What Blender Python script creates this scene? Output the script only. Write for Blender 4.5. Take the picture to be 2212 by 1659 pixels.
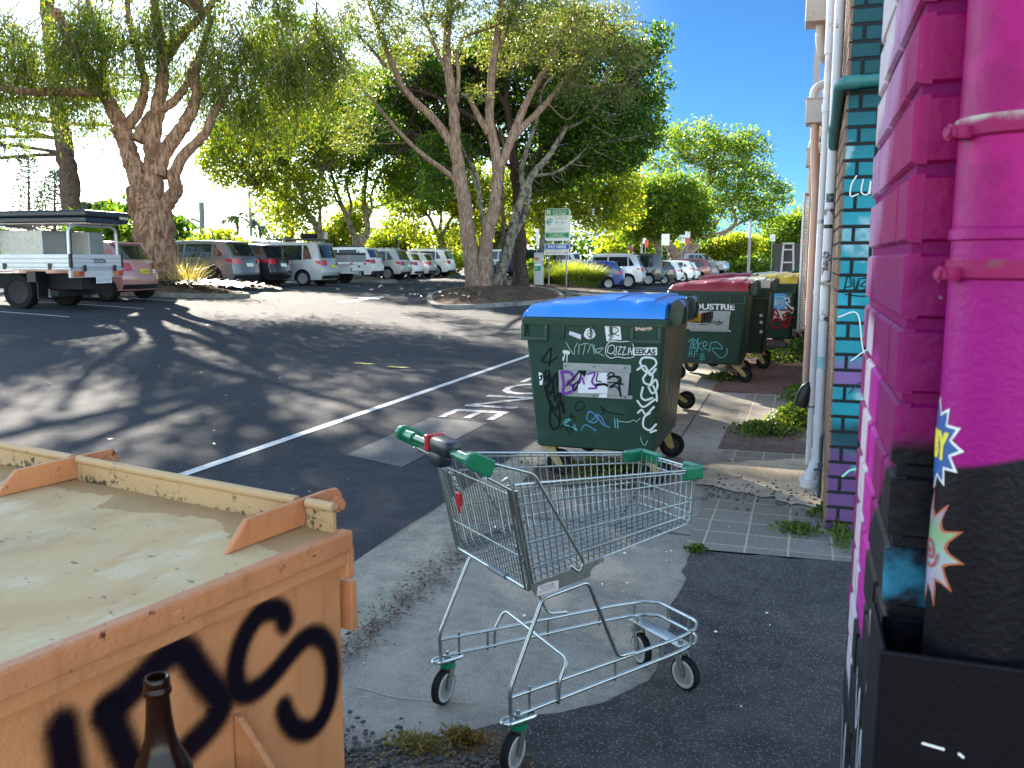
import bpy, bmesh, math, random
import numpy as np
from mathutils import Vector, Matrix
for o in list(bpy.data.objects):
    bpy.data.objects.remove(o)
S = bpy.context.scene
PI = math.pi
rad = math.radians

# ---------------------------------------------------------------- camera
cd = bpy.data.cameras.new('camera')
cam = bpy.data.objects.new('camera', cd)
S.collection.objects.link(cam)
PITCH, YAW = 8.1538, 18.508
cam.location = (0, 0, 1.6)
cam.rotation_euler = (rad(90 - PITCH), 0, rad(YAW))
cd.lens = 30.271
cd.sensor_width = 36
cd.sensor_fit = 'HORIZONTAL'
cd.clip_start = 0.05
cd.clip_end = 2000
cd.dof.use_dof = True
cd.dof.focus_distance = 7.0
cd.dof.aperture_fstop = 11
S.camera = cam

# ---------------------------------------------------------------- light
SUN_EL, SUN_AZ = 27.0, 39.0        # degrees; azimuth left of +Y
w = bpy.data.worlds.new('World')
S.world = w
w.use_nodes = True
nt = w.node_tree
bg = nt.nodes['Background']
sky = nt.nodes.new('ShaderNodeTexSky')
sky.sky_type = 'NISHITA'
sky.sun_disc = False
sky.sun_elevation = rad(SUN_EL)
sky.sun_rotation = rad(-SUN_AZ)
sky.air_density = 1.0
sky.dust_density = 0.4
sky.ozone_density = 6.0
sky.altitude = 2500
# sky tint dimmed low ahead, boosted warm overhead and behind as added shade fill
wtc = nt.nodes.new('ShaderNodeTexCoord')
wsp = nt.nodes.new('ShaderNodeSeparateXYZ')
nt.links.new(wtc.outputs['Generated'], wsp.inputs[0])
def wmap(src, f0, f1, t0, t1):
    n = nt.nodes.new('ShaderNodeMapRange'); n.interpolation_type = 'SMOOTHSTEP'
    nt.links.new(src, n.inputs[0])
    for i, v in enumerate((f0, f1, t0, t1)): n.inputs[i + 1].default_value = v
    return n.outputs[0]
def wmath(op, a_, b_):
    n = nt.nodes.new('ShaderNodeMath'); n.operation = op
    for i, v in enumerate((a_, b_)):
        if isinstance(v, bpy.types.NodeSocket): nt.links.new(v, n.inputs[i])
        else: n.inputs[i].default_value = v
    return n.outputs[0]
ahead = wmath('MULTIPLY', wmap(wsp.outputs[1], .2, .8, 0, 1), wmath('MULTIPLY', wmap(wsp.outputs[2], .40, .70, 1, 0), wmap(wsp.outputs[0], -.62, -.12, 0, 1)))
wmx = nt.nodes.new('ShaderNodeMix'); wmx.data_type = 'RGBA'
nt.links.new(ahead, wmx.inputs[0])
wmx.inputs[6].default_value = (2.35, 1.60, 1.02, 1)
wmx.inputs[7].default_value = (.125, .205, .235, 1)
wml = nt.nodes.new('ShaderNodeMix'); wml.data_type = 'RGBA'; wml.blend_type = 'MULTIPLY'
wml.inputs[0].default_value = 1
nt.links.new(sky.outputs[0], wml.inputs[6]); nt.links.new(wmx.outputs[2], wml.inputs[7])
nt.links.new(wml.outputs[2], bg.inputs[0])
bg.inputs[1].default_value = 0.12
sd = bpy.data.lights.new('sun', 'SUN')
sun = bpy.data.objects.new('sun', sd)
S.collection.objects.link(sun)
sd.energy = 5.0
sd.angle = rad(0.55)
sd.color = (1.0, 0.9, 0.76)
sdir = Vector((-math.sin(rad(SUN_AZ)) * math.cos(rad(SUN_EL)), math.cos(rad(SUN_AZ)) * math.cos(rad(SUN_EL)), math.sin(rad(SUN_EL))))
sun.rotation_euler = sdir.to_track_quat('Z', 'Y').to_euler()
sun.location = (-30, 40, 30)
S.view_settings.view_transform = 'Standard'
S.view_settings.look = 'None'
S.view_settings.exposure = 2.38
S.view_settings.gamma = 1.0
cy = S.cycles
cy.max_bounces = 8
cy.diffuse_bounces = 3
cy.glossy_bounces = 3
cy.transmission_bounces = 6
cy.transparent_max_bounces = 12
cy.use_denoising = True
cy.sample_clamp_indirect = 6.0

# ---------------------------------------------------------------- image <-> world (measuring the photograph; 2212 x 1659 frame)
FPX = 1860.0
CF = Vector((-math.sin(rad(YAW)) * math.cos(rad(PITCH)), math.cos(rad(YAW)) * math.cos(rad(PITCH)), -math.sin(rad(PITCH))))
CR = Vector((math.cos(rad(YAW)), math.sin(rad(YAW)), 0))
CU = CR.cross(CF)
def dep(x, y, Z):
    return Vector((0, 0, 1.6)) + (CF + CR * ((x - 1106) / FPX) - CU * ((y - 829.5) / FPX)) * Z
def depth_of(p):
    return (Vector(p) - Vector((0, 0, 1.6))).dot(CF)

def G(x, y):
    u = min(1.0, max(0.0, (-x - 6) / 14.0))
    return 0.6 * u * u * (3 - 2 * u)

# ---------------------------------------------------------------- objects
COL = S.collection.objects
def tag(o, label=None, cat=None, group=None, kind=None):
    if label: o['label'] = label
    if cat: o['category'] = cat
    if group: o['group'] = group
    if kind: o['kind'] = kind
    return o
def thing(name, label, cat, loc=(0, 0, 0), rz=0.0, group=None):
    o = bpy.data.objects.new(name, None)
    o.empty_display_size = 0.2
    COL.link(o)
    o.location = loc
    o.rotation_euler = (0, 0, rz)
    return tag(o, label, cat, group)
def link(name, me, parent=None):
    o = bpy.data.objects.new(name, me)
    COL.link(o)
    if parent is not None: o.parent = parent
    return o
def copy_tree(o, parent=None):
    c = o.copy()
    COL.link(c)
    if parent is not None: c.parent = parent
    for ch in list(o.children): copy_tree(ch, c)
    return c

def catmull(pts, n=6, closed=False):
    P = [Vector(p) for p in pts]
    if len(P) < 3: 
        return P
    out = []
    m = len(P)
    rng = range(m if closed else m - 1)
    for i in rng:
        if closed:
            p0, p1, p2, p3 = P[(i - 1) % m], P[i], P[(i + 1) % m], P[(i + 2) % m]
        else:
            p1, p2 = P[i], P[i + 1]
            p0 = P[i - 1] if i > 0 else p1 + (p1 - p2)
            p3 = P[i + 2] if i + 2 < m else p2 + (p2 - p1)
        for k in range(n):
            t = k / n
            out.append(0.5 * ((2 * p1) + (p2 - p0) * t + (2 * p0 - 5 * p1 + 4 * p2 - p3) * t * t + (3 * p1 - p0 - 3 * p2 + p3) * t ** 3))
    if not closed: out.append(P[-1].copy())
    return out
def fillet(pts, r, n=4):
    """polyline with rounded corners"""
    P = [Vector(p) for p in pts]
    out = [P[0]]
    for i in range(1, len(P) - 1):
        a, b, c = P[i - 1], P[i], P[i + 1]
        d1, d2 = (a - b), (c - b)
        rr = min(r, d1.length * .45, d2.length * .45)
        s, e = b + d1.normalized() * rr, b + d2.normalized() * rr
        for k in range(n + 1):
            t = k / n
            out.append(s.lerp(b, t).lerp(b.lerp(e, t), t))
    out.append(P[-1])
    return out

class MB:
    def __init__(s):
        s.v = []; s.f = []; s.m = []; s.mi = 0
    def add(s, vs, fs):
        b = len(s.v)
        s.v += [tuple(p) for p in vs]
        for f in fs:
            s.f.append(tuple(b + i for i in f)); s.m.append(s.mi)
    def box(s, a, b, M=None, ch=0.0):
        x0, y0, z0 = a; x1, y1, z1 = b
        if x0 > x1: x0, x1 = x1, x0
        if y0 > y1: y0, y1 = y1, y0
        if z0 > z1: z0, z1 = z1, z0
        if ch <= 0:
            vs = [(x, y, z) for z in (z0, z1) for y in (y0, y1) for x in (x0, x1)]
            fs = [(0, 2, 3, 1), (4, 5, 7, 6), (0, 1, 5, 4), (2, 6, 7, 3), (0, 4, 6, 2), (1, 3, 7, 5)]
        else:
            bm = bmesh.new()
            bmesh.ops.create_cube(bm, size=1)
            for v in bm.verts:
                v.co = Vector(((x0 + x1) / 2 + v.co.x * (x1 - x0), (y0 + y1) / 2 + v.co.y * (y1 - y0), (z0 + z1) / 2 + v.co.z * (z1 - z0)))
            bmesh.ops.bevel(bm, geom=bm.edges[:], offset=min(ch, .45 * min(x1 - x0, y1 - y0, z1 - z0)), segments=2, affect='EDGES', profile=.5)
            bm.verts.index_update()
            vs = [v.co.copy() for v in bm.verts]
            fs = [tuple(v.index for v in f.verts) for f in bm.faces]
            bm.free()
        if M is not None: vs = [M @ Vector(p) for p in vs]
        s.add(vs, fs)
    def tube(s, pts, r, n=8, cap=True, M=None, closed=False, seed=None, rough=0.0):
        P = [Vector(p) for p in pts]
        if M is not None: P = [M @ p for p in P]
        k = len(P)
        R = list(r) if hasattr(r, '__len__') else [r] * k
        rnd = random.Random(seed) if seed is not None else None
        vs = []; fs = []
        up = None
        for i in range(k):
            if closed: t = P[(i + 1) % k] - P[i - 1]
            else: t = P[min(i + 1, k - 1)] - P[max(i - 1, 0)]
            if t.length < 1e-9: t = Vector((0, 0, 1))
            t.normalize()
            if up is None:
                up = Vector((0, 0, 1)) if abs(t.z) < .9 else Vector((1, 0, 0))
            a = up - t * up.dot(t)
            if a.length < 1e-6: a = t.orthogonal()
            a.normalize(); b = t.cross(a); up = a
            for j in range(n):
                an = 2 * PI * j / n
                q = R[i] * (1 + (rnd.uniform(-rough, rough) if rnd else 0))
                vs.append(P[i] + (a * math.cos(an) + b * math.sin(an)) * q)
        for i in range(k if closed else k - 1):
            for j in range(n):
                i2 = (i + 1) % k
                fs.append((i * n + j, i * n + (j + 1) % n, i2 * n + (j + 1) % n, i2 * n + j))
        if cap and not closed:
            fs.append(tuple(range(n - 1, -1, -1)))
            fs.append(tuple((k - 1) * n + j for j in range(n)))
        s.add(vs, fs)
    def lathe(s, prof, n=24, M=None):
        """prof: (r, z) list about +Z"""
        vs = []; fs = []
        k = len(prof)
        for r, z in prof:
            for j in range(n):
                a = 2 * PI * j / n
                vs.append(Vector((r * math.cos(a), r * math.sin(a), z)))
        for i in range(k - 1):
            for j in range(n):
                fs.append((i * n + j, i * n + (j + 1) % n, (i + 1) * n + (j + 1) % n, (i + 1) * n + j))
        if prof[0][0] > 1e-6: fs.append(tuple(range(n - 1, -1, -1)))
        if prof[-1][0] > 1e-6: fs.append(tuple((k - 1) * n + j for j in range(n)))
        if M is not None: vs = [M @ p for p in vs]
        s.add(vs, fs)
    def prism(s, poly, h, M=None):
        """poly in local XY extruded 0..h along local Z, M places it"""
        k = len(poly)
        vs = [Vector((p[0], p[1], 0)) for p in poly] + [Vector((p[0], p[1], h)) for p in poly]
        fs = [tuple(range(k - 1, -1, -1)), tuple(range(k, 2 * k))]
        fs += [(i, (i + 1) % k, k + (i + 1) % k, k + i) for i in range(k)]
        if M is not None: vs = [M @ p for p in vs]
        s.add(vs, fs)
    def poly(s, pts):
        s.add(pts, [tuple(range(len(pts)))])
    def mesh(s, name, mats, smooth=None):
        me = bpy.data.meshes.new(name)
        me.from_pydata(s.v, [], s.f)
        if not isinstance(mats, (list, tuple)): mats = [mats]
        for m in mats: me.materials.append(m)
        if len(mats) > 1: me.polygons.foreach_set('material_index', s.m)
        if smooth is not None:
            me.polygons.foreach_set('use_smooth', [True] * len(me.polygons))
            me.update()
            me.set_sharp_from_angle(angle=rad(smooth))
        me.update()
        return me
    def build(s, name, mats, parent=None, smooth=None, bevel=0.0):
        o = link(name, s.mesh(name, mats, smooth), parent)
        if bevel > 0:
            b = o.modifiers.new('bevel', 'BEVEL')
            b.width = bevel; b.segments = 2; b.limit_method = 'ANGLE'; b.angle_limit = rad(40)
        return o

def frame(o, u, v):
    """matrix: local x -> u, local y -> v, local z -> u x v"""
    u = Vector(u).normalized(); v = Vector(v).normalized(); n = u.cross(v)
    return Matrix(((u.x, v.x, n.x, o[0]), (u.y, v.y, n.y, o[1]), (u.z, v.z, n.z, o[2]), (0, 0, 0, 1)))
def rounded(w, h, r, n=4):
    out = []
    for cx, cy, a0 in ((w / 2 - r, h / 2 - r, 0), (-w / 2 + r, h / 2 - r, 90), (-w / 2 + r, -h / 2 + r, 180), (w / 2 - r, -h / 2 + r, 270)):
        for k in range(n + 1):
            a = rad(a0 + 90 * k / n)
            out.append((cx + r * math.cos(a), cy + r * math.sin(a)))
    return out

def text(name, body, size, m, M, parent=None, fit=None, bold=0.0, align='CENTER', ext=0.001):
    cu = bpy.data.curves.new('t', 'FONT')
    cu.body = body; cu.size = size; cu.align_x = align; cu.align_y = 'CENTER'
    cu.extrude = ext; cu.offset = bold; cu.resolution_u = 3
    t = bpy.data.objects.new('t', cu)
    COL.link(t)
    bpy.context.view_layer.update()
    me = bpy.data.meshes.new_from_object(t.evaluated_get(bpy.context.evaluated_depsgraph_get()))
    bpy.data.objects.remove(t)
    bpy.data.curves.remove(cu)
    n = len(me.vertices)
    co = np.empty(n * 3); me.vertices.foreach_get('co', co); co = co.reshape(-1, 3)
    if fit:
        mn, mx = co.min(0), co.max(0)
        c = (mn + mx) / 2
        co[:, 0] = (co[:, 0] - c[0]) * fit[0] / max(1e-6, mx[0] - mn[0])
        co[:, 1] = (co[:, 1] - c[1]) * fit[1] / max(1e-6, mx[1] - mn[1])
    Mn = np.array(M)
    co = co @ Mn[:3, :3].T + Mn[:3, 3]
    me.vertices.foreach_set('co', co.ravel())
    me.materials.clear(); me.materials.append(m)
    me.name = name
    me.update()
    return link(name, me, parent)

# ribbons: brush and spray strokes on a plane; attribute 'edge' is 0 on the centre line, 1 at the rim
def strokes(name, lines, width, m, M, parent=None, off=0.003, sm=6, soft=False):
    vs = []; fs = []; ed = []
    lay = 0
    for ln in lines:
        wd = width
        if isinstance(ln, tuple): wd, ln = ln
        P = catmull([(p[0], p[1], 0) for p in ln], sm) if len(ln) > 2 else [Vector((p[0], p[1], 0)) for p in ln]
        k = len(P)
        secs = []
        t0 = (P[1] - P[0]).normalized(); t1 = (P[-1] - P[-2]).normalized()
        for a in (80, 55, 28): secs.append((P[0] - t0 * wd / 2 * math.sin(rad(a)), t0, math.cos(rad(a)), math.sin(rad(a))))
        for i in range(k):
            t = (P[min(i + 1, k - 1)] - P[max(i - 1, 0)])
            t = t.normalized() if t.length > 1e-9 else t0
            secs.append((P[i], t, 1.0, 0.0))
        for a in (28, 55, 80): secs.append((P[-1] + t1 * wd / 2 * math.sin(rad(a)), t1, math.cos(rad(a)), math.sin(rad(a))))
        fr = (-1, -.5, 0, .5, 1) if soft else (-1, 0, 1)
        b = len(vs)
        for i, (p, t, h, e) in enumerate(secs):
            nn = Vector((-t.y, t.x, 0))
            for q in fr:
                z = off + lay * 0.0006 + i * 0.00001
                vs.append(M @ (p + nn * (q * h * wd / 2) + Vector((0, 0, z))))
                ed.append(min(1.0, math.sqrt((q * h) ** 2 + e * e)))
        c = len(fr)
        for i in range(len(secs) - 1):
            for j in range(c - 1):
                fs.append((b + i * c + j + 1, b + i * c + j, b + (i + 1) * c + j, b + (i + 1) * c + j + 1))
        lay += 1
    me = bpy.data.meshes.new(name)
    me.from_pydata(vs, [], fs)
    at = me.attributes.new('edge', 'FLOAT', 'POINT')
    at.data.foreach_set('value', ed)
    me.materials.append(m)
    me.update()
    return link(name, me, parent)
# ---------------------------------------------------------------- materials
def nodes(name):
    m = bpy.data.materials.new(name)
    m.use_nodes = True
    nt = m.node_tree
    return m, nt, nt.nodes['Principled BSDF']
def N(nt, typ, ins=None, **kw):
    n = nt.nodes.new(typ)
    for k, v in kw.items(): setattr(n, k, v)
    for k, v in (ins or {}).items():
        if hasattr(v, 'links') or isinstance(v, bpy.types.NodeSocket): nt.links.new(v, n.inputs[k])
        else: n.inputs[k].default_value = v
    return n
def mth(nt, op, a, b=None, c=None, clamp=False):
    n = nt.nodes.new('ShaderNodeMath'); n.operation = op; n.use_clamp = clamp
    for i, v in enumerate((a, b, c)):
        if v is None: continue
        if isinstance(v, bpy.types.NodeSocket): nt.links.new(v, n.inputs[i])
        else: n.inputs[i].default_value = v
    return n.outputs[0]
def mixc(nt, f, a, b, bt='MIX'):
    n = nt.nodes.new('ShaderNodeMix'); n.data_type = 'RGBA'; n.blend_type = bt
    for i, v in ((0, f), (6, a), (7, b)):
        if isinstance(v, bpy.types.NodeSocket): nt.links.new(v, n.inputs[i])
        elif i == 0: n.inputs[0].default_value = v
        else: n.inputs[i].default_value = (v[0], v[1], v[2], 1)
    return n.outputs[2]
def obj_co(nt):
    return nt.nodes.new('ShaderNodeTexCoord').outputs['Object']
def noise(nt, co, scale, detail=4, rough=.55, out='Fac'):
    n = N(nt, 'ShaderNodeTexNoise', {'Vector': co, 'Scale': scale, 'Detail': detail, 'Roughness': rough})
    return n.outputs[out]
def sstep(nt, x, lo, hi):
    n = N(nt, 'ShaderNodeMapRange', {'Value': x, 'From Min': lo, 'From Max': hi}, interpolation_type='SMOOTHSTEP')
    return n.outputs[0]
def bump(nt, bsdf, h, strength, dist=.01):
    b = N(nt, 'ShaderNodeBump', {'Height': h, 'Strength': strength, 'Distance': dist})
    nt.links.new(b.outputs[0], bsdf.inputs['Normal'])
def mk(name, col, rough=.5, metal=0.0, var=.12, vs=6.0, bmp=0.0, bs=60.0, coat=0.0, dirt=None, ds=3.0, dl=(.55, .7), spec=.5):
    m, nt, b = nodes(name)
    co = obj_co(nt)
    c = noise(nt, co, vs)
    k = mth(nt, 'MULTIPLY_ADD', c, 2 * var, 1 - var)
    rgb = mixc(nt, 1.0, col, (1, 1, 1), 'MULTIPLY')
    comb = N(nt, 'ShaderNodeCombineColor', {'Red': k, 'Green': k, 'Blue': k})
    nt.links.new(comb.outputs[0], nt.nodes[-1].inputs[7] if False else rgb.node.inputs[7])
    if dirt:
        d = sstep(nt, noise(nt, co, ds, 6, .65), dl[0], dl[1])
        rgb = mixc(nt, d, rgb, dirt)
    nt.links.new(rgb, b.inputs['Base Color'])
    r2 = mth(nt, 'MULTIPLY_ADD', noise(nt, co, vs * 3), .3 * rough, rough * .85)
    nt.links.new(r2, b.inputs['Roughness'])
    b.inputs['Metallic'].default_value = metal
    b.inputs['Specular IOR Level'].default_value = spec
    b.inputs['Coat Weight'].default_value = coat
    b.inputs['Coat Roughness'].default_value = .08
    if bmp: bump(nt, b, noise(nt, co, bs, 5), bmp)
    return m
def layered(name, base, layers, rough=.6, bmp=.25, bs=90, gl=None):
    """layers: (colour, [(a, b, c, d, soft, noise amount, noise scale)...]) mask = product of smoothsteps of a*x+b*y+c*z+d"""
    m, nt, bs_ = nodes(name)
    co = obj_co(nt)
    sx = N(nt, 'ShaderNodeSeparateXYZ', {0: co}).outputs
    nz = noise(nt, co, 9, 5)
    k = mth(nt, 'MULTIPLY_ADD', nz, .35, .82)
    rgb = mixc(nt, 0.0, base, base)
    for col, masks in layers:
        f = None
        for a, b, c, d, soft, na, ns in masks:
            e = mth(nt, 'MULTIPLY_ADD', sx[0], a, d)
            e = mth(nt, 'MULTIPLY_ADD', sx[1], b, e)
            e = mth(nt, 'MULTIPLY_ADD', sx[2], c, e)
            if na:
                q = mth(nt, 'SUBTRACT', noise(nt, co, ns, 4), .5)
                e = mth(nt, 'MULTIPLY_ADD', q, na * 2, e)
            g = sstep(nt, e, -soft, soft)
            f = g if f is None else mth(nt, 'MULTIPLY', f, g)
        rgb = mixc(nt, f, rgb, col)
    comb = N(nt, 'ShaderNodeCombineColor', {'Red': k, 'Green': k, 'Blue': k})
    rgb = mixc(nt, 1.0, rgb, comb.outputs[0], 'MULTIPLY')
    nt.links.new(rgb, bs_.inputs['Base Color'])
    bs_.inputs['Roughness'].default_value = rough
    bs_.inputs['Specular IOR Level'].default_value = .18
    if bmp: bump(nt, bs_, noise(nt, co, bs, 5), bmp, .004)
    return m
def spray(name, col, lo=.55, hi=1.0, rough=.6, na=.25, ns=120):
    """paint stroke whose rim fades out"""
    m, nt, b = nodes(name)
    at = N(nt, 'ShaderNodeAttribute', attribute_name='edge').outputs['Fac']
    q = mth(nt, 'MULTIPLY_ADD', mth(nt, 'SUBTRACT', noise(nt, obj_co(nt), ns, 3), .5), na, at)
    a = mth(nt, 'SUBTRACT', 1.0, sstep(nt, q, lo, hi))
    b.inputs['Base Color'].default_value = (*col, 1)
    b.inputs['Roughness'].default_value = rough
    b.inputs['Specular IOR Level'].default_value = .15
    nt.links.new(a, b.inputs['Alpha'])
    return m
def ground_mat(name, col, col2, spk=(.4, .39, .36), sps=260, spt=.72, big=.35, rough=.9, bmp=.5, gs=140, extra=None):
    m, nt, b = nodes(name)
    co = obj_co(nt)
    n1 = noise(nt, co, big, 5, .6)
    n2 = noise(nt, co, 7, 6, .7)
    f = mth(nt, 'ADD', mth(nt, 'MULTIPLY', n1, .6), mth(nt, 'MULTIPLY', n2, .4))
    rgb = mixc(nt, sstep(nt, f, .38, .62), col, col2)
    g = noise(nt, co, gs, 3, .7)
    gg = mth(nt, 'MULTIPLY_ADD', g, 1.1, .45)
    comb = N(nt, 'ShaderNodeCombineColor', {'Red': gg, 'Green': gg, 'Blue': gg})
    rgb = mixc(nt, 1.0, rgb, comb.outputs[0], 'MULTIPLY')
    v = N(nt, 'ShaderNodeTexVoronoi', {'Vector': co, 'Scale': sps})
    sp = mth(nt, 'GREATER_THAN', N(nt, 'ShaderNodeSeparateColor', {0: v.outputs['Color']}).outputs[0], spt)
    near = mth(nt, 'LESS_THAN', v.outputs['Distance'], .42)
    rgb = mixc(nt, mth(nt, 'MULTIPLY', mth(nt, 'MULTIPLY', sp, near), .8), rgb, spk)
    if extra: rgb = extra(nt, co, rgb)
    nt.links.new(rgb, b.inputs['Base Color'])
    b.inputs['Roughness'].default_value = rough
    b.inputs['Specular IOR Level'].default_value = .12
    h = mth(nt, 'ADD', v.outputs['Distance'], g)
    bump(nt, b, h, bmp, .006)
    return m
def leaf_mat(name, c1, c2, tr=.45, c3=None):
    m, nt, b = nodes(name)
    gi = nt.nodes.new('ShaderNodeNewGeometry')
    r = gi.outputs['Random Per Island']
    rgb = mixc(nt, r, c1, c2)
    if c3: rgb = mixc(nt, sstep(nt, r, .86, .9), rgb, c3)
    nt.links.new(rgb, b.inputs['Base Color'])
    b.inputs['Roughness'].default_value = .42
    b.inputs['Specular IOR Level'].default_value = .35
    t = N(nt, 'ShaderNodeBsdfTranslucent')
    bright = mixc(nt, 1.0, rgb, (2.7, 2.7, .9), 'MULTIPLY')
    nt.links.new(bright, t.inputs['Color'])
    mx = N(nt, 'ShaderNodeMixShader', {0: tr, 1: b.outputs[0], 2: t.outputs[0]})
    nt.links.new(mx.outputs[0], nt.nodes['Material Output'].inputs['Surface'])
    return m
def bark_mat(name, c1, c2, sc=(6, 6, 1.2), bmp=1.0, c3=None):
    m, nt, b = nodes(name)
    co = obj_co(nt)
    mp = N(nt, 'ShaderNodeMapping', {'Vector': co, 'Scale': sc})
    n = noise(nt, mp.outputs[0], 2.2, 7, .7)
    rgb = mixc(nt, sstep(nt, n, .36, .62), c1, c2)
    if c3: rgb = mixc(nt, sstep(nt, noise(nt, co, 1.7, 5, .7), .5, .62), rgb, c3)
    nt.links.new(rgb, b.inputs['Base Color'])
    b.inputs['Roughness'].default_value = .95
    b.inputs['Specular IOR Level'].default_value = .1
    bump(nt, b, n, bmp, .05)
    return m
def glass_mat(name, col=(.02, .025, .03), rough=.03):
    m, nt, b = nodes(name)
    b.inputs['Base Color'].default_value = (*col, 1)
    b.inputs['Roughness'].default_value = rough
    b.inputs['Specular IOR Level'].default_value = .9
    return m
def lamp_mat(name, col):
    return mk(name, col, .15, 0, .25, 30, coat=.8)
def paint(name, col, metal=.0, rough=.35):
    return mk(name, col, rough, metal, .06, 2.0, coat=.9)

M_ASPH = ground_mat('road_asphalt', (.027, .030, .036), (.050, .052, .058), (.14, .14, .13), 190, .82, .22, .9, .45, 120)
M_COARSE = ground_mat('coarse_asphalt', (.046, .044, .044), (.090, .086, .081), (.28, .27, .25), 150, .80, .8, .85, .9, 90)
M_CONC = ground_mat('old_concrete', (.180, .166, .138), (.31, .285, .235), (.45, .44, .40), 170, .84, .9, .9, .35, 110)
M_GUTTER = ground_mat('gutter_concrete', (.20, .19, .155), (.38, .34, .255), (.45, .42, .36), 170, .86, 1.1, .9, .35, 90)
M_PATCH = ground_mat('worn_patch', (.085, .088, .092), (.125, .126, .126), (.2, .2, .19), 150, .85, 1.2, .85, .3, 80)
M_SAND = ground_mat('sand', (.40, .33, .24), (.54, .46, .34), (.12, .10, .08), 70, .90, 3.0, .95, .8, 60)
M_DIRT = ground_mat('dirt_litter', (.055, .042, .03), (.13, .095, .062), (.32, .25, .16), 90, .72, 2.0, .95, 1.0, 60)
M_MULCH = ground_mat('mulch', (.05, .032, .022), (.12, .075, .045), (.30, .22, .14), 28, .75, 2.0, .95, 1.2, 30)
M_KERB = ground_mat('kerb_concrete', (.12, .115, .105), (.26, .25, .22), (.1, .1, .09), 60, .8, 1.6, .9, .5, 40)
M_LINE = mk('road_paint', (.55, .55, .53), .7, 0, .25, 18, .3, 120, dirt=(.12, .12, .12), ds=14, dl=(.52, .72))
M_LINEOLD = mk('worn_road_paint', (.36, .36, .36), .8, 0, .3, 18, .3, 120, dirt=(.07, .07, .075), ds=9, dl=(.48, .62))
M_YEL = mk('yellow_road_paint', (.45, .38, .05), .8, 0, .3, 18, dirt=(.06, .06, .06), ds=12, dl=(.5, .6))
M_STEEL = mk('zinc_wire', (.44, .475, .465), .33, 1.0, .15, 25)
M_STEELD = mk('dull_zinc', (.26, .285, .275), .42, .9, .25, 25, .1, 200, dirt=(.16, .10, .06), ds=16, dl=(.62, .75))
M_GREENP = mk('green_plastic', (.0, .17, .075), .35, 0, .15, 12, coat=.2)
M_GREENR = mk('green_handle', (.01, .14, .07), .3, 0, .5, 40, coat=.3, dirt=(.25, .3, .2), ds=60, dl=(.66, .72))
M_BLACKP = mk('black_plastic', (.012, .013, .015), .4, 0, .2, 15)
M_REDP = mk('red_plastic', (.45, .012, .015), .35, 0, .15, 20)
M_TYRE = mk('black_rubber', (.012, .012, .013), .75, 0, .3, 20, .2, 80, spec=.15)
M_GREYR = mk('grey_tyre_band', (.36, .36, .36), .5, 0, .2, 30)
M_WHITE = mk('white_sticker', (.75, .75, .74), .5, 0, .08, 20, dirt=(.4, .4, .4), ds=30)
M_BLACKINK = mk('black_ink', (.01, .01, .012), .5)
M_BRACKET = mk('brass_zinc_bracket', (.42, .33, .16), .4, .6, .2, 20, dirt=(.2, .13, .07), ds=20)
M_GALV = mk('galvanised_plate', (.42, .44, .45), .45, .75, .25, 22, .05, 200)
# ---------------------------------------------------------------- ground
def ground_sheet(name, xs, ys, m, off=0.0):
    vs = [(x, y, G(x, y) + off) for y in ys for x in xs]
    n = len(xs)
    fs = [(j * n + i, j * n + i + 1, (j + 1) * n + i + 1, (j + 1) * n + i) for j in range(len(ys) - 1) for i in range(n - 1)]
    me = bpy.data.meshes.new(name)
    me.from_pydata(vs, [], fs)
    me.materials.append(m)
    me.polygons.foreach_set('use_smooth', [True] * len(fs))
    return tag(link(name, me), kind='structure')
ground_sheet('ground', [-600, -200, -60, -30] + [-21 + .5 * i for i in range(33)] + [0, 10, 60, 500], [-40, -5, 5, 20, 40, 80, 150, 300, 900], M_ASPH)
def sheet(name, pts, m, z):
    b = MB(); b.poly([(x, y, z) for x, y in pts])
    return tag(b.build(name, m), kind='structure')
def jag(a, b, n, amp, seed):
    r = random.Random(seed)
    return [(a[0] + (b[0] - a[0]) * i / n + (r.uniform(-amp, amp) if 0 < i < n else 0), a[1] + (b[1] - a[1]) * i / n + (r.uniform(-amp, amp) if 0 < i < n else 0)) for i in range(n + 1)]

sheet('gutter', [(-2.2, -2)] + jag((-1.72, -2), (-1.75, 5), 20, .02, 1) + [(-1.75, 30), (-2.2, 30)] + jag((-2.2, 26), (-2.2, -2), 60, .012, 2)[1:-1], M_GUTTER, .004)
sheet('footpath', [(-1.76, -2), (-.45, -2), (-.45, 30), (-1.76, 30)], M_CONC, .008)
sheet('coarse_asphalt', [(1.6, -1), (1.6, 4.74)] + jag((.3, 4.74), (-.51, 4.67), 8, .02, 3) + jag((-.51, 4.67), (-.49, 3.1), 14, .022, 4)[1:] +
      jag((-.49, 3.1), (-.62, 2.88), 4, .02, 5)[1:] + jag((-.62, 2.88), (-1.0, 2.56), 6, .015, 6)[1:] + jag((-1.0, 2.56), (-1.5, 2.2), 6, .015, 7)[1:] + [(-1.5, -1)], M_COARSE, .012)
sheet('dirt', jag((-1.6, 2.12), (-1.05, 2.49), 6, .02, 8) + jag((-1.05, 2.49), (-.86, 2.6), 3, .02, 9)[1:] + jag((-.86, 2.6), (-.66, 2.36), 3, .03, 10)[1:] + jag((-.66, 2.36), (-1.5, 1.9), 6, .04, 11)[1:], M_DIRT, .016)
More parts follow.
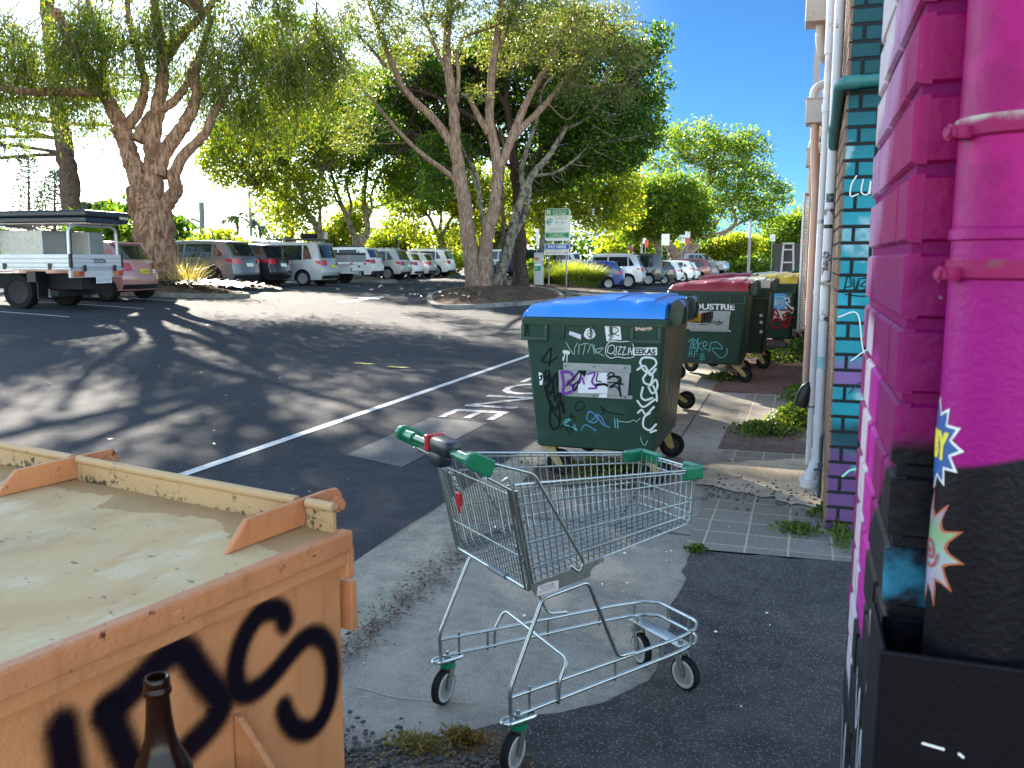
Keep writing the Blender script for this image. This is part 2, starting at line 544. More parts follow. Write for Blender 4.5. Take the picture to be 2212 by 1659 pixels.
def paver_mat(name, c1, c2, mo, bw, rh, ms=.008, off=.5, rot=0, wear=(.2, .19, .17)):
    m, nt, b = nodes(name)
    co = obj_co(nt)
    mp = N(nt, 'ShaderNodeMapping', {'Vector': co, 'Rotation': (0, 0, rot)})
    wob = noise(nt, co, 6, 3, out='Color')
    v2 = mixc(nt, .012, mp.outputs[0], wob, 'ADD')
    br = N(nt, 'ShaderNodeTexBrick', {'Vector': v2, 'Color1': (*c1, 1), 'Color2': (*c2, 1), 'Mortar': (*mo, 1), 'Scale': 1.0, 'Mortar Size': ms, 'Mortar Smooth': .3, 'Bias': 0.0, 'Brick Width': bw, 'Row Height': rh})
    br.offset = off
    g = noise(nt, co, 110, 4, .7)
    gg = mth(nt, 'MULTIPLY_ADD', g, 1.2, .4)
    comb = N(nt, 'ShaderNodeCombineColor', {'Red': gg, 'Green': gg, 'Blue': gg})
    rgb = mixc(nt, 1.0, br.outputs[0], comb.outputs[0], 'MULTIPLY')
    rgb = mixc(nt, mth(nt, 'MULTIPLY', sstep(nt, noise(nt, co, 1.6, 6, .7), .5, .72), .7), rgb, wear)
    vo = N(nt, 'ShaderNodeTexVoronoi', {'Vector': co, 'Scale': 120})
    sp = mth(nt, 'GREATER_THAN', N(nt, 'ShaderNodeSeparateColor', {0: vo.outputs['Color']}).outputs[0], .86)
    rgb = mixc(nt, mth(nt, 'MULTIPLY', mth(nt, 'MULTIPLY', sp, mth(nt, 'LESS_THAN', vo.outputs['Distance'], .4)), .7), rgb, (.42, .4, .36))
    nt.links.new(rgb, b.inputs['Base Color'])
    b.inputs['Roughness'].default_value = .9
    h = mth(nt, 'MULTIPLY_ADD', br.outputs['Fac'], -1.5, g)
    bump(nt, b, h, .6, .008)
    return m
M_PAV = paver_mat('aggregate_pavers', (.165, .148, .12), (.205, .185, .152), (.40, .35, .25), .23, .23, .007, 0)
M_BRP = paver_mat('brick_pavers', (.085, .055, .046), (.14, .085, .066), (.035, .03, .026), .235, .115, .007, .5, 0, (.16, .14, .115))
M_BRR = paver_mat('red_brick_pavers', (.12, .052, .038), (.17, .075, .05), (.055, .045, .035), .235, .115, .008, .5, 0, (.2, .15, .11))
sheet('pavers', [(-.56, 4.70), (.6, 4.76), (.6, 30), (-.62, 30)], M_PAV, .012)
sheet('brick_paving', [(-.62, 7.4), (.5, 7.4), (.5, 8.45), (-.62, 8.45)], M_BRP, .016)
sheet('brick_paving', [(-1.0, 10.7), (.5, 10.7), (.5, 30), (-1.0, 30)], M_BRR, .016)
sheet('sand', jag((-.62, 6.75), (.2, 7.3), 8, .05, 21) + [(.25, 5.75)] + jag((.2, 5.72), (-.1, 5.85), 5, .04, 22)[1:] + jag((-.1, 5.85), (-.66, 6.2), 8, .07, 23)[1:], M_SAND, .020)
sheet('sand', jag((-1.9, 6.3), (-1.0, 6.7), 6, .06, 24) + jag((-1.0, 6.7), (-.9, 5.9), 5, .05, 25)[1:] + jag((-.9, 5.9), (-1.85, 5.75), 6, .05, 26)[1:], M_DIRT, .020)
sheet('worn_patch', [(-3.53, 6.2), (-2.9, 5.95), (-2.9, 7.9), (-3.56, 8.0)], M_PATCH, .004)

def strip(name, a, b, wd, m, off=.005, n=12):
    d = Vector((b[0] - a[0], b[1] - a[1])); L = d.length; d.normalize(); q = Vector((-d.y, d.x)) * wd / 2
    n = max(1, min(60, int(L / .4)))
    vs = []; fs = []
    for i in range(n + 1):
        c = Vector(a[:2]) + d * L * i / n
        for s in (-1, 1):
            p = c + q * s
            vs.append((p.x, p.y, G(p.x, p.y) + off))
    fs = [(2 * i, 2 * i + 1, 2 * i + 3, 2 * i + 2)[::-1] for i in range(n)]
    me = bpy.data.meshes.new(name); me.from_pydata(vs, [], fs); me.materials.append(m)
    return tag(link(name, me), kind='structure')
strip('lane_line', (-4.37, 2.0), (-4.30, 32), .10, M_LINE)
for y in (11.4, 14.05, 16.75, 19.4, 24.4, 27.1, 29.7, 32.3):
    x0 = -14.75 - (y - 14) * .16
    strip('bay_line', (x0, y + .35), (x0 - 4.9, y - .25), .08, M_LINE)
for y in (43, 45.7, 48.4, 51.1, 53.8, 56.5, 59.2, 61.9):
    strip('bay_line', (-7.6, y), (-12.4, y - .4), .09, M_LINE)
def arrow(name, a, b):
    b_ = MB()
    d = (Vector(b) - Vector(a)); d.normalize(); q = Vector((-d.y, d.x))
    L = (Vector(b) - Vector(a)).length
    out = [(0, -.12), (L * .6, -.12), (L * .6, -.38), (L, 0), (L * .6, .38), (L * .6, .12), (0, .12)]
    P = []
    for s, t in out:
        p = Vector(a) + d * s + q * t
        P.append((p.x, p.y, G(p.x, p.y) + .012))
    b_.poly(P)
    return tag(b_.build(name, M_LINE), kind='structure')
arrow('road_arrow', (-13.3, 23.3), (-13.85, 27.2))
for (x, y) in ((-6.6, 12.0), (-5.9, 11.75)):
    sheet('yellow_mark', [(x, y), (x + .38, y - .05), (x + .3, y - .17), (x + .02, y - .14)], M_YEL, .014)
t = text('road_lettering', 'LOADING ZONE', .8, M_LINEOLD, frame((-3.2, 12.9, .0055), (0, -1, 0), (1, 0, 0)), fit=(9.7, .62), bold=.0, ext=0)
tag(t, kind='structure')

# ---------------------------------------------------------------- kerbed islands
def island(name, outline, mound=.12, seed=0, base_z=None, m=M_MULCH, kh=.13):
    P = catmull([(x, y, 0) for x, y in outline], 6, True)
    n = len(P)
    c = sum(P, Vector()) / n
    bz = lambda p: G(p.x, p.y)
    mb = MB()
    rings = []
    for f, h in ((1.0, -.05), (1.0, kh * .75), (.985, kh), (None, kh), (None, kh - .03)):
        ring = []
        for i, p in enumerate(P):
            t = (P[(i + 1) % n] - P[i - 1]).normalized()
            inw = Vector((-t.y, t.x, 0))
            if inw.dot(c - p) < 0: inw = -inw
            o = {1.0: 0, .985: .04, None: .2}[f]
            q = p + inw * o
            ring.append((q.x, q.y, bz(q) + h))
        rings.append(ring)
    vs = [q for r_ in rings for q in r_]
    fs = [(i * n + j, i * n + (j + 1) % n, (i + 1) * n + (j + 1) % n, (i + 1) * n + j) for i in range(len(rings) - 1) for j in range(n)]
    mb.add(vs, fs)
    tag(mb.build(name + '_kerb', M_KERB, smooth=50), kind='structure')
    r = random.Random(seed)
    mb = MB(); vs = []; fs = []
    K = 7
    for k in range(K + 1):
        f = 1 - k / K
        for i, p in enumerate(P):
            t = (P[(i + 1) % n] - P[i - 1]).normalized()
            inw = Vector((-t.y, t.x, 0))
            if inw.dot(c - p) < 0: inw = -inw
            q = (p + inw * .2)
            q = c + (q - c) * f
            z = bz(q) + kh - .03 + mound * (1 - f * f) + (r.uniform(-.03, .03) if 0 < k < K else 0)
            vs.append((q.x, q.y, z))
    fs = [(i * n + j, i * n + (j + 1) % n, (i + 1) * n + (j + 1) % n, (i + 1) * n + j) for i in range(K) for j in range(n)]
    mb.add(vs, fs)
    tag(mb.build(name + '_mulch', m, smooth=60), kind='structure')
island('tree_island', [(-10.9, 24.7), (-9.9, 24.8), (-9.1, 28.0), (-8.7, 31.6), (-9.6, 35.5), (-11.0, 38.4), (-13.2, 38.2), (-13.9, 34), (-12.9, 29.0)], .32, 3)
island('meter_island', [(-8.1, 39.0), (-7.9, 41.0), (-9.0, 42.6), (-12.0, 43.6), (-15, 44), (-15.3, 41.6), (-12.6, 40.0)], .12, 4)
island('bay_island', [(-16.3, 22.9), (-16.1, 21.5), (-17.6, 20.5), (-20, 20.2), (-22.5, 20.6), (-22.6, 23.3), (-19, 23.6)], .30, 5, m=M_DIRT)
island('bay_island', [(-18.2, 37.2), (-18.4, 36.0), (-21, 35.8), (-26, 36.8), (-28, 40), (-26, 41), (-21, 39.2)], .25, 6, m=M_DIRT)
island('far_island', [(-22.2, 54.5), (-24, 53.5), (-30, 55), (-30, 58), (-24, 58)], .2, 7)
island('far_island', [(-8.0, 72.0), (-9, 71), (-14, 72), (-14, 75), (-9, 75)], .2, 8)

# ---------------------------------------------------------------- brick walls
def brick(mb, M, x0, x1, y0, y1, d, c=.005):
    vs = [(x0, y0, -.01), (x1, y0, -.01), (x1, y1, -.01), (x0, y1, -.01), (x0 + c * .3, y0 + c * .3, d - c), (x1 - c * .3, y0 + c * .3, d - c), (x1 - c * .3, y1 - c * .3, d - c), (x0 + c * .3, y1 - c * .3, d - c),
          (x0 + c, y0 + c, d), (x1 - c, y0 + c, d), (x1 - c, y1 - c, d), (x0 + c, y1 - c, d)]
    fs = []
    for a in (0, 4):
        for i in range(4): fs.append((a + i, a + (i + 1) % 4, a + 4 + (i + 1) % 4, a + 4 + i))
    fs.append((8, 9, 10, 11))
    mb.add([M @ Vector(v) for v in vs], fs)
def brick_face(mb, M, L, z0, z1, course, blen, joint, d, seed=0, right_full=True):
    r = random.Random(seed)
    k = 0
    z = z0
    while z < z1:
        x = 0.0
        first = blen if k % 2 == 0 else blen * .5
        e = L
        xs = []
        while e > 0.001:
            l = first if not xs else blen
            a = max(0.0, e - l)
            if a < .05: a = 0.0
            xs.append((a, e)); e = a
        for a, b in xs:
            j = r.uniform(-.0012, .0012)
            brick(mb, M, a + joint / 2, b - (joint / 2 if b < L - 1e-6 else 0), z + joint / 2, z + course - joint / 2, d + j)
        z += course; k += 1
M_MAG = layered('magenta_mural', (.29, .003, .10), [
    ((.20, .003, .10), [(0, 0, -1, 1.62, .10, .05, 5)]),
    ((.42, .20, .36), [(0, 1, 1.2, -3.47, .10, .12, 7), (-1, 0, 0, .16, .01, 0, 1)]),
    ((.60, .50, .54), [(0, 1, 1.6, -4.48, .05, .14, 9), (-1, 0, 0, .16, .01, 0, 1)]),
    ((.0055, .005, .008), [(0, -.75, -1, 2.20, .015, .03, 6)]),
    ((.50, .42, .48), [(0, 1, .10, -1.60, .01, .012, 12), (0, -1, -.1, 1.72, .01, .01, 9), (0, 0, 1, -.85, .02, .02, 5), (0, 0, -1, 1.50, .02, .05, 5), (-1, 0, 0, .16, .01, 0, 1)]),
    ((.40, .012, .26), [(0, 1, .10, -1.46, .01, .012, 12), (0, -1, -.1, 1.59, .01, .01, 9), (0, 0, 1, -1.02, .02, .03, 5), (0, 0, -1, 1.45, .02, .05, 5), (-1, 0, 0, .16, .01, 0, 1)]),
    ((.50, .30, .40), [(0, 0, 0, -.125, .012, .28, 42), (0, 0, 1, -1.40, .03, .1, 8)]),
    ((.06, .055, .06), [(0, 0, 0, -.125, .012, .28, 37), (0, 0, -1, 1.45, .03, .1, 8)]),
    ((.02, .16, .26), [(0, -1, 0, 1.10, .01, 0, 1), (0, 0, 1, -1.205, .02, .06, 25), (0, 0, -1, 1.245, .02, .05, 25)]),
], rough=.5, bmp=.9, bs=38)
M_MORT_M = layered('painted_mortar', (.20, .008, .10), [((.012, .012, .014), [(0, -.75, -1, 2.20, .015, .03, 6)])], rough=.8, bmp=.3)
pier = thing('brick_pier', 'painted brick pier with magenta upper bricks and black lower bricks beside the magenta pipe', 'pier', (0, 0, 0))
mb = MB()
PX, PY = .11, 1.08
C0 = -.029
brick_face(mb, frame((PX + .006, PY + .6, 0), (0, -1, 0), (0, 0, 1)), .6, C0, 3.3, .0865, .232, .010, .006, 3)
brick_face(mb, frame((PX, PY + .006, 0), (1, 0, 0), (0, 0, 1)), 1.2, C0, 3.3, .0865, .232, .010, .006, 4)
mb.build('brickwork', M_MAG, pier)
mb = MB()
mb.box((PX + .0065, PY + .0065, -.1), (PX + 1.2, PY + .595, 3.28))
mb.build('mortar', M_MORT_M, pier)
# white scrawl on the lower left face
sp_w = spray('white_marker', (.62, .66, .72), .8, 1.0)
sf = frame((PX, PY + .6, 0), (0, -1, 0), (0, 0, 1))
strokes('graffiti', [[(.33, .98), (.36, .90), (.40, .98), (.41, .82), (.46, .95), (.47, .78)], [(.30, .80), (.36, .62), (.41, .80), (.44, .60), (.48, .78)], [(.25, .6), (.33, .45), (.36, .62), (.42, .44), (.48, .6)], [(.50, 1.14), (.51, 1.08), (.505, 1.03)], [(.1, .8), (.16, .66), (.2, .82), (.22, .6)], [(.08, .55), (.14, .4), (.2, .58)]], .008, sp_w, sf, pier, .003)

# teal pier and the long wall behind the downpipes
TX, TY = .187, 5.3
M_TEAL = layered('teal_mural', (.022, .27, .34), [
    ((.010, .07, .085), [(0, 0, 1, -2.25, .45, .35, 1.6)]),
    ((.32, .50, .54), [(0, 0, 0, -.09, .05, .5, 3.2), (0, 0, -1, 2.3, .2, 0, 1)]),
    ((.03, .36, .48), [(0, 0, 0, -.06, .05, .5, 2.1), (0, 0, -1, 1.8, .2, 0, 1)]),
    ((.15, .07, .20), [(0, 0, -1, .52, .10, .25, 2.2)]),
    ((.02, .07, .09), [(0, 0, -1, .66, .06, .1, 3), (0, 0, 1, -.50, .06, .1, 3)]),
    ((.22, .12, .32), [(0, 0, -1, 1.0, .05, .2, 3), (0, 0, 1, -.86, .05, .2, 3)]),
    ((.02, .50, .42), [(0, 0, -1, .44, .03, .08, 5), (0, 0, 1, -.22, .03, .08, 5), (1, 0, 0, -.36, .03, .1, 6)]),
], rough=.45, bmp=.35, bs=80)
M_BROWN = mk('brown_brick', (.20, .125, .085), .85, 0, .3, 6, .4, 90, dirt=(.09, .06, .05), ds=5)
M_MORT = mk('dark_mortar', (.012, .014, .018), .9)
twall = thing('brick_wall', 'teal and purple mural brick wall behind the white downpipes', 'wall', (0, 0, 0))
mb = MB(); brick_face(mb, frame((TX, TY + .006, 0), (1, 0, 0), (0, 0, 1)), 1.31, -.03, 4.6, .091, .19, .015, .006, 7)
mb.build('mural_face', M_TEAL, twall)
mb = MB(); brick_face(mb, frame((TX + .006, 20.2, 0), (0, -1, 0), (0, 0, 1)), 20.2 - TY, -.03, 4.6, .091, .19, .010, .006, 8)
mb.build('brick_side', M_BROWN, twall)
mb = MB(); mb.box((TX + .0065, TY + .0065, -.1), (TX + 1.3, 20.19, 4.55)); mb.build('mortar', M_MORT, twall)
wh = spray('white_spray', (.75, .78, .78), .4, 1.0, ns=60)
bk = spray('black_marker', (.012, .012, .014), .85, 1.0)
tf = frame((TX, TY, 0), (1, 0, 0), (0, 0, 1))
strokes('graffiti', [[(.075, 2.07), (.05, 2.02), (.05, 1.96), (.09, 1.97)], [(.11, 2.05), (.105, 1.98), (.14, 1.97), (.15, 2.04), (.15, 1.97)], [(.19, 2.04), (.17, 1.98), (.2, 1.96)], [(.23, 2.05), (.22, 1.97), (.25, 1.96), (.25, 2.05), (.22, 2.06)],
    [(.02, 1.28), (.12, 1.30), (.16, 1.1), (.22, .98)], [(.2, 2.31), (.26, 2.33), (.2, 2.34)], [(.1, 1.03), (.2, 1.1), (.24, 1.0)]], .011, wh, tf, twall, .004)
strokes('tag_writing', [[(.04, 1.42), (.06, 1.52), (.08, 1.46), (.05, 1.45)], [(.09, 1.5), (.10, 1.43), (.12, 1.5), (.11, 1.44)], [(.13, 1.5), (.17, 1.5), (.13, 1.46), (.17, 1.45), (.13, 1.43)], [(.18, 1.44), (.2, 1.52), (.21, 1.44), (.185, 1.47)], [(.22, 1.51), (.22, 1.43)], [(.22, 1.47), (.26, 1.47)], [(.26, 1.51), (.255, 1.43)], [(.05, 1.41), (.15, 1.40), (.27, 1.42)], [(.28, 1.5), (.27, 1.44), (.31, 1.43)]], .007, bk, tf, twall, .0045)
strokes('mural_line', [[(.09, .345), (.13, .385), (.19, .40)]], .018, spray('pale_green_spray', (.35, .75, .6), .4, 1.0), tf, twall, .005)
strokes('mural_line', [[(.10, .84), (.15, .90), (.21, .905), (.27, .89)]], .012, spray('dark_spray', (.02, .08, .1), .3, 1.0), tf, twall, .005)

# ---------------------------------------------------------------- magenta downpipe, its guard, its stickers
MPX, MPY, MPR = .205, 1.03, .056
M_MAGP = layered('magenta_pipe_paint', (.38, .004, .15), [
    ((.28, .003, .11), [(0, 0, 0, .0, .04, .3, 14)]),
    ((.30, .004, .17), [(0, 0, -1, 1.62, .12, .04, 4)]),
    ((.0055, .005, .008), [(0.3, 0, -1, 1.335, .004, .004, 4)])], rough=.42, bmp=.3, bs=140)
mp = thing('downpipe', 'fat magenta downpipe turning black below, with two bracket bands', 'downpipe', (0, 0, 0))
mb = MB(); mb.lathe([(MPR, 0.5), (MPR, 1.62), (MPR + .003, 1.622), (MPR + .003, 1.632), (MPR, 1.634), (MPR, 3.2)], 48, Matrix.Translation((MPX, MPY, 0)))
mb.build('pipe', M_MAGP, mp, smooth=40)
M_BAND = layered('band_paint', (.28, .01, .09), [((.45, .50, .42), [(0, 0, 1, -1.742, .006, .01, 40)]), ((.22, .05, .08), [(0, 0, 0, -.1, .05, .45, 30)])], rough=.5)
for z in (1.735, 1.592):
    mb = MB()
    T = Matrix.Translation((MPX, MPY, z))
    mb.lathe([(MPR, -.012), (MPR + .004, -.009), (MPR + .004, .009), (MPR, .009), (MPR, -.012)], 48, T)
    a = rad(66)
    c = Vector((MPX - math.sin(a) * (MPR + .004), MPY - math.cos(a) * (MPR + .004), z - .006))
    dv = Vector((-math.sin(a), -math.cos(a), 0))
    mb.box((-.010, -.003, -.007), (.010, .013, .007), frame(c, (dv.y, -dv.x, 0), (dv.x, dv.y, 0)) , .002)
    mb.tube([c + dv * .004, c + dv * .020], .0055, 8)
    mb.tube([c + dv * .011, c + dv * .017], .0085, 6)
    mb.build('bracket_band', M_BAND, mp, smooth=35)
def wrap(o, phi0, z0, r):
    for v in o.data.vertices:
        x, y, zz = v.co
        ph = phi0 - x / r
        v.co = (MPX - math.sin(ph) * (r + zz), MPY - math.cos(ph) * (r + zz), z0 + y)
def patch_poly(name, pts, m, parent, cut=.008):
    bm = bmesh.new()
    f = bm.faces.new([bm.verts.new((x, y, 0)) for x, y in pts])
    mn = min(p[0] for p in pts); mx = max(p[0] for p in pts)
    x = mn + cut
    while x < mx:
        bmesh.ops.bisect_plane(bm, geom=bm.verts[:] + bm.edges[:] + bm.faces[:], plane_co=(x, 0, 0), plane_no=(1, 0, 0))
        x += cut
    me = bpy.data.meshes.new(name); bm.to_mesh(me); bm.free(); me.materials.append(m)
    return link(name, me, parent)
def star(n, r0, r1, sq=1.0, rot=0):
    return [((r0 if k % 2 == 0 else r1) * math.cos(PI * k / n + rot), (r0 if k % 2 == 0 else r1) * math.sin(PI * k / n + rot) * sq) for k in range(2 * n)]
st = thing('sticker', 'blue starburst sticker with yellow letters on the magenta pipe', 'sticker', (0, 0, 0))
for nm, pts, m, h in (('sticker_border', star(13, .052, .037), M_WHITE, .0006), ('sticker_face', star(13, .046, .033), mk('sticker_blue', (.02, .09, .30), .4), .001)):
    o = patch_poly(nm, pts, m, st); wrap(o, rad(92), 1.402, MPR + h)
o = text('lettering', 'RUBY', .03, mk('sticker_yellow', (.80, .66, .05), .4), Matrix.Identity(4), st, fit=(.066, .032), bold=.002, ext=0); wrap(o, rad(92), 1.402, MPR + .0016)
st = thing('sticker', 'shiny pastel sun sticker with wavy red rays on the black part of the pipe', 'sticker', (0, 0, 0))
pts = []
for k in range(48):
    a = 2 * PI * k / 48
    r = .036 + .022 * (0.5 + 0.5 * math.cos(12 * a + .6 * math.sin(12 * a)))
    pts.append((r * math.cos(a + .12 * math.sin(r * 300)), r * math.sin(a) * 1.2))
pts2 = [(x * .9, y * .9) for x, y in pts]
m, nt_, b_ = nodes('hologram')
lw = N(nt_, 'ShaderNodeSeparateXYZ', {0: obj_co(nt_)}).outputs[2]
cr = N(nt_, 'ShaderNodeValToRGB', {0: mth(nt_, 'FRACT', mth(nt_, 'MULTIPLY', lw, 11.0))})
for i, (p, c) in enumerate(((0, (.5, .65, .75)), (.35, (.35, .6, .3)), (.65, (.55, .4, .6)), (1, (.6, .65, .7)))):
    e = cr.color_ramp.elements[0] if i == 0 else cr.color_ramp.elements[-1] if i == 3 else cr.color_ramp.elements.new(p)
    e.position = p; e.color = (*c, 1)
nt_.links.new(cr.outputs[0], b_.inputs['Base Color']); b_.inputs['Metallic'].default_value = .5; b_.inputs['Roughness'].default_value = .3
o = patch_poly('sticker_border', pts, mk('sticker_orange', (.45, .12, .06), .4), st); wrap(o, rad(88), 1.282, MPR + .0006)
o = patch_poly('sticker_face', pts2, m, st); wrap(o, rad(88), 1.282, MPR + .001)
o = strokes('spiral', [[(.018 * (k / 22) * math.cos(k * .6), .02 * (k / 22) * math.sin(k * .6)) for k in range(22)]], .003, mk('sticker_red', (.4, .05, .05), .4), Matrix.Identity(4), st, .0); wrap(o, rad(80), 1.282, MPR + .0014)
gd = thing('pipe_guard', 'black painted steel guard box round the foot of the magenta pipe', 'guard', (0, 0, 0))
M_BLK = mk('black_wall_paint', (.0045, .003, .006), .55, 0, .3, 10, .10, 150, dirt=(.014, .008, .018), ds=5, dl=(.6, .8), spec=.15)
mb = MB()
mb.box((.098, .955, -.05), (1.2, .962, 1.185))
mb.box((.098, .962, -.05), (.105, PY + .02, 1.185))
mb.build('guard_plate', M_BLK, gd, bevel=.003)
strokes('scratch', [[(.145, 1.088), (.165, 1.085)], [(.18, 1.083), (.184, 1.08)], [(.165, 1.02), (.17, 1.018)]], .003, M_WHITE, frame((0, .955, 0), (1, 0, 0), (0, 0, 1)), gd, .001)

# ---------------------------------------------------------------- white plumbing along the wall
M_PVC = mk('white_pvc', (.66, .66, .70), .4, 0, .06, 3, .05, 60, dirt=(.40, .36, .33), ds=7, dl=(.60, .75))
M_PVCD = mk('peeling_pvc', (.66, .66, .70), .45, 0, .06, 3, .1, 60, dirt=(.10, .075, .06), ds=5.5, dl=(.605, .63))
M_CREAM = mk('cream_paint', (.55, .47, .42), .5, 0, .08, 3, .05, 60, dirt=(.36, .27, .2), ds=4, dl=(.55, .75))
M_PINKP = mk('pinkish_paint', (.55, .36, .28), .5, 0, .1, 3)
M_TEALP = mk('teal_painted_pipe', (.03, .17, .16), .45, 0, .3, 8, .2, 70, dirt=(.25, .27, .25), ds=18, dl=(.62, .7))
def pipe_thing(label, parts, name='downpipe'):
    t = thing(name, label, 'downpipe', (0, 0, 0))
    for nm, m, fn in parts:
        mb = MB(); fn(mb); mb.build(nm, m, t, smooth=40)
    return t
def col(mb, x, y, z0, z1, r, n=20): mb.tube([(x, y, z0), (x, y, z1)], r, n)
def joint(mb, x, y, z, r, h=.05): mb.tube([(x, y, z - h / 2), (x, y, z + h / 2)], r * 1.12, 20)
p1 = pipe_thing('peeling white downpipe with stickers and an elbow at its foot, nearest the mural wall', [
    ('pipe', M_PVCD, lambda b: (col(b, .155, 6.35, .26, 4.5, .0325), joint(b, .155, 6.35, .46, .0325, .12), joint(b, .155, 6.35, 2.4, .0325, .1))),
    ('elbow', M_PVC, lambda b: (b.tube(catmull([(.155, 6.35, .28), (.155, 6.35, .2), (.135, 6.31, .14), (.118, 6.29, .10), (.112, 6.28, .05)], 5), .042, 16), b.tube([(.112, 6.28, .0), (.112, 6.28, .055)], .062, 20), b.tube([(.112, 6.28, .055), (.112, 6.28, .075)], .072, 20))),
    ('clamp', M_STEELD, lambda b: (b.tube([(.155, 6.35, 1.44), (.155, 6.35, 1.465)], .037, 20), b.box((.115, 6.30, 1.435), (.19, 6.325, 1.455)))),
])
def psticker(label, pts, m, px, py, r, z, phi, extra=None, sname='sticker'):
    s = thing(sname, label, 'sticker', (0, 0, 0))
    o = patch_poly('sticker_face', pts, m, s, .006)
    for v in o.data.vertices:
        x, y, zz = v.co; ph = phi - x / r
        v.co = (px - math.sin(ph) * (r + .0012), py - math.cos(ph) * (r + .0012), z + y)
    return s
circ = [(.03 * math.cos(k * PI / 12), .034 * math.sin(k * PI / 12)) for k in range(24)]
psticker('black and white round eye sticker on the peeling white pipe', circ, mk('eye_sticker', (.03, .05, .09), .4, 0, 1.0, 90, dirt=(.5, .52, .55), ds=70, dl=(.5, .52)), .155, 6.35, .0325, 1.63, rad(20))
psticker('dark square sticker high on the peeling white pipe', [(-.025, -.03), (.03, -.03), (.03, .03), (-.025, .03)], mk('slate_sticker', (.02, .07, .10), .4, 0, .5, 60, dirt=(.6, .6, .6), ds=60, dl=(.6, .62)), .155, 6.35, .0325, 2.02, rad(10))
psticker('pale blue torn sticker low on the peeling white pipe', [(-.03, -.04), (.02, -.045), (.028, .035), (-.025, .04)], mk('aqua_sticker', (.25, .55, .62), .5, 0, .4, 40, dirt=(.6, .3, .5), ds=50, dl=(.62, .66)), .155, 6.35, .0325, .90, rad(20))
psticker('black band sticker under a rust stain on the peeling white pipe', [(-.036, -.013), (.036, -.013), (.036, .013), (-.036, .013)], M_BLACKINK, .155, 6.35, .0325, 1.83, rad(20))
p2 = pipe_thing('slim white downpipe standing left of the peeling one', [
    ('pipe', M_PVC, lambda b: (col(b, .113, 7.0, .0, 3.1, .026), b.tube(catmull([(.113, 7.0, 3.1), (.113, 7.0, 3.4), (.11, 7.05, 3.65), (.11, 7.05, 4.4)], 5), .034, 18), joint(b, .113, 7.0, 1.36, .026, .04), joint(b, .113, 7.0, 2.72, .03, .06))),
    ('strap', M_STEELD, lambda b: b.tube([(.113, 7.0, .47), (.113, 7.0, .485)], .029, 18)), ('strap', M_STEELD, lambda b: b.tube([(.113, 7.0, 1.88), (.113, 7.0, 1.905)], .03, 18))])
p3 = pipe_thing('teal painted pipe running across the mural wall', [('pipe', M_TEALP, lambda b: b.tube(fillet([(.158, 6.33, 2.36), (.16, 6.22, 2.42), (.15, 5.24, 2.565), (.75, 5.24, 2.585)], .06), .034, 16)), ('socket', M_TEALP, lambda b: b.tube([(.16, 5.24, 2.566), (.25, 5.24, 2.569)], .039, 16)), ('socket', M_TEALP, lambda b: b.tube([(.1595, 6.3, 2.38), (.158, 6.05, 2.445)], .039, 16))])
p4 = thing('water_pipe', 'thin dark blue water pipe with a tap at the wall foot', 'pipe', (0, 0, 0))
mb = MB(); mb.tube(fillet([(.17, 6.0, -.02), (.17, 6.0, .44), (.2, 6.0, .48)], .03), .012, 10); mb.build('pipe', mk('blue_grey_paint', (.03, .07, .09), .5), p4, smooth=40)
mb = MB(); mb.tube([(.17, 6.0, .26), (.17, 5.95, .26)], .011, 10); mb.tube([(.17, 5.955, .26), (.17, 5.935, .26)], .02, 12); mb.tube([(.17, 6.0, .22), (.13, 5.99, .21)], .009, 8); mb.build('tap', mk('blue_grey_tap', (.04, .08, .1), .4), p4, smooth=40)
def rain_head(label, x0, x1, y, z0, z1, top, bot, m):
    t = thing('rain_head', label, 'rain head', (0, 0, 0))
    mb = MB(); mb.box((x0, y, z0), (x1, y + .32, z1), None, .008); mb.box((x0 - .008, y - .008, z1), (x1 + .01, y + .33, z1 + .02)); mb.build('box', m, t)
    mb = MB(); mb.tube(catmull(bot, 6), .046, 16); mb.build('outlet', m if bot[0][2] > 3.5 else M_PINKP, t, smooth=40)
    if top:
        mb = MB(); mb.tube(catmull(top, 6), .05, 16); mb.build('inlet', m, t, smooth=40)
M_CREAM2 = mk('grey_cream_paint', (.47, .45, .45), .5, 0, .08, 3)
rain_head('cream rain head box highest on the wall', -.084, .18, 9.0, 3.84, 4.15, None, [(.06, 9.16, 3.86), (.06, 9.16, 3.72), (.09, 9.2, 3.58), (.15, 9.26, 3.5)], M_CREAM)
rain_head('cream rain head box with a pinkish pipe slanting below it', -.05, .16, 11.0, 3.20, 3.47, [(.02, 11.16, 3.46), (.05, 11.16, 3.6), (.14, 11.18, 3.66), (.2, 11.2, 3.66)], [(.06, 11.1, 3.22), (.06, 11.1, 3.0), (.085, 11.1, 2.6), (.10, 11.1, 2.2), (.10, 11.1, .1)], M_CREAM2)
rain_head('grey cream rain head box lowest and farthest along the wall', -.03, .16, 15.0, 3.11, 3.37, [(.03, 15.16, 3.36), (.06, 15.16, 3.5), (.14, 15.18, 3.55), (.2, 15.2, 3.55)], [(.06, 15.1, 3.12), (.06, 15.1, 2.9), (.07, 15.1, 2.7)], M_CREAM2)
pipe_thing('square cream downpipe behind the highest rain head', [('pipe', M_CREAM2, lambda b: (b.box((.02, 12.4, 3.62), (.10, 12.48, 5.4)),))])
pb = thing('meter_box', 'tall terracotta painted timber box on the wall beside the mesh door', 'box', (0, 0, 0))
M_TERR = mk('terracotta_paint', (.34, .17, .10), .55, 0, .15, 5)
mb = MB(); mb.box((.045, 12.6, 1.07), (.19, 12.9, 2.62), None, .006); mb.build('box', M_TERR, pb)
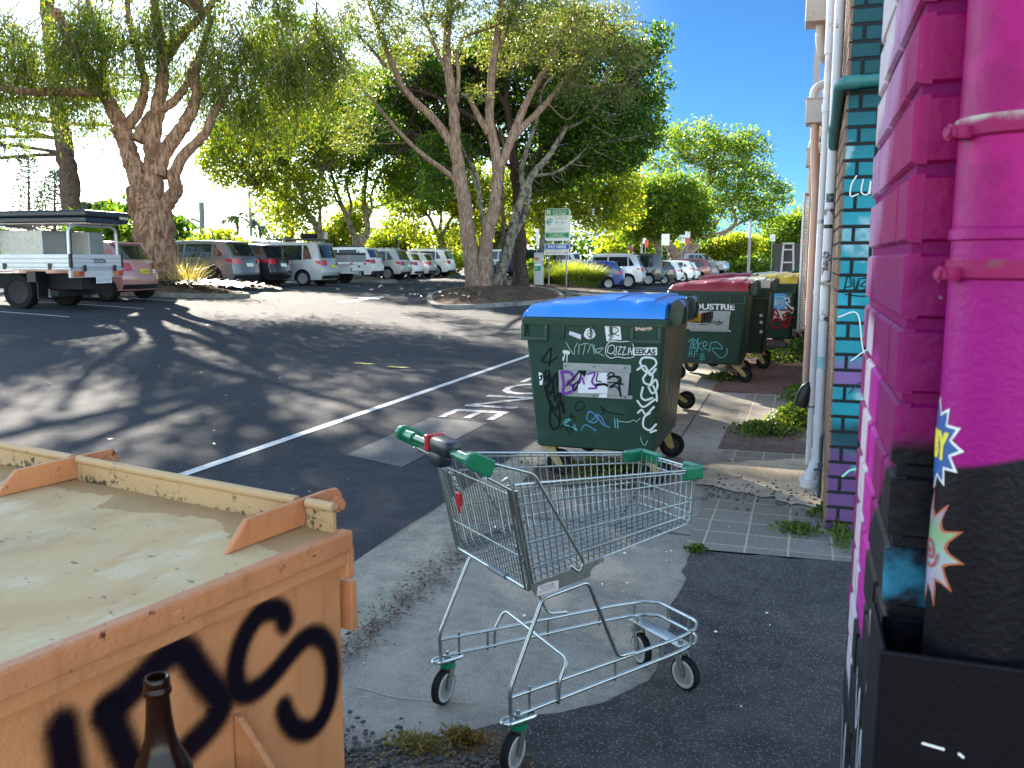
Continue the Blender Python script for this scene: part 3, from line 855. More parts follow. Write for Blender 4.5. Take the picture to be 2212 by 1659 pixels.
mb = MB(); mb.box((.055, 12.585, 1.1), (.18, 12.597, 2.58), None, .003); mb.build('door', M_TERR, pb)
pb = thing('wall_bracket', 'small rusty brown bracket box above the terracotta box', 'bracket', (0, 0, 0))
mb = MB(); mb.box((.04, 13.0, 2.84), (.18, 13.15, 3.06), None, .01); mb.box((.03, 12.99, 3.06), (.18, 13.16, 3.08)); mb.build('box', mk('rust_brown', (.22, .09, .05), .7, 0, .3, 12), pb)
# mesh security door, ajar
gt = thing('mesh_door', 'white framed diamond mesh door standing open beside the yellow-lid bin', 'door', (-.034, 14.0, 0), math.atan2(.75, .235))
M_WF = mk('white_door_frame', (.72, .72, .70), .4, 0, .06, 6)
DW = .79
mb = MB()
for x in (0, DW - .045): mb.box((x, -.016, .5), (x + .045, .016, 2.62), None, .003)
for z in (.5, 2.575): mb.box((.045, -.0155, z), (DW - .045, .0155, z + .045), None, .003)
mb.build('frame', M_WF, gt)
mb = MB()
k = 0
z = .3
while z < 2.6:
    for s in (1, -1):
        a = Vector((.045, 0.004 * s, z if s > 0 else z + .7 * 1.7)); b = Vector((DW - .045, .004 * s, z + .7 * 1.7 if s > 0 else z))
        lo, hi = .545, 2.575
        d = b - a
        t0, t1 = 0.0, 1.0
        for zz in (lo, hi):
            tt = (zz - a.z) / d.z
            if d.z > 0:
                if zz == lo: t0 = max(t0, tt)
                else: t1 = min(t1, tt)
            else:
                if zz == lo: t1 = min(t1, tt)
                else: t0 = max(t0, tt)
        if t1 > t0: mb.tube([a + d * t0, a + d * t1], .0035, 4, False)
    z += .075
z = -.9
while z < .3:
    a = Vector((.045, .004, z)); b = Vector((DW - .045, .004, z + 1.19)); d = b - a
    t0 = max(0, (.545 - a.z) / d.z)
    if t0 < 1: mb.tube([a + d * t0, b], .0035, 4, False)
    a = Vector((.045, -.004, z + 1.19)); b = Vector((DW - .045, -.004, z)); d = b - a
    t1 = min(1, (.545 - a.z) / d.z)
    if t1 > 0: mb.tube([a, a + d * t1], .0035, 4, False)
    z += .075
mb.build('mesh', M_WF, gt)
# ---------------------------------------------------------------- orange skip bin
def skip_paint(name, base, rust_amt=.66):
    m, nt, b = nodes(name)
    co = obj_co(nt)
    k = noise(nt, co, 4, 5)
    rgb = mixc(nt, sstep(nt, k, .35, .65), base, tuple(c * .82 for c in base))
    ms = N(nt, 'ShaderNodeMapping', {'Vector': co, 'Scale': (28, 28, 2.2)})
    rgb = mixc(nt, mth(nt, 'MULTIPLY', sstep(nt, noise(nt, ms.outputs[0], 1.0, 5, .6), .52, .74), .55), rgb, tuple(c * f for c, f in zip(base, (.66, .56, .5))))
    md = N(nt, 'ShaderNodeMapping', {'Vector': co, 'Rotation': (.5, .3, .4), 'Scale': (9, 9, 150)})
    rgb = mixc(nt, mth(nt, 'MULTIPLY', sstep(nt, noise(nt, md.outputs[0], 1.0, 3, .5), .70, .74), .6), rgb, tuple(min(1, c * 1.35 + .05) for c in base))
    r = sstep(nt, noise(nt, co, 24, 8, .75), rust_amt, rust_amt + .04)
    rgb = mixc(nt, r, rgb, (.10, .022, .012))
    g = sstep(nt, noise(nt, co, 26, 6, .6), .70, .72)
    rgb = mixc(nt, g, rgb, (.11, .10, .11))
    nt.links.new(rgb, b.inputs['Base Color'])
    b.inputs['Roughness'].default_value = .5
    b.inputs['Specular IOR Level'].default_value = .25
    h = mth(nt, 'ADD', mth(nt, 'MULTIPLY_ADD', noise(nt, co, 3.0, 2), 2.2, noise(nt, co, 9, 4)), mth(nt, 'MULTIPLY', noise(nt, co, 160, 3), .25))
    bump(nt, b, h, .55, .012)
    return m
M_SKIP = skip_paint('orange_skip_paint', (.62, .265, .11))
M_SKIPR = skip_paint('rusty_orange_paint', (.58, .235, .10), .60)
def lid_mat():
    m, nt, b = nodes('worn_lid_paint')
    co = obj_co(nt)
    mp = N(nt, 'ShaderNodeMapping', {'Vector': co, 'Rotation': (0, 0, rad(12)), 'Scale': (1, .45, 1)})
    k = noise(nt, mp.outputs[0], 3.2, 7, .65)
    rgb = mixc(nt, sstep(nt, k, .36, .62), (.50, .31, .15), (.58, .42, .22))
    rgb = mixc(nt, mth(nt, 'MULTIPLY', sstep(nt, noise(nt, mp.outputs[0], 9, 7, .7), .50, .66), .75), rgb, (.64, .54, .35))
    e = noise(nt, co, 5, 3)
    sy = N(nt, 'ShaderNodeSeparateXYZ', {0: co}).outputs
    pud = sstep(nt, mth(nt, 'ADD', mth(nt, 'MULTIPLY', sy[1], 1.6), mth(nt, 'MULTIPLY', noise(nt, co, 4.5, 4, .6), .55)), .085, .095)
    rgb = mixc(nt, mth(nt, 'MULTIPLY', pud, .75), rgb, (.36, .215, .09))
    rgb = mixc(nt, mth(nt, 'MULTIPLY', sstep(nt, noise(nt, co, 1.6, 5, .6), .55, .62), .35), rgb, (.33, .21, .10))
    mp2 = N(nt, 'ShaderNodeMapping', {'Vector': co, 'Rotation': (0, 0, rad(20)), 'Scale': (22, 60, 40)})
    ch = sstep(nt, noise(nt, mp2.outputs[0], 1.0, 4, .6), .665, .68)
    rgb = mixc(nt, ch, rgb, (.16, .15, .14))
    nt.links.new(rgb, b.inputs['Base Color'])
    b.inputs['Roughness'].default_value = .75
    b.inputs['Specular IOR Level'].default_value = .1
    bump(nt, b, mth(nt, 'ADD', noise(nt, mp.outputs[0], 8, 5), mth(nt, 'MULTIPLY', ch, -.4)), .4, .01)
    return m
M_LID = lid_mat()
def moss_mat():
    m, nt, b = nodes('mossy_cream_paint')
    co = obj_co(nt)
    k = noise(nt, co, 6, 4)
    rgb = mixc(nt, k, (.42, .255, .115), (.48, .32, .16))
    sz = N(nt, 'ShaderNodeSeparateXYZ', {0: co}).outputs[2]
    q = mth(nt, 'ADD', mth(nt, 'ADD', noise(nt, co, 75, 6, .75), mth(nt, 'MULTIPLY', noise(nt, co, 7, 3), .8)), mth(nt, 'MULTIPLY', mth(nt, 'SUBTRACT', 1.118, sz), 3.2))
    rgb = mixc(nt, sstep(nt, q, .98, 1.06), rgb, (.045, .04, .02))
    rgb = mixc(nt, sstep(nt, noise(nt, co, 60, 5, .7), .64, .68), rgb, (.10, .10, .04))
    nt.links.new(rgb, b.inputs['Base Color']); b.inputs['Roughness'].default_value = .6
    bump(nt, b, noise(nt, co, 90, 5), .4, .006)
    return m
M_MOSS = moss_mat()
SM = frame((-.813, 1.396, 0), (.979, -.204, 0), (.204, .979, 0))
skip = thing('skip_bin', 'orange steel skip bin with a worn tan lid and sprayed black letters', 'skip', (-.813, 1.396, 0), math.atan2(-.204, .979))
I4 = Matrix.Identity(4)
mb = MB()
def plate(mb, poly, axis, c0, c1):
    """poly in the two other axes; axis 0 -> (y, z), 1 -> (x, z)"""
    if axis == 0: M = frame((c0, 0, 0), (0, 1, 0), (0, 0, 1))
    else: M = frame((0, c1, 0), (1, 0, 0), (0, 0, 1))
    mb.prism(poly, c1 - c0, M)
# body: side panels, rear panel, floor; slightly tapered toward the ground
body = [(-1.5, -1.35), (0, -1.35), (0, 0), (-1.5, 0)]
vs = []
for z, dx in ((.12, -.004), (.955, -.003), (1.045, 0)):
    for x, y in body: vs.append((x + (dx if x > -1 else -dx), y + (dx * .6 if y > -1 else -dx * .6), z))
mb.add(vs, [(k * 4 + i, k * 4 + (i + 1) % 4, k * 4 + 4 + (i + 1) % 4, k * 4 + 4 + i) for k in range(2) for i in range(4)] + [(3, 2, 1, 0)])
mb.build('body', M_SKIP, skip)
mb = MB()
mb.box((.0015, -1.36, 1.030), (.022, -.006, 1.056), None, .004)
mb.box((-1.5, -.006, 1.0), (.022, .016, 1.06), None, .004)
mb.build('top_rail', M_SKIP, skip)
mb = MB()
mb.box((-1.5, -1.36, 1.085), (.030, -.004, 1.097), None, .004)
mb.build('lid', M_LID, skip)
mb = MB()
mb.box((.006, -1.36, 1.058), (.034, .0, 1.0985), None, .0045)
mb.box((-1.5, -1.372, 1.035), (.034, -1.3605, 1.0985), None, .004)
mb.build('lid_lip', M_SKIPR, skip)
mb = MB()
for x0, x1 in ((-.765, -.083), (-1.45, -.79), (-.055, .012)):
    mb.box((x0, -.030, 1.097), (x1, -.022, 1.142))
    mb.tube([(x0, -.026, 1.145), (x1, -.026, 1.145)], .010, 10)
mb.build('hinge_angle', M_MOSS, skip, smooth=40)
for x in (-.07, -.78):
    mb = MB()
    plate(mb, [(-.215, 1.098), (-.165, 1.148), (.03, 1.152), (.07, 1.150), (.083, 1.135), (.083, 1.105), (.06, 1.10), (0, 1.099)], 0, x - .006, x + .006)
    lg = mb.build('hinge_lug', M_SKIPR, skip, bevel=.003)
    mb = MB(); mb.tube([(x - .03, .055, 1.122), (x + .03, .055, 1.122)], .010, 10); mb.tube([(x + .008, .055, 1.122), (x + .020, .055, 1.122)], .017, 6)
    mb.build('pivot_bolt', M_SKIPR, lg, smooth=30)
mb = MB()
mb.box((-.03, .0165, .885), (.010, .034, .985), None, .003)
mb.build('corner_post', M_SKIPR, skip)
mb = MB()
plate(mb, [(-.275, .845), (-.262, .845), (-.262, .60), (-.275, .60)], 0, 0.001, .004)
f = MB(); f.prism([(0, .848), (.012, .846), (.16, .70), (.16, .62), (0, .62)], .012, frame((0, -.262, 0), (1, 0, 0), (0, 0, 1)))
f.build('gusset_fin', M_SKIP, skip, bevel=.003)
mb = MB(); mb.box((.0, -1.30, .64), (.235, -.42, .787), None, .006); mb.build('fork_pocket', M_SKIP, skip)
M_SPRAY = spray('black_spray', (.004, .002, .007), .25, 1.0, .55, .22, 200)
SF = frame((0, 0, 0), (0, 1, 0), (0, 0, 1))      # strokes in (y, z) on the x = 0 plane
S_ = [(-.150, .963), (-.157, .985), (-.178, .999), (-.205, 1.002), (-.232, .988), (-.255, .958), (-.266, .92), (-.258, .885), (-.235, .872), (-.205, .874), (-.17, .888), (-.12, .912), (-.085, .915), (-.055, .895), (-.037, .86), (-.034, .815), (-.045, .77), (-.068, .742), (-.1, .735), (-.135, .755), (-.155, .785), (-.163, .81)]
D_ = [(-.50, .965), (-.47, .972), (-.44, .985), (-.41, .999), (-.385, 1.006), (-.362, .995), (-.345, .965), (-.325, .93), (-.305, .898), (-.30, .872), (-.325, .853), (-.36, .84), (-.40, .825)]
D2 = [(-.497, .958), (-.488, .925), (-.474, .88), (-.455, .84), (-.43, .81), (-.40, .79)]
I_ = [(-.568, .975), (-.565, .93), (-.56, .86), (-.556, .80), (-.55, .7)]
strokes('sprayed_letters', [(.062, S_), (.076, D_), (.074, D2), (.076, I_)], .05, M_SPRAY, SF, skip, .0025, 6, True)

# ---------------------------------------------------------------- beer bottle on the skip's fork pocket
m, nt_, b_ = nodes('amber_glass')
b_.inputs['Base Color'].default_value = (.014, .004, .002, 1)
b_.inputs['Roughness'].default_value = .22
b_.inputs['Specular IOR Level'].default_value = .25
b_.inputs['IOR'].default_value = 1.5
b_.inputs['Transmission Weight'].default_value = .0
bw = SM @ Vector((.185, -.549, .7875))
bt = thing('beer_bottle', 'empty amber glass beer bottle in front of the orange skip', 'bottle', bw)
mb = MB()
o_ = [(.0, .004), (.034, .0), (.038, .006), (.0385, .15), (.037, .168), (.031, .186), (.023, .202), (.0185, .218), (.0155, .245), (.0142, .268), (.0142, .274), (.0165, .275), (.0172, .279), (.0165, .283), (.0150, .2845), (.0158, .288), (.0155, .295), (.0138, .298), (.0115, .297), (.0110, .27), (.0125, .245), (.0155, .218), (.020, .202), (.028, .186), (.034, .165), (.0355, .15), (.0355, .012), (.0, .012)]
mb.lathe(o_, 40); mb.build('glass', m, bt, smooth=60)

# ---------------------------------------------------------------- shopping trolley
tr = thing('shopping_trolley', 'empty wire shopping trolley with green handle grips on the concrete', 'trolley', (-.945, 2.605, .012), rad(50))
def both(fn):
    for s in (-1, 1): fn(s)
R1 = .0068
def under_rail(z0, z1, w0, x0):
    pts = [(x0, -w0, z0), (.69, -.178, z1), (.80, -.150, z1), (.845, -.105, z1), (.845, .105, z1), (.80, .150, z1), (.69, .178, z1), (x0, w0, z0)]
    return fillet(pts, .06, 5)
mb = MB()
top_r = under_rail(.236, .226, .243, -.075); low_r = under_rail(.170, .172, .243, -.05)
mb.tube(top_r, R1, 8); mb.tube(low_r, R1, 8)
for s in (-1, 1):
    for x in (.0, .115, .37, .60, .76):
        wy = .243 + (x + .06) / .75 * (.178 - .243) if x < .69 else .164
        mb.tube([(x, s * wy, .158), (x, s * wy, .236 if x > .01 else .252)], .0055, 6)
    mb.tube([(.845, s * .06, .168), (.845, s * .06, .232)], .0055, 6)
mb.build('base_rails', M_STEEL, tr, smooth=50)
for s in (-1, 1):
    mb = MB()
    mb.tube(fillet([(-.072, s * .243, .155), (-.075, s * .243, .262), (.050, s * .236, .532), (.232, s * .228, .548), (.375, s * .213, .246), (.455, s * .205, .240)], .022, 4), R1, 8)
    mb.build('leg_frame', M_STEEL, tr, smooth=50)
mb = MB()
mb.tube(fillet([(.115, -.236, .160), (.115, -.236, .236), (.155, -.232, .300), (.185, .222, .300), (.145, .228, .236), (.145, .228, .160)], .03, 4), .0058, 8)
mb.build('cross_stay', M_STEEL, tr, smooth=50)
# castor mounts
for s in (-1, 1):
    mb = MB()
    mb.tube(fillet([(-.085, s * .262, .160), (-.11, s * .243, .160), (-.085, s * .222, .160), (.015, s * .226, .162), (.015, s * .262, .162), (-.085, s * .262, .160)], .02, 4), .0065, 8)
    mb.box((-.095, s * .243 - .026, .156), (.0, s * .243 + .026, .160))
    mb.tube([(-.045, s * .243, .158), (-.045, s * .243, .172)], .013, 6); mb.tube([(-.045, s * .243, .17), (-.045, s * .243, .186)], .007, 8)
    mb.build('castor_mount', M_STEEL, tr, smooth=40)
mb = MB()
mb.box((.715, -.150, .1675), (.775, .150, .1715), None, .001)
mb.tube([(.745, -.122, .17), (.745, -.122, .184)], .012, 6); mb.tube([(.745, .122, .17), (.745, .122, .184)], .012, 6)
mb.build('castor_plate', M_STEEL, tr, smooth=40)
text('engraving', 'WOOLWORTHS', .03, mk('stamped_zinc', (.38, .40, .42), .4, .8, .2, 30), frame((.745, 0, .1718), (0, 1, 0), (-1, 0, 0)), tr, fit=(.19, .028), ext=0)
def castor(x, y, zt, ang, collar):
    r = .0625
    A = rad(ang)
    d = Vector((math.cos(A), math.sin(A), 0)); ax = Vector((-d.y, d.x, 0))
    wc = Vector((x, y, r)) - d * .030
    f = MB()
    f.tube([(x, y, zt - .004), (x, y, zt - .034)], .019, 14)
    for s in (-1, 1):
        c = wc + ax * (s * .021)
        F = frame(c - ax * .0012, d, (0, 0, 1))
        hx = (Vector((x, y, 0)) - wc).dot(d)
        f.prism([(-.009, -.010), (.009, -.010), (.011, .0), (hx + .018, zt - r - .028), (hx - .018, zt - r - .028), (-.011, .0)], .0024, F)
    f.box((-.026, -.022, 0), (.026, .022, .0024), frame((x, y, zt - .030), d, ax))
    f.tube([wc - ax * .026, wc + ax * .026], .006, 8)
    fo = f.build('castor', M_STEELD, tr, smooth=40)
    if collar:
        c = MB(); c.tube([(x, y, zt - .008), (x, y, zt - .026)], .0285, 20); c.build('green_collar', M_GREENP, fo, smooth=40)
    Mw = frame(wc, d, (0, 0, 1))
    t = MB(); t.lathe([(.020, -.0145), (.050, -.0148), (.058, -.0145), (.0625, -.011), (.0625, -.003), (.0605, -.001), (.0605, .001), (.0625, .003), (.0625, .011), (.058, .0145), (.050, .0148), (.020, .0145)], 36, Mw)
    t.build('wheel', M_TYRE, fo, smooth=40)
    for s in (-1, 1):
        t = MB(); prof = [(.041, s * .0150), (.042, s * .0160), (.051, s * .0160), (.0525, s * .0150)]
        t.lathe(prof if s > 0 else prof[::-1], 36, Mw)
        t.build('wheel_band', M_GREYR, fo, smooth=40)
castor(-.045, -.243, .156, 27, True)
castor(-.045, .243, .156, 30, True)
castor(.745, -.122, .166, 96, False)
castor(.745, .122, .166, 80, False)

# basket
ZR_T, ZR_B, ZF_T, ZF_B = .922, .583, .842, .645
XR_T, XR_B, XF_T, XF_B = -.068, .004, .765, .752
WR, WF = .246, .158
def bp(u, f, s):
    """u 0 rear .. 1 front, f 0 bottom .. 1 top"""
    x = (XR_B + (XR_T - XR_B) * f) * (1 - u) + (XF_B + (XF_T - XF_B) * f) * u
    z = (ZR_B + (ZR_T - ZR_B) * f) * (1 - u) + (ZF_B + (ZF_T - ZF_B) * f) * u
    wR = .232 + (.250 - .232) * f; wF = .150 + .010 * f
    return Vector((x, s * (wR * (1 - u) + wF * u), z))
mb = MB()
WI = .0019
nu = 30
for i in range(nu + 1):
    u = i / nu
    d = Vector((0, 0, -.012))
    pts = [bp(u, 1, -1), bp(u, .03, -1)] + [bp(u, -.03, -1) + Vector((0, .012, 0)), bp(u, -.03, 1) + Vector((0, -.012, 0))] + [bp(u, .03, 1), bp(u, 1, 1)]
    mb.tube(pts, WI, 5, False)
for j in range(11):
    k = -1 + 2 * j / 10
    a = bp(0, -.03, 1); b = bp(1, -.03, 1)
    wa, wb = a.y * .96 * k, b.y * .96 * k
    zo = .004
    fr = bp(1, 1, 1)
    mb.tube([(a.x, wa, a.z + zo), (b.x - .012, wb, b.z + zo), (b.x + .002, wb, b.z + .014), (fr.x, wb, fr.z)], WI, 5, False)
mb.build('basket_wires', M_STEEL, tr, smooth=60)
mb = MB()
for f, r in ((1.0, .0042), (.955, .0032), (.80, .0032), (.42, .0030), (.16, .0030), (.0, .0034)):
    pts = [bp(0, f, -1), bp(.96, f, -1), bp(1, f, -1) + Vector((.004, .012, 0)), bp(1, f, 1) + Vector((.004, -.012, 0)), bp(.96, f, 1), bp(0, f, 1)]
    pts[0] = bp(0, f, -1); pts = [p + Vector((0, 0, 0)) for p in pts]
    out = [p + Vector((0, math.copysign(.0035, p.y), 0)) for p in pts]
    mb.tube(fillet(out, .02, 4), r, 6)
mb.build('basket_rails', M_STEEL, tr, smooth=60)
# rear gate
mb = MB()
for j in range(25):
    k = -1 + 2 * j / 24
    t = Vector((-.070, .238 * k, .895)); b = Vector((.002, .224 * k, .575))
    mb.tube([t, b], WI, 5, False)
for f in (0, .33, .97):
    y = .238 + (.224 - .238) * (1 - f)
    p = Vector((.002 + (-.072) * f - .003, 0, .575 + .32 * f))
    mb.tube([(p.x, -y, p.z), (p.x, y, p.z)], .0026, 6)
mb.build('rear_gate', M_STEELD, tr, smooth=60)
for s in (-1, 1):
    mb = MB()
    mb.tube(fillet([(-.100, s * .238, .930), (-.078, s * .248, .945), (-.072, s * .252, .900), (.004, s * .238, .572)], .012), .0048, 7)
    mb.tube([(-.058, s * .250, .90), (.016, s * .236, .572)], .0045, 7)
    mb.tube([(-.083, s * .243, .92), (-.010, s * .228, .572)], .004, 7)
    mb.build('rear_post', M_STEELD, tr, smooth=60)
mb = MB(); mb.tube([(-.004, -.236, .572), (-.004, .236, .572)], .006, 8); mb.build('hinge_bar', M_STEEL, tr, smooth=60)
mb = MB(); mb.tube([(-.004, -.105, .572), (-.004, .005, .572)], .0105, 12); mb.build('grey_sleeve', mk('grey_plastic', (.16, .18, .20), .45), tr, smooth=60)
for s in (-1, 1):
    mb = MB()
    mb.tube(fillet([(-.14, s * .252, .995), (.004, s * .254, .945), (.206, s * .240, .625), (.188, s * .240, .592), (.155, s * .240, .62)], .022, 5), .0052, 8)
    mb.tube([(-.16, s * .250, .955), (-.078, s * .252, .905)], .0048, 8)
    mb.build('handle_stay', M_STEEL, tr, smooth=60)
    mb = MB(); M_ = frame((0, s * .240 + .002, 0), (1, 0, 0), (0, 0, 1))
    mb.prism([(-.002, .588), (.022, .545), (.214, .568), (.245, .600), (.285, .612), (.285, .626), (.02, .592)], .004, M_)
    mb.tube([(.222, s * .240 - .004, .580), (.222, s * .240 + .004, .580)], .011, 10); mb.tube([(.26, s * .240 - .004, .612), (.26, s * .240 + .004, .612)], .007, 6)
    mb.build('side_plate', M_STEELD, tr, smooth=40)
lb = mk('paper_label', (.70, .62, .62), .5, 0, .1, 20)
mb = MB(); M_ = frame((.063, -.2432, .568), (1, 0, .045), (0, 0, 1))
mb.prism([(-.041, -.018), (.041, -.018), (.043, .014), (.0, .017), (-.037, .012)], .0008, M_); mb.build('price_label', lb, tr)
text('label_text', 'MELLOW CATES\n     30 25  3AUTEL\n  I N M M T A S T R A', .008, M_BLACKINK, frame((.063, -.2444, .568), (1, 0, .045), (0, 0, 1)), tr, fit=(.066, .02), ext=0)
# handle
HX, HZ = -.203, 1.008
mb = MB(); mb.tube([(HX, -.235, HZ), (HX, .225, HZ)], .0125, 16); mb.build('handle_bar', M_GREENR, tr, smooth=60)
for s in (-1, 1):
    yc = -.25 if s < 0 else .235
    mb = MB()
    mb.prism([(-.234, 1.018), (-.222, 1.034), (-.198, 1.037), (-.132, 1.004), (-.148, .958), (-.157, .954), (-.224, .990), (-.234, 1.004)], .024, frame((0, yc + .012, 0), (1, 0, 0), (0, 0, 1)))
    c = mb.build('handle_cap', M_GREENP, tr, bevel=.007)
    mb = MB(); mb.tube([(HX, yc, HZ), (HX, yc - s * .085, HZ)], .0185, 18); mb.tube([(HX, yc - .0135, HZ), (HX, yc + .0135, HZ)], .009, 14); mb.build('grip_sleeve', M_GREENP, c, smooth=50)
for s in (-1, 1):
    mb = MB()
    if s < 0:
        mb.box((.700, -.176, .808), (.786, -.150, .858), None, .008); mb.box((.762, -.175, .806), (.788, -.085, .859), None, .008)
    else:
        mb.box((.690, .145, .812), (.786, .174, .858), None, .008); mb.box((.764, .045, .812), (.788, .173, .858), None, .008)
    mb.build('corner_cap', M_GREENP, tr)
lk = MB(); lk.box((-.230, -.118, .990), (-.165, .0, 1.044), None, .016); lk.box((-.222, -.06, .948), (-.172, .02, 1.0), None, .012)
lko = lk.build('coin_lock', mk('lock_plastic', (.014, .020, .032), .35, 0, .15, 15), tr, smooth=40)
lk = MB(); lk.box((-.232, .002, .992), (-.168, .024, 1.046), None, .006); lk.build('red_slot', M_REDP, lko)
ch = MB()
cp = catmull([(-.165, .045, .985), (-.155, .050, .93), (-.128, .03, .90), (-.118, .02, .865), (-.112, .008, .845)], 4)
L_ = 0
for i in range(len(cp) - 1):
    a, b = cp[i], cp[i + 1]
    t = (b - a).normalized(); sd_ = t.cross(Vector((1, .3, 0))).normalized()
    if i % 2: sd_ = t.cross(sd_)
    c = (a + b) / 2
    h = (b - a).length * .68
    ch.tube([c + t * (h * math.cos(q * PI / 5)) + sd_ * (.0055 * math.sin(q * PI / 5)) for q in range(10)], .0016, 5, closed=True)
cho = ch.build('chain', M_STEEL, lko, smooth=60)
ch = MB(); ch.box((-.122, -.008, .80), (-.110, .026, .845), None, .004); ch.box((-.118, .002, .775), (-.114, .014, .80)); ch.build('chain_key', M_REDP, lko)

# ---------------------------------------------------------------- wheeled bins
M_BIN = mk('dark_green_plastic', (.014, .046, .031), .38, 0, .2, 3, .06, 40, dirt=(.036, .070, .052), ds=6, dl=(.52, .78), spec=.4)
M_BIND = mk('dark_green_recess', (.009, .034, .022), .45, 0, .15, 3)
def lidm(name, c): return mk(name, c, .42, 0, .10, 3, .08, 30, dirt=tuple(x * .75 for x in c), ds=3.2, dl=(.5, .75))
M_BLUE = lidm('blue_lid_plastic', (.014, .21, .68))
M_RED = lidm('red_lid_plastic', (.24, .005, .018))
M_YELL = lidm('yellow_lid_plastic', (.58, .40, .03))
M_CRM = lidm('cream_lid_plastic', (.46, .45, .36))
def rrect(w, d, r, n=4): return rounded(w, d, r, n)
def make_bin(label, lid_m, loc, rz=0.0, W=1.05, D=1.30, trail=(.08, .08, .09, .06), lid=True, group='large wheeled rubbish bins along the wall', H=1.19):
    t = thing('wheelie_bin', label, 'bin', loc, rz, group)
    mb = MB()
    prof = [(.235, .80, .03), (.25, .835, .05), (.30, .8421, .06), (1.10, .955, .05), (H - .045, .96, .05)]
    rings = [[(x, y, z) for x, y in rrect(W * f, D * (f + .02), r)] for z, f, r in prof]
    n = len(rings[0])
    vs = [p for r in rings for p in r]
    mb.add(vs, [(k * n + i, k * n + (i + 1) % n, (k + 1) * n + (i + 1) % n, (k + 1) * n + i) for k in range(len(rings) - 1) for i in range(n)] + [tuple(range(n - 1, -1, -1))])
    # shallow vertical ribs on the long sides
    mb.build('body', M_BIN, t, smooth=35)
    mb = MB()
    rings = [[(x, y, z) for x, y in rrect(W * f, D * (f + .005), r)] for z, f, r in ((H - .05, .95, .05), (H - .05, 1.0, .04), (H - .012, 1.004, .04), (H, .99, .04), (H, .9, .04))]
    n = len(rings[0]); vs = [p for r in rings for p in r]
    mb.add(vs, [(k * n + i, k * n + (i + 1) % n, (k + 1) * n + (i + 1) % n, (k + 1) * n + i) for k in range(len(rings) - 1) for i in range(n)])
    mb.build('rim', M_BIN, t, smooth=30)
    fy = -D / 2
    for s in (-1, 1):
        x0, x1 = (-W / 2 + .005, -W / 2 + .20) if s < 0 else (W / 2 - .26, W / 2 - .045)
        mb = MB()
        zt, zb = H - .052, H - .165
        mb.box((x0, fy - .004, zb), (x1, fy + .05, zb + .028), None, .004)
        mb.box((x0, fy - .0035, zb + .0285), (x0 + .026, fy + .05, zt), None, .003)
        mb.box((x1 - .026, fy - .0035, zb + .0285), (x1, fy + .05, zt), None, .003)
        g = mb.build('grab_handle', M_BIN, t)
        mb = MB(); mb.box((x0 + .026, fy + .030, zb + .028), (x1 - .026, fy + .045, zt)); mb.build('recess', M_BIND, g)
    mb = MB()
    for x in (-.22, -.02, .12):
        mb.prism([(0, 0), (.018, .0), (.009, -.10)], .03, frame((x, fy + .032, H - .052), (1, 0, 0), (0, 0, 1)))
    mb.build('rim_web', M_BIN, t)
    if lid:
        hs = [(-W / 2 + .012, .0), (-W / 2 + .02, .012), (-W / 2 + .05, .060), (-W / 2 + .075, .070), (-W / 2 + .20, .078), (-W / 2 + .215, .090), (-.05, .108), (-.045, .118), (.15, .122), (.155, .112), (.30, .112), (.305, .122), (.42, .118), (.43, .100), (.48, .098), (.50, .085)]
        ys = [(-D / 2 + .005, 0, 0), (-D / 2 + .012, .35, .3), (-D / 2 + .05, .78, .7), (-D / 2 + .085, .96, .9), (-D / 2 + .25, 1, 1), (0, 1.08, 1), (D / 2 - .25, 1, 1), (D / 2 - .085, .96, .9), (D / 2 - .05, .78, .7), (D / 2 - .012, .35, .3), (D / 2 - .005, 0, 0)]
        mb = MB(); vs = []
        z0 = H + .004
        for x, h in hs:
            for y, k, _ in ys: vs.append((x, y, z0 + .018 * (0 if k == 0 else 1) * (h > 0) + h * k))
        n = len(ys)
        fs = [(i * n + j, (i + 1) * n + j, (i + 1) * n + j + 1, i * n + j + 1) for i in range(len(hs) - 1) for j in range(n - 1)]
        k1 = (len(hs) - 1) * n
        base = len(vs)
        vs += [(.50, -D / 2 + .005, z0), (.50, D / 2 - .005, z0)]
        fs.append(tuple([base] + [k1 + j for j in range(n)][::1] + [base + 1])[::-1])
        mb.add(vs, fs)
        lo = mb.build('lid', lid_m, t, smooth=40)
        mb = MB()
        x0 = -W / 2 + .055
        mb.box((x0, -D / 2 + .016, z0 + .012), (x0 + .14, -D / 2 + .06, z0 + .018), None, .003)
        mb.box((x0, -D / 2 + .028, z0 + .050), (x0 + .14, -D / 2 + .07, z0 + .056), None, .003)
        mb.box((x0 - .004, -D / 2 + .016, z0 + .012), (x0 + .004, -D / 2 + .06, z0 + .055), None, .003)
        mb.box((x0 + .136, -D / 2 + .016, z0 + .012), (x0 + .144, -D / 2 + .06, z0 + .055), None, .003)
        mb.build('lid_grip', lid_m, lo)
        for yc in (-D * .27, D * .27):
            for dy in (-.13, .13):
                mb = MB()
                poly = [(-.07, H - .06), (.075, H - .05), (.088, H + .02), (.085, H + .085)] + [(.045 + .042 * math.cos(a), H + .085 + .042 * math.sin(a)) for a in [rad(q) for q in range(20, 181, 20)]] + [(-.01, H + .03)]
                mb.prism([(W / 2 - .01 + x, z) for x, z in poly], .045, frame((0, yc + dy + .022, 0), (1, 0, 0), (0, 0, 1)))
                hg = mb.build('hinge_lug', M_BIN, t, bevel=.004)
                mb = MB(); mb.tube([(W / 2 + .035, yc + dy - .030, H + .085), (W / 2 + .035, yc + dy + .030, H + .085)], .027, 14); mb.build('hinge_pin', M_BLACKP, hg, smooth=40)
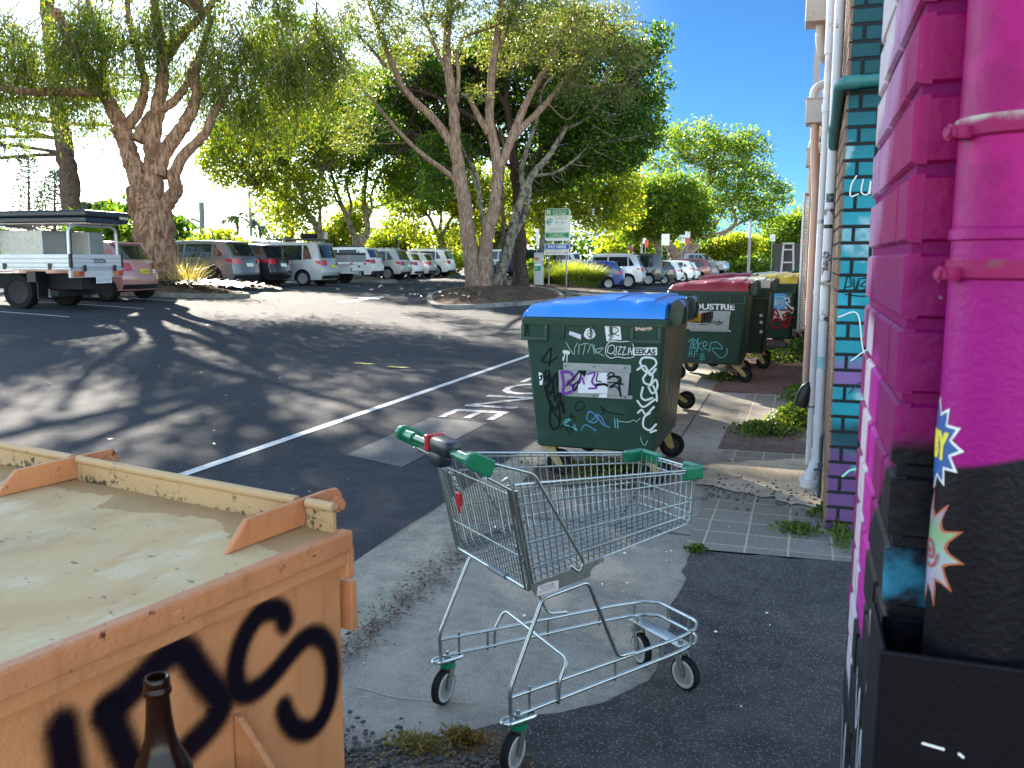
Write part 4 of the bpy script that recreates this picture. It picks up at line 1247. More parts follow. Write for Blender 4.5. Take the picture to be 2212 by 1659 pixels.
            mb = MB(); mb.tube([(W / 2 + .035, yc - .105, H + .085), (W / 2 + .035, yc + .105, H + .085)], .034, 14)
            mb.box((W / 2 - .10, yc - .10, H + .085), (W / 2 + .03, yc + .10, H + .115), None, .008); mb.build('lid_knuckle', lid_m, lo, smooth=40)
    k = 0
    for sy in (-1, 1):
        for sx in (-1, 1):
            px, py = sx * W * .345, sy * D * .335
            wc = Vector((px + trail[k], py, .10))
            mb = MB()
            mb.box((px - .06, py - .05, .222), (px + .06, py + .05, .236))
            for q in (-1, 1):
                mb.prism([(px - .055, .225), (px + .045, .225), (wc.x + .028, .095), (wc.x + .01, .075), (wc.x - .02, .08)], .004, frame((0, py + q * .036 + .002, 0), (1, 0, 0), (0, 0, 1)))
            mb.tube([(wc.x, py - .042, .1), (wc.x, py + .042, .1)], .012, 8)
            c = mb.build('castor', M_BRACKET, t, smooth=30)
            Mw = frame(wc, (1, 0, 0), (0, 0, 1))
            mb = MB(); mb.lathe([(.068, -.020), (.082, -.024), (.094, -.022), (.1, -.014), (.1, .014), (.094, .022), (.082, .024), (.068, .020), (.068, -.020)], 28, Mw); mb.build('tyre', M_TYRE, c, smooth=40)
            mb = MB(); mb.lathe([(.0, -.018), (.03, -.020), (.034, -.010), (.060, -.008), (.069, -.016), (.069, .016), (.060, .008), (.034, .010), (.03, .020), (.0, .018)], 20, Mw)
            for a in range(5):
                an = 2 * PI * a / 5
                mb.box((.028, -.008, -.017), (.064, .008, .017), Mw @ Matrix.Rotation(an, 4, 'Z'))
            mb.build('hub', M_BLACKP, c, smooth=40)
            k += 1
    return t
BX, BY = -1.372, 6.51
blue = make_bin('green bin with a blue lid, galvanised plate and graffiti, behind the trolley', M_BLUE, (BX, BY, .012), 0.0)
FY = -1.30 / 2
def z4(x, y):
    X = -1.614 + (x - 405) * .001115; Z = .859 - (y - 560) * .00108 + .000045 * (x - 405)
    return (X - BX, Z - .012)
def fy_at(z, D=1.30, H=1.19):      # front face recedes toward the foot
    f = .835 + (.955 - .835) * (z - .25) / .85
    return -D / 2 * (f + .02)
FA = math.atan2(fy_at(.25) - fy_at(1.1), .85)
FM = frame((0, fy_at(0.0), 0), (1, 0, 0), (0, -math.sin(FA), math.cos(FA)))
def tagz(lines, wd, m, parent, nm='tag_writing', mp=None, off=.003):
    mp = mp or z4
    return strokes(nm, [(l[0], [mp(*p) for p in l[1]]) if isinstance(l, tuple) else [mp(*p) for p in l] for l in lines], wd, m, FM, parent, off)
ink_w = spray('white_paint_marker', (.62, .64, .62), .82, 1.0)
ink_b = spray('black_paint_marker', (.006, .008, .012), .82, 1.0)
ink_t = spray('teal_marker', (.12, .42, .42), .8, 1.0)
ink_u = spray('blue_marker', (.10, .24, .45), .8, 1.0)
ink_g = spray('pale_marker', (.30, .42, .38), .75, 1.0)
ink_p = spray('purple_marker', (.18, .04, .30), .85, 1.0)
tagz([[(448, 402), (475, 450), (500, 482), (505, 440), (522, 408)], [(535, 415), (530, 480)], [(545, 420), (575, 408), (600, 415)], [(575, 410), (560, 482)], [(590, 470), (615, 415), (632, 478)], [(630, 420), (645, 475), (690, 440), (640, 455), (695, 495)]], .006, ink_g, blue)
tagz([[(705, 440), (725, 405), (760, 400), (800, 402), (850, 400), (878, 425), (875, 470), (880, 500), (830, 508), (780, 500), (735, 508), (705, 480), (705, 440)],
      [(715, 470), (725, 430), (755, 425), (762, 455), (740, 480), (718, 470)], [(750, 470), (765, 490)], [(775, 430), (770, 485)], [(785, 435), (805, 432), (790, 460), (785, 485), (805, 480)], [(812, 440), (830, 435), (818, 462), (815, 488), (835, 480)], [(845, 488), (855, 438), (870, 485)], [(848, 468), (868, 466)]], .006, ink_w, blue)
tagz([[(345, 440), (300, 500), (285, 530), (340, 530), (390, 500)], [(350, 440), (345, 500), (335, 560)], [(310, 590), (300, 660), (330, 620), (325, 700), (360, 640), (350, 740)], [(330, 590), (345, 660), (380, 610), (385, 700)], [(310, 690), (335, 760), (360, 700), (370, 800), (400, 720), (405, 800)], [(340, 800), (335, 880), (330, 940), (350, 990), (385, 980), (400, 920), (395, 830)], [(350, 830), (375, 860), (400, 800), (430, 880), (420, 800)], [(300, 700), (345, 850), (395, 930)]], .013, ink_b, blue)
tagz([[(920, 540), (935, 510), (975, 505), (1010, 515), (1022, 545), (1000, 575), (965, 600), (935, 575), (925, 545)], [(905, 585), (950, 560), (985, 620), (1020, 580)], [(940, 640), (970, 605), (1000, 625), (985, 680), (950, 670), (940, 640)], [(985, 690), (1020, 650), (1030, 700), (1000, 740), (975, 700)], [(940, 700), (930, 760), (955, 785), (1000, 770)], [(1005, 690), (1025, 740), (1028, 790)], [(905, 790), (945, 830), (1015, 780)], [(910, 870), (935, 850), (960, 880), (1010, 830)], [(985, 870), (950, 900), (945, 960), (985, 985), (1025, 945)], [(990, 1000), (1025, 985)]], .016, ink_w, blue)
tagz([[(925, 1035), (935, 1070), (955, 1090), (970, 1060)], [(925, 905), (900, 930), (880, 920), (850, 935), (780, 930)]], .006, ink_g, blue)
tagz([[(505, 850), (510, 815), (545, 800), (565, 830), (540, 860), (510, 860)], [(480, 880), (470, 920), (490, 900), (500, 930)], [(670, 830), (690, 870), (670, 890)], [(670, 830), (710, 865), (815, 888)], [(440, 980), (470, 1030)], [(470, 960), (480, 1005)], [(410, 985), (425, 950)]], .008, ink_b, blue)
tagz([[(415, 960), (440, 930), (470, 925), (430, 960), (480, 975), (510, 1000), (495, 960)], [(760, 915), (765, 975)], [(778, 915), (782, 978)]], .008, ink_t, blue)
tagz([[(540, 1000), (570, 960), (640, 1000)], [(590, 870), (580, 920), (620, 945), (650, 920), (610, 870), (590, 880)], [(640, 880), (680, 950), (730, 975)], [(600, 940), (660, 890), (700, 960)]], .008, ink_u, blue)
def sticker(parent, pts, m, off=.003, nm='sticker'):
    mb = MB(); mb.poly([FM @ Vector((x, z, off)) for x, z in pts][::-1] if False else [FM @ Vector((x, z, off)) for x, z in pts])
    return mb.build(nm, m, parent)
sticker(blue, [z4(*p) for p in ((467, 350), (545, 384), (547, 352), (475, 327))], mk('lilac_sticker', (.62, .55, .66), .5, dirt=(.4, .3, .45), ds=40))
s = sticker(blue, [z4(602 + 36 * math.cos(a) * (1 + .1 * math.sin(3 * a)), 346 + 38 * math.sin(a)) for a in [k * PI / 10 for k in range(20)]], mk('white_face_sticker', (.7, .7, .72), .5))
tagz([[(585, 330), (610, 320), (625, 345), (605, 365), (585, 350), (612, 340)], [(590, 370), (615, 368)]], .004, ink_b, s, 'drawing', None, .0045)
s = sticker(blue, [z4(*p) for p in ((711, 398), (805, 390), (796, 290), (697, 293))], M_WHITE)
tagz([[(730, 330), (760, 305), (785, 325), (765, 345), (735, 345)], [(720, 360), (750, 350), (790, 362)], [(745, 310), (750, 370)]], .006, ink_b, s, 'drawing', None, .0045)
text('sticker_text', 'DER NAST WOLVES', .01, M_BLACKINK, FM @ Matrix.Translation((*z4(757, 388), .0042)), s, fit=(.085, .01), ext=0)
sticker(blue, [z4(*p) for p in ((890, 328), (912, 334), (985, 332), (997, 318), (985, 298), (940, 292), (898, 296), (887, 312))], mk('rusty_sticker', (.55, .42, .32), .5, 0, .6, 60, dirt=(.05, .04, .05), ds=70, dl=(.5, .56)), .004)
s = sticker(blue, [z4(*p) for p in ((878, 490), (1026, 490), (1025, 440), (878, 441))], M_WHITE)
text('sticker_text', 'EEKAS', .05, M_BLACKINK, FM @ Matrix.Translation((*z4(952, 466), .0042)), s, fit=(.145, .042), bold=.002, ext=0)
s = sticker(blue, [z4(*p) for p in ((262, 600), (285, 610), (292, 650), (285, 690), (268, 690))], M_WHITE)
tagz([[(272, 630), (282, 625), (280, 650), (270, 655)]], .012, ink_b, s, 'drawing', None, .0045)
# drips near the plate
tagz([(.03, [(436, 465), (462, 470)]), [(455, 470), (452, 530)], [(440, 470), (432, 520)], [(428, 500), (426, 522)]], .008, ink_w, blue)
# galvanised plate standing off the face
def plate_on(parent, x0, x1, z0, z1, FMx, white=True):
    mb = MB()
    mb.prism([(x0 - .012, z0 + .016), (x1 - .02, z0 + .016), (x1 - .008, z1 - .055), (x0 - .012, z1 - .055)], .022, FMx @ Matrix.Translation((0, 0, .002)))
    mb.prism([(x0 + .02, z1 - .054), (x1, z1 - .054), (x1, z1), (x0 + .02, z1)], .012, FMx @ Matrix.Translation((0, 0, .002)))
    mb.prism([(x0 + .03, z0 - .012), (x1 + .01, z0 - .012), (x1 + .01, z0 + .015), (x0 + .03, z0 + .015)], .010, FMx @ Matrix.Translation((0, 0, .002)))
    p = mb.build('label_plate', M_GALV, parent, bevel=.002)
    for q in (.08, .48, .92):
        for z in (z1 - .02, z0 + .002):
            mb = MB(); mb.tube([FMx @ Vector((x0 + (x1 - x0) * q, z, .012)), FMx @ Vector((x0 + (x1 - x0) * q, z, .019))], .009, 10); mb.build('rivet', M_STEELD, p)
    return p
x0, z1_ = z4(412, 535); x1, z0_ = z4(866, 770)
gp = plate_on(blue, x0, x1, z0_, z1_, FM)
FM_save = FM
FM = FM @ Matrix.Translation((0, 0, .0245))
sticker(gp, [z4(*p) for p in ((528, 738), (720, 738), (718, 602), (600, 600), (530, 618))], mk('torn_white_paper', (.72, .68, .74), .6, 0, .06, 20, dirt=(.45, .32, .5), ds=9, dl=(.56, .7)), .002)
sticker(gp, [z4(*p) for p in ((662, 766), (718, 766), (716, 742), (668, 744))], M_WHITE, .002)
tagz([(.022, [(425, 600), (435, 680), (430, 740), (480, 730), (520, 700)]), (.022, [(420, 595), (480, 600), (500, 640), (460, 665), (500, 690)]), (.014, [(590, 610), (640, 600), (620, 660), (650, 700), (600, 705)]), (.012, [(540, 670), (555, 630), (570, 675)])], .02, ink_p, gp, 'tag_writing', None, .004)
tagz([(.012, [(450, 690), (500, 640), (530, 600), (560, 590), (540, 640), (520, 700), (505, 720), (495, 690), (530, 660)]), (.020, [(540, 590), (560, 605), (575, 590), (570, 620)]), [(660, 600), (650, 650), (680, 660)], (.02, [(650, 680), (700, 676), (718, 684)]), [(720, 620), (740, 598), (762, 610), (730, 640)], [(725, 665), (790, 660), (770, 620), (720, 640)], (.014, [(730, 625), (800, 630), (795, 690), (805, 755)]), (.012, [(740, 690), (780, 670), (820, 675)]), [(735, 700), (770, 690), (800, 720)]], .009, ink_b, gp, 'tag_writing', None, .005)
FM = FM_save
# smears on the right-hand side
SMx = frame((1.05 / 2 * .955, 0, 0), (0, 1, 0), (-.07, 0, 1))
r = random.Random(5)
def side_scrawl(parent, n, seed, m, Wd=1.05):
    r = random.Random(seed)
    X0 = lambda z: 1.05 / 2 * (.835 + .12 * (z - .25) / .85)
    A = math.atan2(1.05 / 2 * .12, .85)
    M = frame((X0(0), 0, 0), (0, 1, 0), (math.sin(A), 0, math.cos(A)))
    L = []
    for i in range(n):
        y = r.uniform(-.5, .45); z = r.uniform(.45, .95)
        L.append([(y + r.uniform(-.09, .09), z + r.uniform(-.12, .12)) for _ in range(6)])
    strokes('tag_writing', L, .012, m, M, parent, .003)
side_scrawl(blue, 6, 3, ink_g)
# yellow stop on the far corner of the lid hinge side
mb = MB(); mb.box((.50, .50, 1.10), (.62, .58, 1.17), None, .012); yb = mb.build('corner_stop', mk('yellow_plastic', (.65, .33, .02), .4, 0, .2, 12), blue)
mb = MB()
for k in range(4): mb.box((.625 + k * .022, .505, 1.105 + k * .006), (.642 + k * .022, .575, 1.175 + k * .005), None, .004)
mb.box((.56, .51, 1.095), (.70, .57, 1.12), None, .004)
mb.build('rubber_buffer', M_BLACKP, yb)

# bin hidden behind the blue one
make_bin('low lidless green bin hidden behind the blue-lidded bin', None, (-1.66, 8.95, .012), 0.0, W=.95, D=1.05, lid=False, H=.98, trail=(.08, .08, .09, .20))
# red bin
red = make_bin('green bin with a red lid lettered INDUSTRIE', M_RED, (-1.145, 12.05, .016), 0.0, trail=(-.02, .12, .05, .05))
def zA(x, y):     # measured on its front face, y = 11.4
    return (-.81 + (x - 800) * .001295 + 1.145 + .004, .975 - (y - 907) * .00129 - .016)
FM2 = frame((0, fy_at(0.0), 0), (1, 0, 0), (0, -math.sin(FA), math.cos(FA)))
FM = FM2
text('lettering', 'INDUSTRIE', .1, M_WHITE, FM @ Matrix.Translation((zA(800, 0)[0] - .325, zA(0, 877)[1], .004)), red, fit=(.65, .080), bold=.003, ext=0)
x0, z1_ = zA(340, 918); x1, z0_ = zA(762, 1120)
gp = plate_on(red, x0, x1, z0_, z1_, FM)
FM = FM @ Matrix.Translation((0, 0, .0245))
tagz([[(470, 965), (540, 975), (590, 970), (545, 985)], [(380, 1055), (430, 1010), (470, 1000), (430, 1040), (490, 1010), (480, 1050)], [(490, 1050), (510, 1005), (525, 1040), (540, 1005), (550, 1045)], [(565, 1030), (580, 1010), (600, 1030), (580, 1045), (565, 1030)], [(605, 1010), (615, 1050), (630, 1020), (645, 1050), (655, 1005)], [(690, 1030), (640, 1025), (680, 1040), (620, 1060)], [(450, 1060), (520, 1055), (560, 1065)]], .008, ink_b, gp, 'tag_writing', zA, .003)
FM = FM2
tagz([[(355, 1240), (400, 1205), (370, 1310), (420, 1290)], [(400, 1280), (440, 1240), (415, 1220), (400, 1290), (440, 1320)], [(450, 1200), (440, 1330)], [(490, 1240), (450, 1280), (500, 1330)], [(500, 1290), (540, 1260), (515, 1230), (500, 1290), (545, 1320)], [(575, 1240), (560, 1340)], [(575, 1245), (640, 1240), (690, 1300), (590, 1300), (640, 1370), (690, 1395), (735, 1350), (735, 1300)]], .012, ink_t, red, 'tag_writing', zA)
tagz([[(365, 1330), (360, 1395)], [(390, 1330), (385, 1395)], [(360, 1362), (390, 1362)], [(415, 1335), (410, 1400)], [(415, 1338), (450, 1340)], [(412, 1368), (440, 1366)], [(515, 1370), (480, 1365), (475, 1390), (515, 1400), (510, 1420), (460, 1415)], [(500, 1350), (485, 1445)]], .009, ink_t, red, 'tag_writing', zA)
side_scrawl(red, 8, 9, ink_g)
cr_ = make_bin('green bin with a cream lid squeezed behind the red-lidded bin', M_CRM, (-.935, 13.62, .016), 0.0)
strokes('dots', [[(x, z), (x + .002, z)] for x, z in ((.39, .80), (.395, .70), (.40, .56))], .055, ink_w, FM, cr_, .004)
side_scrawl(cr_, 4, 11, ink_g)
yel = make_bin('green bin with a yellow lid, recycling sticker and red graffiti', M_YELL, (-.575, 16.25, .016), 0.0)
FM = FM2
s = sticker(yel, [(.126, .56), (.33, .56), (.33, 1.03), (.126, 1.03)], mk('recycling_poster', (.10, .40, .66), .5, 0, .1, 10))
sticker(s, [(.126, .56), (.33, .56), (.33, .74), (.126, .74)], mk('poster_white', (.65, .62, .64), .5, 0, .2, 20), .0036, 'poster_foot')
text('poster_text', 'recycling', .05, M_WHITE, FM @ Matrix.Translation((.228, .97, .0038)), s, fit=(.17, .035), ext=0)
strokes('poster_circle', [[(.228 + .055 * math.cos(k * PI / 6), .86 + .055 * math.sin(k * PI / 6)) for k in range(13)], [(.2, .855), (.255, .87)], [(.2, .87), (.24, .88)]], .013, ink_w, FM, s, .0045)
tagz([[(.30, .93), (.36, .95), (.38, .88), (.32, .87), (.40, .80), (.43, .74), (.36, .72), (.33, .80)], [(.16, .92), (.15, .83)], [(.39, .8), (.45, .77), (.43, .70), (.38, .72)]], .03, ink_w, yel, 'graffiti', lambda x, z: (x, z), .005)
ink_r = spray('red_spray', (.30, .008, .012), .6, 1.0)
tagz([[(.115, .60), (.15, .76), (.22, .62), (.13, .68)], [(.24, .74), (.45, .74), (.28, .65), (.40, .60), (.46, .63)], [(.12, .53), (.17, .59), (.26, .57), (.26, .46), (.18, .42), (.12, .46), (.12, .53)], [(.30, .62), (.34, .42), (.42, .60)], [(.43, .49), (.44, .485)], [(.23, .58), (.15, .56)]], .034, ink_r, yel, 'graffiti', lambda x, z: (x, z), .008)
strokes('bin_badge', [[(.375 + .032 * math.cos(k * PI / 6), .995 + .032 * math.sin(k * PI / 6)) for k in range(13)], [(.375, 1.01), (.368, .985), (.384, .985)]], .009, ink_g, FM, yel, .004)
make_bin('green bin with a dark red lid left of the yellow-lidded bin', M_RED, (-1.45, 18.2, .016), 0.0)
make_bin('green bin with a yellow lid, half hidden behind the other yellow lid', M_YELL, (-.40, 18.6, .016), 0.0)
make_bin('green bin with a pale cream lid, farthest of the row', M_CRM, (-.72, 20.4, .016), 0.0)
# ---------------------------------------------------------------- cars
M_CGL = glass_mat('tinted_glass', (.012, .016, .018), .04)
M_RLAMP = lamp_mat('red_lamp', (.42, .012, .02))
M_WLAMP = lamp_mat('clear_lamp', (.6, .6, .6))
M_ALLOY = mk('alloy', (.30, .31, .32), .4, .5, .1, 10)
M_DALLOY = mk('dark_alloy', (.016, .016, .018), .5, 0, .1, 10, spec=.2)
M_PLATE = mk('number_plate', (.72, .70, .55), .5)
M_PLATEY = mk('yellow_number_plate', (.65, .52, .04), .5)
M_UNDER = mk('underbody_black', (.008, .008, .009), .8)
def wheel_parts(t, x, y, r, s, alloy, w=.22):
    """s: +1 left side (outer face toward +y)"""
    M = frame((x, y, r), (1, 0, 0), (0, 0, 1)) if s < 0 else frame((x, y, r), (-1, 0, 0), (0, 0, 1))
    # local z points outward
    mb = MB(); mb.lathe([(r * .62, -w / 2), (r * .92, -w / 2), (r, -w * .36), (r, w * .36), (r * .95, w * .5), (r * .70, w * .5), (r * .66, w * .42), (r * .62, w * .1)], 28, M)
    ty = mb.build('wheel', M_TYRE, t, smooth=40)
    mb = MB()
    mb.lathe([(r * .64, w * .46), (r * .67, w * .47), (r * .67, w * .40), (r * .63, w * .38), (r * .62, w * .0)], 28, M)
    mb.lathe([(0, w * .46), (r * .12, w * .45), (r * .16, w * .36), (r * .16, w * .1)], 14, M)
    n = 5
    for k in range(n):
        a = 2 * PI * k / n
        for d in (-.16, .16):
            T = M @ Matrix.Rotation(a + d, 4, 'Z')
            mb.add([T @ Vector(p) for p in ((r * .10, -r * .028, w * .40), (r * .62, -r * .036, w * .44), (r * .62, r * .036, w * .44), (r * .10, r * .028, w * .40), (r * .10, -r * .03, w * .2), (r * .62, -r * .04, w * .2), (r * .62, r * .04, w * .2), (r * .10, r * .03, w * .2))],
                   [(0, 1, 2, 3), (0, 4, 5, 1), (2, 6, 7, 3), (1, 5, 6, 2)])
    mb.build('rim', alloy, ty, smooth=40)
    mb = MB(); mb.lathe([(0, w * .05), (r * .6, w * .05)], 20, M); mb.build('brake_disc', M_UNDER, ty)

def car(label, cat_, col, loc, heading, L=4.4, W=1.8, H=1.5, zb=.95, hood=1.0, cowl=3.2, rf=2.6, rr=.75, tail=.18, tz=1.0, rw=.33, axr=.85, axf=3.5, gc=.22, alloy=None, rails=False, kind='hatch', plate=None, lampw='wide', dark_lower=False, name='parked_car', rg=.10, metal=.0, spoiler=True, wiper=True):
    """x: rear bumper 0 -> front L; the body is a loft of the side outline across the width"""
    t = thing(name, label, cat_, loc, heading, 'cars parked in the bays')
    alloy = alloy or M_ALLOY
    pm = paint('car_paint', col, metal)
    ra = rw + .055
    def yf(x, z):
        q = max(0, abs(x - L / 2) / (L / 2) - .5) / .5
        p = 1 - .11 * q * q
        if z <= zb: v = 1 - .055 * ((zb * .72 - z) / (zb * .72)) ** 2
        else: v = .985 - .19 * ((z - zb) / (H - zb)) ** 1.1
        return W / 2 * p * v
    def arc(xc, n=10):
        a0 = math.asin(max(-1, (gc + .05 - rw) / ra))
        return [(xc + ra * math.cos(PI - (a0 if False else a0) - (PI - 2 * a0) * k / n) if False else xc + ra * math.cos(a0 + (PI - 2 * a0) * k / n), rw + ra * math.sin(a0 + (PI - 2 * a0) * k / n)) for k in range(n + 1)]
    O = [(.10, gc + .06), (.02, gc + .22), (.0, .55), (.03, .74), (tail * .6, tz - .06), (tail, tz)]
    O += [(rr - .10, H - .10), (rr, H - .035), (rr + .45, H - .005), ((rr + rf) / 2, H), (rf - .2, H - .02), (rf, H - .06)]
    O += [(cowl - .05, zb + .07), (cowl + .1, zb + .03), (L - .55, hood - .06), (L - .18, hood - .16), (L - .03, hood - .34), (L, .55), (L - .02, gc + .2), (L - .12, gc + .05)]
    if axf + ra > L - .14: axf = L - .16 - ra
    O += arc(axf) + arc(axr)
    O2 = []
    for p in O:
        if not O2 or (Vector(p) - Vector(O2[-1])).length > .01: O2.append(p)
    bm = bmesh.new()
    fv = [bm.verts.new((x, z, 0)) for x, z in O2]
    bm.faces.new(fv)
    def cut(bm, xs, zs):
        for x in xs: bmesh.ops.bisect_plane(bm, geom=bm.verts[:] + bm.edges[:] + bm.faces[:], plane_co=(x, 0, 0), plane_no=(1, 0, 0))
        for z in zs: bmesh.ops.bisect_plane(bm, geom=bm.verts[:] + bm.edges[:] + bm.faces[:], plane_co=(0, z, 0), plane_no=(0, 1, 0))
    cut(bm, [L * k / 16 for k in range(1, 16)], [.35, .5, .65, zb * .85, zb, zb + (H - zb) * .33, zb + (H - zb) * .66])
    def warp(v):
        x, y, z = v
        wy = min(1, abs(y) / (W / 2))
        if x < 1.0: x += (.10 + rg) * wy ** 2.5 * (1 - x) ** 2
        if x > L - 1.2: x -= .30 * wy ** 2.5 * ((x - L + 1.2) / 1.2) ** 2
        if z > zb and H - z < .2: z += .03 * (1 - wy * wy) - .02
        return Vector((x, y, z))
    verts = []; faces = []; mi = []
    idx = {}
    bm.verts.index_update()
    V = [(v.co.x, v.co.y) for v in bm.verts]
    n0 = len(V)
    for s in (1, -1):
        for x, z in V: verts.append(warp((x, s * yf(x, z), z)))
    for f in bm.faces:
        ids = [v.index for v in f.verts]
        faces.append(tuple(ids)); mi.append(0)
        faces.append(tuple(n0 + i for i in ids[::-1])); mi.append(0)
    FR = [.72, .3, -.3, -.72]
    ring = {}
    for e in bm.edges:
        if len(e.link_faces) == 1:
            a, b = e.verts[0].index, e.verts[1].index
            for q in (a, b):
                if q not in ring:
                    x, z = V[q]
                    ring[q] = [q] + [len(verts) + k for k in range(4)] + [n0 + q]
                    for k in FR: verts.append(warp((x, k * yf(x, z), z)))
            A, B = ring[a], ring[b]
            za = (V[a][1] + V[b][1]) / 2; xa = (V[a][0] + V[b][0]) / 2
            under = za < gc + .08 or (abs(xa - axr) < ra + .02 and za < rw + ra + .01 and za < .8) or (abs(xa - axf) < ra + .02 and za < rw + ra + .01 and za < .8)
            if xa < .12 or xa > L - .13: under = under and za < gc + .1
            for k in range(5):
                faces.append((A[k], B[k], B[k + 1], A[k + 1])); mi.append(1 if under else 0)
    bm.free()
    me = bpy.data.meshes.new('body'); me.from_pydata(verts, [], faces)
    me.materials.append(pm); me.materials.append(M_UNDER)
    me.polygons.foreach_set('material_index', mi)
    b2 = bmesh.new(); b2.from_mesh(me); bmesh.ops.recalc_face_normals(b2, faces=b2.faces[:]); b2.to_mesh(me); b2.free()
    me.polygons.foreach_set('use_smooth', [True] * len(me.polygons))
    me.set_sharp_from_angle(angle=rad(48)); me.update()
    bo = link('body', me, t)
    bv = bo.modifiers.new('bevel', 'BEVEL'); bv.width = .035; bv.segments = 2; bv.limit_method = 'ANGLE'; bv.angle_limit = rad(48); bv.harden_normals = False
    def side_patch(nm, poly, m, off=.006, par=None, sides=(1, -1)):
        o = None
        for s in sides:
            b = bmesh.new(); b.faces.new([b.verts.new((x, z, 0)) for x, z in poly])
            cut(b, [L * k / 16 for k in range(1, 16)], [zb * .85, zb, zb + (H - zb) * .33, zb + (H - zb) * .66])
            for v in b.verts:
                x, z = v.co.x, v.co.y
                v.co = warp((x, s * (yf(x, z) + off), z))
            bmesh.ops.recalc_face_normals(b, faces=b.faces[:])
            mm = bpy.data.meshes.new(nm); b.to_mesh(mm); b.free(); mm.materials.append(m)
            o = link(nm, mm, par or t)
        return o
    def end_patch(nm, p0, p1, k0, k1, m, off=.008, y0=-1, y1=1, par=None):
        """strip on the rear or front between outline points p0 (low) and p1 (high); k half-width factors"""
        d = Vector((p1[0] - p0[0], p1[1] - p0[1])); nrm = Vector((-d.y, d.x)).normalized()
        if (p0[0] > L / 2) != (nrm.x > 0): nrm = -nrm
        vs = []; N_ = 8
        for i in range(4):
            f = i / 3
            x = p0[0] + d.x * f + nrm.x * off; z = p0[1] + d.y * f + nrm.y * off
            k = k0 + (k1 - k0) * f
            for j in range(N_ + 1):
                yy = (y0 + (y1 - y0) * j / N_) * yf(p0[0] + d.x * f, z) * k
                vs.append(warp((x, yy, z)))
        mb = MB(); mb.add(vs, [(i * (N_ + 1) + j, i * (N_ + 1) + j + 1, (i + 1) * (N_ + 1) + j + 1, (i + 1) * (N_ + 1) + j) for i in range(3) for j in range(N_)])
        return mb.build(nm, m, par or t, smooth=60)
    zt = H - .12; zl = zb + .03
    xa = rr + .04; xb = rf - .02
    slopeR = lambda z: tail + .20 + (rr + .08 - tail - .06) * max(0, (z - tz)) / max(.05, (H - .1 - tz))
    slopeF = lambda z: cowl - .28 - (cowl - .25 - rf + .0) * (z - zl) / (zt - zl)
    B1 = rf - .25 - (rf - rr) * .22; B2 = B1 - (rf - rr) * .50
    if kind in ('hatch', 'suv', 'wagon', 'van'):
        side_patch('side_window', [(B1 + .04, zl), (slopeF(zl), zl + .02), (slopeF(zt) + .04, zt - .01), (B1 + .04, zt)], M_CGL)
        side_patch('side_window', [(B2 + .03, zl), (B1 - .04, zl), (B1 - .04, zt), (B2 + .06, zt)], M_CGL)
        q0 = max(slopeR(zl) + .12, axr - .55 if kind == 'van' else 0)
        if B2 - q0 > .25: side_patch('side_window', [(q0 + .05, zl + .05), (B2 - .04, zl), (B2 - .01, zt), (slopeR(zt) + .12, zt - .02)], M_CGL)
    else:
        side_patch('side_window', [(B1 + .04, zl), (slopeF(zl), zl + .02), (slopeF(zt) + .04, zt - .01), (B1 + .04, zt)], M_CGL)
        side_patch('side_window', [(rr + .35, zl), (B1 - .04, zl), (B1 - .04, zt), (rr + .30, zt)], M_CGL)
    end_patch('rear_window', (tail + (rr - .1 - tail) * .10, tz + (H - .1 - tz) * .10), (tail + (rr - .1 - tail) * .92, tz + (H - .1 - tz) * .92), .84, .84, M_CGL)
    end_patch('windscreen', (cowl - .05 - .06 * (cowl - rf), zb + .07 + .06 * (H - zb)), (rf + (cowl - rf) * .06, H - .06 - .05 * (H - zb)), .86, .84, M_CGL)
    if spoiler:
        mb = MB(); sw = W / 2 * .74
        mb.box((rr - .16, -sw, H - .085), (rr + .10, sw, H - .050), None, .012); mb.build('spoiler', pm, t)
    lz0, lz1 = tz - .24, tz - .04
    if lampw == 'tall': lz0, lz1 = .72, H - .35
    for s in (1, -1):
        mbp = end_patch('tail_light', (.035 + .0 if lampw != 'tall' else .06, lz0), (tail * .55 if lampw != 'tall' else tail + .06, lz1), 1.0, 1.0, M_RLAMP, .012, .60 * s if lampw != 'tall' else .84 * s, 1.0 * s)
        if lampw != 'tall': side_patch('lamp_side', [(.0 + .04, lz0 + .03), (.34, lz0 + .10), (.40, lz1 - .02), (tail * .7, lz1)], M_RLAMP, .008, mbp, (s,))
        hl = side_patch('headlight', [(L - .50, hood - .22), (L - .10, hood - .36), (L - .14, hood - .22), (L - .45, hood - .12)], M_WLAMP, .008, None, (s,))
    end_patch('number_plate', (.03, tz - .33), (.03 + .03, tz - .21), .26, .26, plate or M_PLATE, .02)
    end_patch('rear_bumper', (.07, gc + .10), (.005, .50 if dark_lower else .42), .97, .97, M_BLACKP, .010)
    if dark_lower:
        side_patch('side_cladding', [(axr + ra + .02, gc + .06), (axf - ra - .02, gc + .06), (axf - ra - .04, gc + .20), (axr + ra + .04, gc + .20)], M_BLACKP, .010)
    for q in (.30, .74):
        xh = B2 + (B1 - B2) * q * 1.6 - .1
        for s in (1, -1):
            if xh < B1 + .8:
                mb = MB(); yy = s * (yf(xh, zb - .10) + .012); p = warp((xh, yy, zb - .10))
                mb.box((p.x - .10, p.y - .012, p.z - .014), (p.x + .10, p.y + .012, p.z + .014), None, .008); mb.build('door_handle', pm, t)
    for s in (1, -1):
        mb = MB(); xm = cowl - .42; yy = s * (yf(xm, zb + .1) + .02)
        mb.box((xm - .05, yy, zb + .04), (xm + .10, yy + s * .20, zb + .19), None, .03); mb.build('wing_mirror', pm, t)
